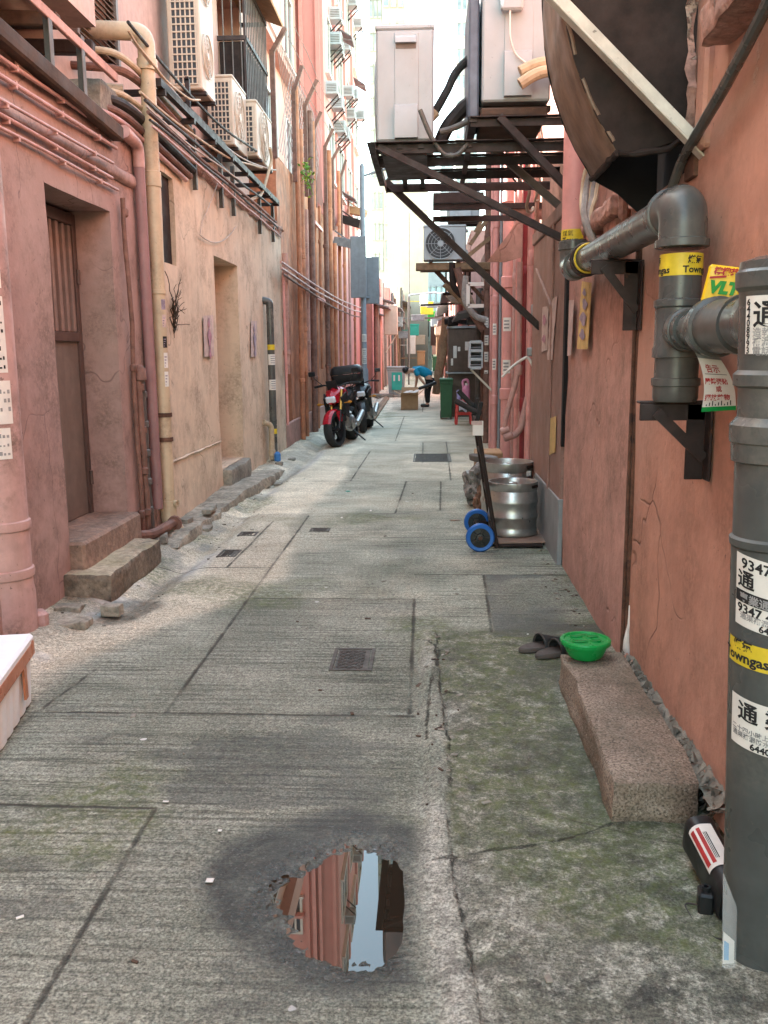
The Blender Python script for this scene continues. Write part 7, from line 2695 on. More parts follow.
# pair of dark clogs
def clog(p, ang, label):
    xf = Matrix.Translation(p) @ Matrix.Rotation(ang, 4, 'Z')
    t = thing('slipper', p, label, 'slipper', 'pair of dark slippers')
    def out(s, k):
        a = 2 * math.pi * s
        w = .048 * (1 + .16 * math.cos(a))
        return Vector((.125 * math.cos(a) * k, w * math.sin(a) * k * 1.05, 0))
    mb = MB(xf)
    n = 28
    ring = [[out(i / n, k) + Vector((0, 0, z)) for i in range(n)] for k, z in ((.92, 0), (1.0, .006), (1.0, .020), (.94, .026))]
    mb.add([p for r in ring for p in r], [(j * n + i, j * n + (i + 1) % n, (j + 1) * n + (i + 1) % n, (j + 1) * n + i) for j in range(3) for i in range(n)] + [tuple(range(n))[::-1], tuple(range(3 * n, 4 * n))])
    mb.build('sole', GREYRUB, t)
    mb = MB(xf)
    def up(s, q):
        x = .115 - .12 * q
        w = .050 * (1 + .16 * x / .125) * math.sqrt(max(.02, 1 - (x / .128) ** 2)) + .006
        a = math.pi * s
        return Vector((x, math.cos(a) * w, .018 + math.sin(a) * (.030 + .035 * q)))
    mb.grid(up, 16, 8)
    o = mb.build('upper', BLACKR, t, smooth=60)
    md = o.modifiers.new('thick', 'SOLIDIFY')
    md.thickness = .004
    mb = MB(xf)
    mb.tube([Vector((.0, math.cos(math.pi * k / 12) * .05, .02 + math.sin(math.pi * k / 12) * .062)) - Vector((.10 * math.sin(math.pi * k / 12) * 0 + .0, 0, 0)) for k in range(13)], .0045, 6)
    mb.build('strap', GREYRUB, t)


q = onz(543, 657, 0)
clog(Vector((q.x - .01, q.y + .06, gz(q.x, q.y) + .003)), R_(28), 'dark slipper beside the granite block, the farther of the pair')
clog(Vector((q.x + .055, q.y - .02, gz(q.x, q.y) + .003)), R_(35), 'dark slipper beside the granite block, the nearer of the pair')

# black canister with a red label by the stack pipe
a0 = onz(703, 905, .0)
t = thing('canister', (.80, 2.42, 0), 'black plastic canister with red and white label between bench and stack pipe', 'canister')
ax = Vector((-.02, .27, .045)).normalized()
c1 = Vector((.800, 2.19, .068))
side = ax.cross(Z).normalized()
upv = side.cross(ax)


def rounded_section(hw, hh, r, n=6):
    pts = []
    for (sx, sy, a0_) in ((1, 1, 0), (-1, 1, 90), (-1, -1, 180), (1, -1, 270)):
        for k in range(n + 1):
            a = R_(a0_ + 90 * k / n)
            pts.append((sx * (hw - r) + r * math.cos(a), sy * (hh - r) + r * math.sin(a)))
    return pts


def loft(mb, secs):
    n = len(secs[0])
    mb.add([p for s in secs for p in s], [(j * n + i, j * n + (i + 1) % n, (j + 1) * n + (i + 1) % n, (j + 1) * n + i) for j in range(len(secs) - 1) for i in range(n)] + [tuple(range(n))[::-1], tuple(range((len(secs) - 1) * n, len(secs) * n))])
    return mb


mb = MB()
secs = []
for s, k in ((0, .90), (.01, 1), (.03, 1), (.035, .97), (.25, .97), (.255, 1), (.275, 1), (.29, .8), (.295, .45)):
    secs.append([c1 + ax * s + side * (x * k) + upv * (y * k) for x, y in rounded_section(.043, .065, .033)])
loft(mb, secs)
mb.build('body', BLACKP, t, smooth=40)
mb = MB()
lab = lambda x, y: c1 + ax * (.06 + x) + side * (-.0475 * math.cos(y * 9) if False else -.048 + .0) + upv * y
sec = [(x, y) for x, y in rounded_section(.0434, .0654, .0334, 8)]
# label follows the upper left quarter of the section
arc = [p for p in sec if p[0] < .02 and p[1] > -.03]
arc.sort(key=lambda p: math.atan2(p[1] - .0, -p[0] + .0))


def lf(s, q):
    i = min(len(arc) - 2, int(q * (len(arc) - 1)))
    f = q * (len(arc) - 1) - i
    x = arc[i][0] * (1 - f) + arc[i + 1][0] * f
    y = arc[i][1] * (1 - f) + arc[i + 1][1] * f
    return c1 + ax * (.075 + .165 * s) + side * x * 1.0 + upv * y * 1.0


mb.grid(lf, 4, 16)
mb.build('label', WHITEP, t)
mb = MB()
lf2 = lambda s, q: lf(.08 + .84 * s, q) + (upv * .5 - side * .5) * .0014
mb.grid(lambda s, q: lf2(s, .45 + .17 * q), 4, 4)
mb.grid(lambda s, q: lf2(s, .12 + .22 * q), 4, 4)
mb.build('label_print', INKR, t)
mb = MB()
for k in range(3):
    mb.grid(lambda s, q: lf2(.1 + .75 * s, .66 + .06 * k + .03 * q), 3, 1)
mb.build('label_text', INK, t)
mb = MB()
kq = Vector((.742, 2.25, .035))
mb.obox(kq, (.2, 1, 0), (-1, .2, 0), (0, 0, 1), .028, .020, .035, .006)
mb.lathe([(.012, 0), (.012, .012), (.007, .012), (.007, .002)], kq + Vector((0, 0, .034)), n=16)
mb.build('socket', BLACKP, t)
mb = MB()
mb.tube(bend([kq + Vector((-.01, -.02, .0)), (.69, 2.28, .014), (.70, 2.17, .012), (.735, 2.12, .015), (.76, 2.10, .03)], .06), .0025, 6)
tag(mb.build('thin_wire', CABLE), 'thin black wire curling from the canister to the stack pipe', 'wire')

# small plastic sleeve stuck to the pipe foot
t = thing('plastic_sleeve', (.745, 2.0, 0), 'small clear plastic sleeve with a blue wrapper at the stack pipe foot', 'wrapper')
bl, br, tr_, tl = ony(722, 968, 2.0), ony(736, 966, 2.0), ony(737, 908, 1.998), ony(723, 872, 2.0)
dz = max(0, .012 - min(bl.z, br.z))
for p in (bl, br, tr_, tl):
    p.z += dz
mb = MB()
mb.grid(lambda s, q: (bl.lerp(br, s)).lerp(tl.lerp(tr_, s), q) + Vector((0, -.006 * math.sin(s * math.pi), 0)), 4, 8)
mb.build('sleeve', CLEAR, t)
mb = MB()
mb.grid(lambda s, q: (bl.lerp(br, .1 + .8 * s)).lerp(tl.lerp(tr_, .1 + .8 * s), .03 + .36 * q) + Vector((0, .004, 0)), 3, 6)
mb.k = 1
mb.grid(lambda s, q: (bl.lerp(br, .15 + .35 * s)).lerp(tl.lerp(tr_, .15 + .35 * s), .08 + .22 * q) + Vector((0, .0025, 0)), 2, 3)
mb.build('wrapper', [WHITEP, surf('pale_blue_print', (.15, .38, .62), .1, bump=0)], t)

# polystyrene box
ang = math.atan2(.133, .634)
xf = Matrix.Translation((-1.735, 3.70, 0)) @ Matrix.Rotation(ang, 4, 'Z')
t = thing('polystyrene_box', (-2.0, 3.3, 0), 'white polystyrene box with orange tape at the frame edge', 'box')
L_, W2 = .66, .46
hb_, hl = .245, .065
mb = MB(xf)
secs = []
for z, g_ in ((.0, .03), (.012, .018), (hb_ - .01, .006), (hb_, .008)):
    ring = []
    # scalloped right side
    for k in range(0, 41):
        y = -k / 40 * (L_ - .02) - .01
        ring.append((-g_ - .010 * max(0, math.cos(k / 40 * math.pi * 12)) ** 2, y, z))
    ring += [(-g_ - .01, -L_ + g_ * .5, z), (-W2 + g_, -L_ + g_ * .5, z), (-W2 + g_, -g_ * .5, z), (-g_ - .01, -g_ * .5, z)]
    secs.append([Vector(p) for p in ring])
loft(mb, secs)
mb.build('body', STYRO, t, smooth=30)
mb = MB(xf)
mb.box(-W2 - .002, .004, -L_ - .004, .004, hb_ + .003, hb_ + hl, .012)
mb.build('lid', STYRO, t)
mb = MB(xf)
mb.box(.0045, .0065, -L_ + .01, -.012, hb_ - .022, hb_ + .034)
mb.box(-W2 * .9, .0048, -.155, -.105, hb_ + hl + .0005, hb_ + hl + .002) if False else None
mb.box(-.004, .0062, -.215, -.175, .085, hb_ - .023)
mb.box(.0066, .0080, -.060, -.028, hb_ - .01, hb_ + .045)
mb.build('tape', TAPE, t)

# manhole covers
def cover(x0, x1, y0, y1, label, grate=False):
    zz = [gz(x, y) for x in (x0, x1, (x0 + x1) / 2) for y in (y0, y1, (y0 + y1) / 2)]
    z = sum(zz) / 9 * .5 + max(zz) * .5 + .001
    t = thing('manhole_cover', ((x0 + x1) / 2, (y0 + y1) / 2, z), label, 'cover', 'iron covers set in the alley floor')
    mb = MB()
    f = .018
    for a in ((x0, x1, y0, y0 + f), (x0, x1, y1 - f, y1), (x0, x0 + f, y0 + f, y1 - f), (x1 - f, x1, y0 + f, y1 - f)):
        mb.box(*a, z - .03, z + .0035, .001)
    mb.build('frame', IRON, t)
    mb = MB()
    g_ = .004
    mb.box(x0 + f + g_, x1 - f - g_, y0 + f + g_, y1 - f - g_, z - .03, z, .001)
    s = .022
    nx_, ny_ = int((x1 - x0 - .06) / s), int((y1 - y0 - .06) / s)
    for i in range(nx_):
        for j in range(ny_):
            x, y = x0 + .03 + s * (i + .5), y0 + .03 + s * (j + .5)
            d = ((i + j) % 2) * 2 - 1
            mb.obox((x, y, z + .0015), (1, d, 0), (-d, 1, 0), (0, 0, 1), .011, .0035, .0018)
    mb.build('lid', IRON, t)


cover(-.487, -.278, 4.105, 4.435, 'patterned iron cover in the middle of the alley floor')
for (px, lab) in (((216, 550, 242, 557), 'small iron cover near the left gutter, closest to the stone step'), ((237, 532, 259, 536), 'small iron cover near the left gutter, second from the stone step'), ((309, 528, 331, 531.5), 'small iron cover in the middle of the alley level with the hand truck'),
                  ((413, 454, 450, 462), 'large iron cover in front of the keg sacks')):
    p, q = onz(px[0], px[3]), onz(px[2], px[1])
    cover(p.x, q.x, p.y, q.y, lab)

# litter
random.seed(77)
mb = MB()
for k in range(260):
    y = 1.9 + 9 * random.random() ** 1.6
    x = random.uniform(-1.6, .8)
    if k > 60:
        x, y = random.choice(((random.gauss(-1.9, .16), random.uniform(4.3, 11)), (random.gauss(.82, .05), random.uniform(3, 7)), (random.gauss(.05, .05), random.uniform(1.9, 4.6))))
    if any((x - p[0]) ** 2 + (y - p[1]) ** 2 < .09 for p in PUD):
        continue
    p = Vector((x, y, gz(x, y) + .003))
    a = random.random() * 6
    s = .003 + .007 * random.random() ** 2
    mb.k = random.randrange(3) if k < 30 else random.choice((1, 2, 2))
    mb.obox(p, (math.cos(a), math.sin(a), .1), (-math.sin(a), math.cos(a), 0), (0, 0, 1), s * (1 + random.random() * 1.5), s, .0025, .001)
tag(mb.build('litter', [WHITEP, TIMBER, CONC]), 'tiny scraps and grit scattered over the alley floor', 'litter', kind='stuff')
for k, (u, v, w, m, lab) in enumerate(((210, 883, .022, WHITEP, 'white crumpled scrap of paper left of the puddle'), (220, 833, .012, WHITEP, 'tiny white scrap above the paper left of the puddle'), (348, 492, .05, TEAL, 'teal scrap in the middle of the alley floor'), (455, 521, .09, CARDP, 'pinkish paper scrap by the hand truck wheels'), (166, 804, .02, WHITEP, 'cigarette end at the joint of the left slabs'))):
    p = onz(u, v)
    p.z = gz(p.x, p.y) + .004
    mb = MB()
    mb.grid(lambda s, q: p + Vector((w * (s - .5), w * (q - .5) * (.4 if k in (3, 4) else .9), .004 + .006 * mnoise.noise(Vector((s * 4, q * 4, k))))), 4, 4)
    o = mb.build('paper_scrap', m, recalc=False)
    md = o.modifiers.new('thick', 'SOLIDIFY')
    md.thickness = .002
    tag(o, lab, 'scrap')

# ------------------------------------------------------------------ kegs and hand truck
def keg(x, y, z, r, h, label):
    t = thing('beer_keg', (x, y, z), label, 'keg', 'steel kegs by the hoarding')
    mb = MB()
    p = [(r * .86, 0), (r * .97, .006), (r * .985, .02), (r * .97, .05), (r * .93, .065)]
    p += [(r * .955, .08), (r * .96, h * .30), (r * .99, h * .33), (r * 1.0, h * .36), (r * .99, h * .39), (r * .96, h * .42), (r * .96, h * .58), (r * .99, h * .61), (r * 1.0, h * .64), (r * .99, h * .67), (r * .96, h * .70)]
    p += [(r * .955, h * .83), (r * .90, h * .87), (r * .70, h * .895), (r * .2, h * .90), (.001, h * .90)]
    mb.lathe(p, (x, y, z), n=48)
    mb.build('body', STEELK, t, smooth=50)
    mb = MB()
    mb.lathe([(r * .945, h * .845), (r * .965, h * .86), (r * .97, h * .985), (r * .985, h * .99), (r * .98, h), (r * .95, h), (r * .93, h * .985), (r * .93, h * .86)], (x, y, z), n=48)
    mb.build('chime', STEELK, t, smooth=50)
    mb = MB()
    for a in (R_(-35), R_(145)):
        c = Vector((x + math.cos(a) * r * .985, y + math.sin(a) * r * .985, z + h * .93))
        d = Vector((-math.sin(a), math.cos(a), 0))
        n_ = Vector((math.cos(a), math.sin(a), 0))
        mb.obox(c, d, n_, Z, r * .22, .004, h * .028, .003)
    mb.build('hand_holes', BLACKM, t)
    mb = MB()
    mb.lathe([(.03, 0), (.035, .01), (.035, .03), (.02, .035)], (x, y, z + h * .90), n=16)
    mb.build('valve', STEELK, t)
    return t


# positions from the picture
ky = 7.30
kc = ony(513, 480, ky)
KR = .205
rise = .035
ztop = ony(513, 482, ky).z
keg(kc.x, ky, rise, KR, ztop - rise + .01, 'steel keg standing on the hand truck plate, nearer one')
ky2 = 8.05
k2 = ony(507, 465, ky2)
keg(k2.x, ky2, .0, .235, ony(507, 461, ky2).z, 'taller steel keg behind the one on the hand truck, white spot on its side')
mb = MB()
c = ony(529, 474, ky2 - .23)
mb.obox(c + Vector((0, .03, 0)), (1, .5, 0), (0, 0, 1), (.5, -1, 0), .022, .022, .002, .001)
mb.build('keg_sticker', WHITEP, bpy.data.objects['beer_keg.001'])

ht = thing('hand_truck', (.45, 7.1, 0), 'black hand truck with blue wheels carrying the keg', 'hand truck')
wr = .11
w1 = onz(480, 551.5)
w2 = onz(477, 534.5)
for p in (w1, w2):
    c = Vector((p.x, p.y, wr + gz(p.x, p.y)))
    mb = MB()
    mb.lathe([(.076, -.022), (.100, -.024), (.109, -.014), (.110, 0), (.109, .014), (.100, .024), (.076, .022)], c, (0, 1, 0), n=36, caps=False)
    w = mb.build('wheel', BLUEW, ht, smooth=50)
    mb = MB()
    mb.lathe([(.012, -.03), (.030, -.028), (.034, -.008), (.078, -.006), (.078, .006), (.034, .008), (.030, .028)], c, (0, 1, 0), n=30)
    for k in range(5):
        a = 2 * math.pi * k / 5
        d = Vector((math.cos(a), 0, math.sin(a)))
        mb.bar(c + d * .02 - Vector((0, .012, 0)), c + d * .082 - Vector((0, .012, 0)), .022, .012, (0, 1, 0), .003)
    mb.build('hub', BLACKP, w)
    mb = MB()
    mb.lathe([(.001, .034), (.016, .034), (.018, .024)], c, (0, -1, 0), n=16)
    mb.build('axle_cap', RUST, w)
mb = MB()
mb.cyl((w1.x, w1.y + .02, wr), (w2.x, w2.y - .02, wr), .012, 12)
mb.build('axle', DSTEEL, ht)
ya, yb = w1.y + .05, w2.y - .05
for y in (ya, yb):
    b0 = ony(497, 549, ya)
    b1 = ony(476.5, 418, ya)
    mb = MB()
    mb.bar((b0.x, y, .02), (b1.x, y, b1.z), .03, .055, (0, 1, 0), .005)
    mb.build('upright', BLACKM, ht)
mb = MB()
for k in (.12, .42, .72, .97):
    mb.bar((b0.x + (b1.x - b0.x) * k, ya, .02 + (b1.z - .02) * k), (b0.x + (b1.x - b0.x) * k, yb, .02 + (b1.z - .02) * k), .03, .025, (1, 0, 0), .003)
mb.build('crossbars', BLACKM, ht)
for y in (ya, yb):
    mb = MB()
    h0 = Vector((b1.x + .005, y, b1.z - .02))
    h1 = Vector((b1.x - .16, y, b1.z + .13)) if y == ya else Vector((b1.x - .12, y, b1.z + .18))
    mb.bar(h0, h0 + Vector((.03, 0, .14)), .03, .05, (0, 1, 0), .004)
    mb.tube([h0 + Vector((.03, 0, .05)), h0.lerp(h1, .3) + Vector((.02, 0, .03)), h1], [.022, .02, .020], 12)
    mb.build('handle', BLACKR, ht)
mb = MB()
mb.box(b1.x - .03, b1.x + .05, ya - .03, ya - .018, b1.z - .13, b1.z - .02, .002)
mb.build('paper_tag', WHITEP, ht)
mb = MB()
mb.box(b1.x - .04, b1.x + .04, ya - .034, ya - .0305, b1.z - .05, b1.z - .02)
mb.build('tag_print', PINKPAP, ht)
mb = MB()
mb.box(b0.x + .02, b0.x + .36, ya + .06, yb - .0, .012, .022, .002)
mb.bar((w1.x, ya, wr), (b0.x, ya, .10), .03, .03, (0, 1, 0))
mb.bar((w1.x, yb, wr), (b0.x, yb, .10), .03, .03, (0, 1, 0))
mb.build('toe_plate', BLACKM, ht)
mb = MB()
mb.obox((kc.x + .02, ky - .08, .029), (1, .12, .0), (-.12, 1, 0), (0, 0, 1), .25, .27, .0045, .001)
tag(mb.build('cardboard_sheet', CARDP, wob=.004), 'flattened cardboard under the keg on the hand truck', 'cardboard')

# sacks behind the hand truck
def crumple(name, c, rx, ry, rz, mat, label, cat, seed, amp=.35):
    bm = bmesh.new()
    bmesh.ops.create_icosphere(bm, subdivisions=4, radius=1)
    vs_ = []
    for v in bm.verts:
        p = v.co.copy()
        k = 1 + amp * mnoise.noise(p * 1.6 + Vector((seed, 0, 0))) - amp * .9 * abs(mnoise.noise(p * 4.0 + Vector((seed, 9, 0)))) - .22 * abs(mnoise.noise(p * 9 + Vector((0, seed, 0)))) + .3 * amp
        q = Vector((p.x * rx * k, p.y * ry * k, p.z * rz * k))
        q.z = max(q.z, -rz * .85)
        vs_.append(Vector(c) + q)
    bm.verts.index_update()
    fs = [tuple(v.index for v in f.verts) for f in bm.faces]
    bm.free()
    mb = MB()
    mb.add(vs_, fs)
    return tag(mb.build(name, mat, smooth=25), label, cat)


y = 8.9
c = ony(479, 490, y)
crumple('rubbish_sack', (c.x, y, .20), .17, .22, .22, SACK, 'dirty grey rubbish sack slumped behind the hand truck', 'sack', 3)
c = ony(484, 512, 8.3)
crumple('rubbish_sack', (c.x, 8.35, .13), .09, .13, .15, SACKB, 'small brown torn sack behind the hand truck wheels', 'sack', 8)
c = ony(474, 470, 9.3)
mb = MB()
mb.lathe([(.10, 0), (.14, .01), (.15, .05), (.155, .06), (.15, .07), (.13, .06), (.001, .03)], (c.x + .10, 9.5, .36), (0.1, 0, 1), n=28)
tag(mb.build('dark_basin', GSTEEL), 'dark basin lying on top of the grey rubbish sack', 'basin')
mb = MB()
mb.box(.50, .80, 9.9, 10.3, 0, .42, .01)
tag(mb.build('carton_box', CARD, wob=.01, wsc=5), 'worn brown carton standing among the pipes behind the sacks', 'box')

# ------------------------------------------------------------------ cardboard box, planks by the left wall
p0, p1 = onz(401, 410), onz(418, 410)
t = thing('cardboard_box', ((p0.x + p1.x) / 2, p0.y + .25, 0), 'open cardboard box on the ground in front of the bending person', 'box')
hB_ = .40
x0, x1, y0, y1 = p0.x, p1.x, p0.y, p0.y + .5
mb = MB()
for a in ((x0, x1, y0, y0 + .012), (x0, x1, y1 - .012, y1), (x0, x0 + .012, y0 + .012, y1 - .012), (x1 - .012, x1, y0 + .012, y1 - .012)):
    mb.box(*a, 0, hB_)
mb.box(x0, x1, y0, y1, 0, .01)
mb.build('carton', CARD, t)
for (c, ax_, d) in (((x0, (y0 + y1) / 2, hB_), (0, 1, 0), (-1, 0, .5)), ((x1, (y0 + y1) / 2, hB_), (0, 1, 0), (.8, 0, .7)), (((x0 + x1) / 2, y0, hB_), (1, 0, 0), (0, -1, .3)), (((x0 + x1) / 2, y1, hB_), (1, 0, 0), (0, .7, 1))):
    d = Vector(d).normalized()
    mb = MB()
    n_ = d.cross(Vector(ax_))
    mb.obox(Vector(c) + d * .11, ax_, d, n_, .23, .11, .005)
    mb.build('flap', CARD, t)
mb = MB()
random.seed(6)
for k in range(6):
    mb.obox((x0 + .1 + random.random() * .3, y0 + .1 + .3 * random.random(), hB_ + .06 * random.random()), (1, random.random(), .5), (-.5, 1, 0), (0, .3, 1), .13, .10, .01)
tag(mb.build('waste_paper', WHITEP, wob=.02, wsc=8), 'pale waste paper poking out of the open cardboard box', 'paper', kind='stuff')
for k, (a, b, lab) in enumerate((((371, 418), (386, 398), 'long pale plank lying by the left wall, inner one'), ((373, 421), (388, 399), 'long pale plank lying by the left wall, outer one'))):
    p, q = onz(*a), onz(*b)
    mb = MB()
    mb.bar(p + Vector((0, 0, .03)), q + Vector((0, 0, .03)), .09, .05, b=.006)
    tag(mb.build('plank', WOODL), lab, 'plank')
p = onz(384, 397)
o = rough_block('paving_slab', p.x - .45, p.x + .35, p.y - .3, p.y + .5, 0, .10, CONC, .02, rnd=.03, seed=90)
tag(o, 'low concrete block in front of the grey wheelie bin', 'slab')


# ------------------------------------------------------------------ motorbikes
def motorbike(front, rear_dir, s, paint, label, top_box=True, lean=R_(6), fork=BGOLD, steer=R_(-14)):
    """front = contact point of the front wheel; built along local +x (forward) then turned"""
    d = Vector(rear_dir).normalized()
    fwd = -d
    ang = math.atan2(fwd.y, fwd.x)
    base = Vector((front.x, front.y, front.z))
    xf = Matrix.Translation(base) @ Matrix.Rotation(ang, 4, 'Z') @ Matrix.Rotation(lean, 4, 'X') @ Matrix.Scale(s, 4)
    t = thing('motorbike', base, label, 'motorbike')
    WB, r = 1.36, .30
    def wheel(x, w, st=0.0):
        M = xf @ Matrix.Translation((x, 0, r)) @ Matrix.Rotation(st, 4, 'Z')
        mb = MB(M)
        mb.lathe([(r - .085, -w * .5), (r - .03, -w * .62), (r - .006, -w * .35), (r, 0), (r - .006, w * .35), (r - .03, w * .62), (r - .085, w * .5)], (0, 0, 0), (0, 1, 0), n=36, caps=False)
        wh = mb.build('tyre', BLACKR, t, smooth=50)
        mb = MB(M)
        mb.lathe([(r - .088, -.045), (r - .075, -.05), (r - .07, 0), (r - .075, .05), (r - .088, .045)], (0, 0, 0), (0, 1, 0), n=36, caps=False)
        for k in range(5):
            a = 2 * math.pi * k / 5 + .3
            mb.bar((0, 0, 0), (math.cos(a) * (r - .08), 0, math.sin(a) * (r - .08)), .028, .035, (0, 1, 0), .004)
        mb.cyl((0, -.07, 0), (0, .07, 0), .035, 14)
        mb.build('rim', BLACKP, wh)
        mb = MB(M)
        mb.lathe([(.05, -.066), (.135, -.066), (.135, -.062), (.05, -.062)], (0, 0, 0), (0, 1, 0), n=28)
        mb.build('brake_disc', BGREY, wh)
    wheel(0, .115, steer)
    wheel(-WB, .15)
    F = xf @ Matrix.Translation((-.02, 0, r)) @ Matrix.Rotation(steer, 4, 'Z')
    for sy in (-1, 1):
        mb = MB(F)
        mb.cyl((0.02, sy * .085, 0), (-.12, sy * .085, .30), .026, 12)
        mb.build('fork_leg', BLACKP, t)
        mb = MB(F)
        mb.cyl((-.115, sy * .085, .29), (-.24, sy * .085, .62), .024, 12)
        mb.build('fork_leg', fork, t)
    mb = MB(F)
    def fen(a, q):
        th = R_(20 + 130 * a)
        w = (q - .5) * .15
        rr = r + .03 - .03 * (2 * abs(q - .5)) ** 2
        return Vector((math.cos(th) * rr, w, math.sin(th) * rr))
    mb.grid(fen, 14, 6)
    mb.add([], [])
    for sy in (-1, 1):
        mb.prism([(.05, sy * .078, .28), (-.14, sy * .078, .30), (-.12, sy * .085, .12), (-.02, sy * .085, .10)], (0, sy * .012, 0))
    mb.build('front_mudguard', paint, t, smooth=50)
    # head: lamp, cowl
    Hd = xf @ Matrix.Translation((-.26, 0, .0)) @ Matrix.Rotation(steer * .6, 4, 'Z')
    mb = MB(Hd)
    loft(mb, [[Vector((x, sy * w, z)) for sy, z in ((-1, z0), (-1, z1), (0, z2), (1, z1), (1, z0), (0, z0 - .04))] for x, w, z0, z1, z2 in ((.20, .05, .74, .80, .83), (.12, .10, .72, .86, .92), (-.02, .14, .74, .92, 1.0), (-.16, .13, .78, .94, 1.0))])
    mb.build('front_cowl', paint, t, smooth=40)
    mb = MB(Hd)
    mb.obox((.185, 0, .775), (.25, 0, 1), (0, 1, 0), (1, 0, -.25), .055, .085, .03, .02)
    mb.build('headlight', LAMPG, t)
    mb = MB(Hd)
    mb.obox((.05, 0, 1.0), (.5, 0, 1), (0, 1, 0), (1, 0, -.5), .09, .09, .004, .002)
    mb.build('windscreen', BLACKP, t)
    for sy in (-1, 1):
        mb = MB(Hd)
        mb.tube([(.02, sy * .13, .70), (.03, sy * .24, .71)], .01, 6)
        mb.lathe([(.008, 0), (.024, .02), (.02, .06), (.004, .08)], (.03, sy * .23, .71), (0, sy, 0), n=10)
        mb.build('indicator', surf('amber_lens', (.5, .2, .02), .05, bump=0) if 'amber_lens' not in bpy.data.materials else bpy.data.materials['amber_lens'], t)
    mb = MB(Hd)
    mb.tube(bend([(-.20, -.38, 1.0), (-.16, -.20, 1.02), (-.10, -.08, .98), (-.10, .08, .98), (-.16, .20, 1.02), (-.20, .38, 1.0)], .05), .014, 10)
    hbx = mb.build('handlebar', BLACKP, t)
    for sy in (-1, 1):
        mb = MB(Hd)
        mb.cyl((-.17, sy * .25, 1.015), (-.205, sy * .40, .998), .02, 10)
        mb.build('grip', BLACKR, hbx)
        mb = MB(Hd)
        mb.tube([(-.15, sy * .24, 1.02), (-.08, sy * .34, 1.14), (-.08, sy * .36, 1.20)], .007, 6)
        mb.obox((-.08, sy * .38, 1.22), (0, 1, 0), (0, 0, 1), (1, 0, 0), .06, .038, .012, .012)
        mb.build('mirror', BLACKP, t)
    mb = MB(xf)
    loft(mb, [[Vector((x, w * math.cos(a), zc + h * math.sin(a))) for a in [k * math.pi / 8 for k in range(16)]] for x, w, h, zc in ((-.30, .08, .07, .86), (-.36, .15, .11, .86), (-.52, .18, .13, .86), (-.68, .15, .11, .82), (-.80, .08, .07, .79))])
    mb.build('fuel_tank', paint, t, smooth=60)
    for sy in (-1, 1):
        mb = MB(xf)
        mb.prism([(-.10, sy * .13, .80), (-.36, sy * .17, .88), (-.56, sy * .16, .70), (-.40, sy * .17, .45), (-.24, sy * .15, .52), (-.20, sy * .14, .66)], (0, sy * .025, 0))
        mb.build('side_fairing', BLACKP, t)
    mb = MB(xf)
    loft(mb, [[Vector((x, sy * w, z)) for sy, z in ((-1, z0), (-1, z1), (0, z1 + .02), (1, z1), (1, z0))] for x, w, z0, z1 in ((-.74, .07, .74, .80), (-.85, .12, .73, .80), (-1.1, .13, .75, .83), (-1.30, .11, .80, .88), (-1.62, .08, .84, .92))])
    mb.build('seat', BLACKR, t, smooth=40)
    mb = MB(xf)
    mb.prism([(-.76, -.09, .70), (-1.66, -.07, .86), (-1.62, -.07, .78), (-.90, -.10, .58)], (0, .18, 0))
    mb.build('tail', BLACKP, t)
    mb = MB(xf)
    mb.box(-.84, -.42, -.16, .16, .24, .56, .05)
    mb.box(-.50, -.34, -.10, .10, .48, .68, .03)
    for k in range(6):
        mb.box(-.53, -.31, -.13, .13, .49 + .03 * k, .50 + .03 * k)
    for sy in (-1, 1):
        mb.lathe([(.11, 0), (.12, .02), (.09, .05), (.001, .06)], (-.68, sy * .16, .36), (0, sy, 0), n=20)
    mb.build('engine', BGREY, t)
    mb = MB(xf)
    mb.box(-.34, -.24, -.15, .15, .40, .66, .01)
    mb.build('radiator', BLACKP, t)
    mb = MB(xf)
    mb.bar((-.28, 0, .84), (-.62, 0, .58), .07, .08)
    mb.bar((-.62, .10, .58), (-.86, .10, .34), .05, .07)
    mb.bar((-.62, -.10, .58), (-.86, -.10, .34), .05, .07)
    for sy in (-1, 1):
        mb.bar((-.86, sy * .09, .34), (-WB, sy * .10, r), .05, .06)
        mb.bar((-.66, sy * .09, .62), (-1.5, sy * .07, .82), .03, .03)
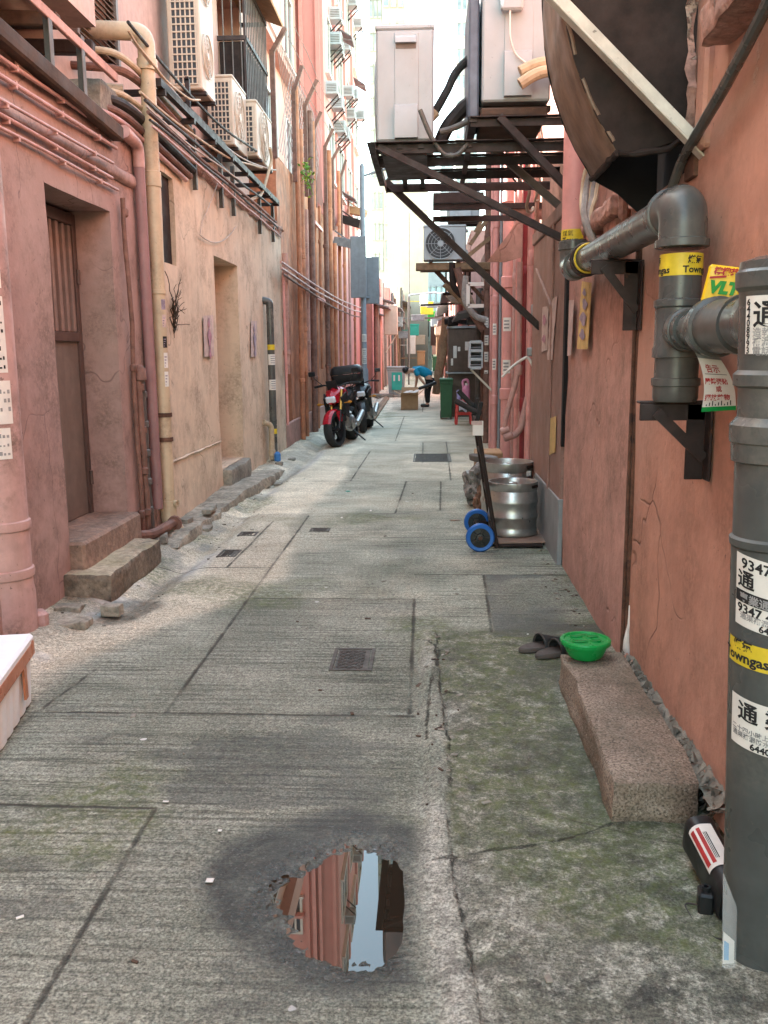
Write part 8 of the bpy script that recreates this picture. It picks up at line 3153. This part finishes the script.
    mb.build('frame', BLACKP, t)
    mb = MB(xf)
    mb.tube(bend([(-.40, .08, .50), (-.34, .10, .30), (-.60, .14, .22), (-.95, .17, .28), (-1.45, .19, .42)], .12), [.025] * 22 + [.025] * 30 if False else .028, 12)
    mb.cyl((-1.02, .18, .30), (-1.55, .20, .46), .055, 16)
    mb.build('exhaust', BGREY, t)
    mb = MB(xf)
    mb.bar((-.72, .14, .24), (-.68, .36, .02), .025, .02)
    mb.build('side_stand', BLACKP, t)
    mb = MB(xf)
    mb.obox((-1.68, 0, .86), (1, 0, 0), (0, 1, 0), (0, 0, 1), .02, .07, .03, .01)
    mb.build('tail_light', REDP, t)
    mb = MB(xf)
    mb.prism([(-1.50, -.08, .70), (-1.80, -.08, .45), (-1.81, -.08, .43), (-1.52, -.08, .66)], (0, .16, 0))
    mb.build('rear_mudguard', BLACKP, t)
    if top_box:
        mb = MB(xf)
        loft(mb, [[Vector((-1.58 + x * k, y * k, z)) for x, y in rounded_section(.21, .27, .09)] for k, z in ((.80, .98), (.94, 1.01), (1.0, 1.12), (1.0, 1.15))])
        tb = mb.build('top_box', BLACKP, t, smooth=50)
        mb = MB(xf)
        loft(mb, [[Vector((-1.58 + x * k, y * k, z)) for x, y in rounded_section(.21, .27, .09)] for k, z in ((1.03, 1.155), (1.03, 1.18), (.96, 1.27), (.75, 1.31))])
        mb.build('lid', BLACKP, tb, smooth=50)
        mb = MB(xf)
        mb.bar((-1.3, .08, .9), (-1.75, .08, .97), .02, .02)
        mb.bar((-1.3, -.08, .9), (-1.75, -.08, .97), .02, .02)
        mb.build('rack', BLACKP, t)
    return t


fw = onz(337, 447)
fw.z = gz(fw.x, fw.y) - .01
motorbike(fw, (.10, 1, 0), 1.0, BRED, 'red motorbike with gold forks and a black top box parked by the orange wall')
f2 = onz(353, 437)
f2.z = 0
motorbike(Vector((-1.28, 17.3, 0)), (.02, 1, 0), .95, BLACKP, 'black motorbike with a silver engine parked behind the red one', False, R_(5), BLACKP, R_(10))
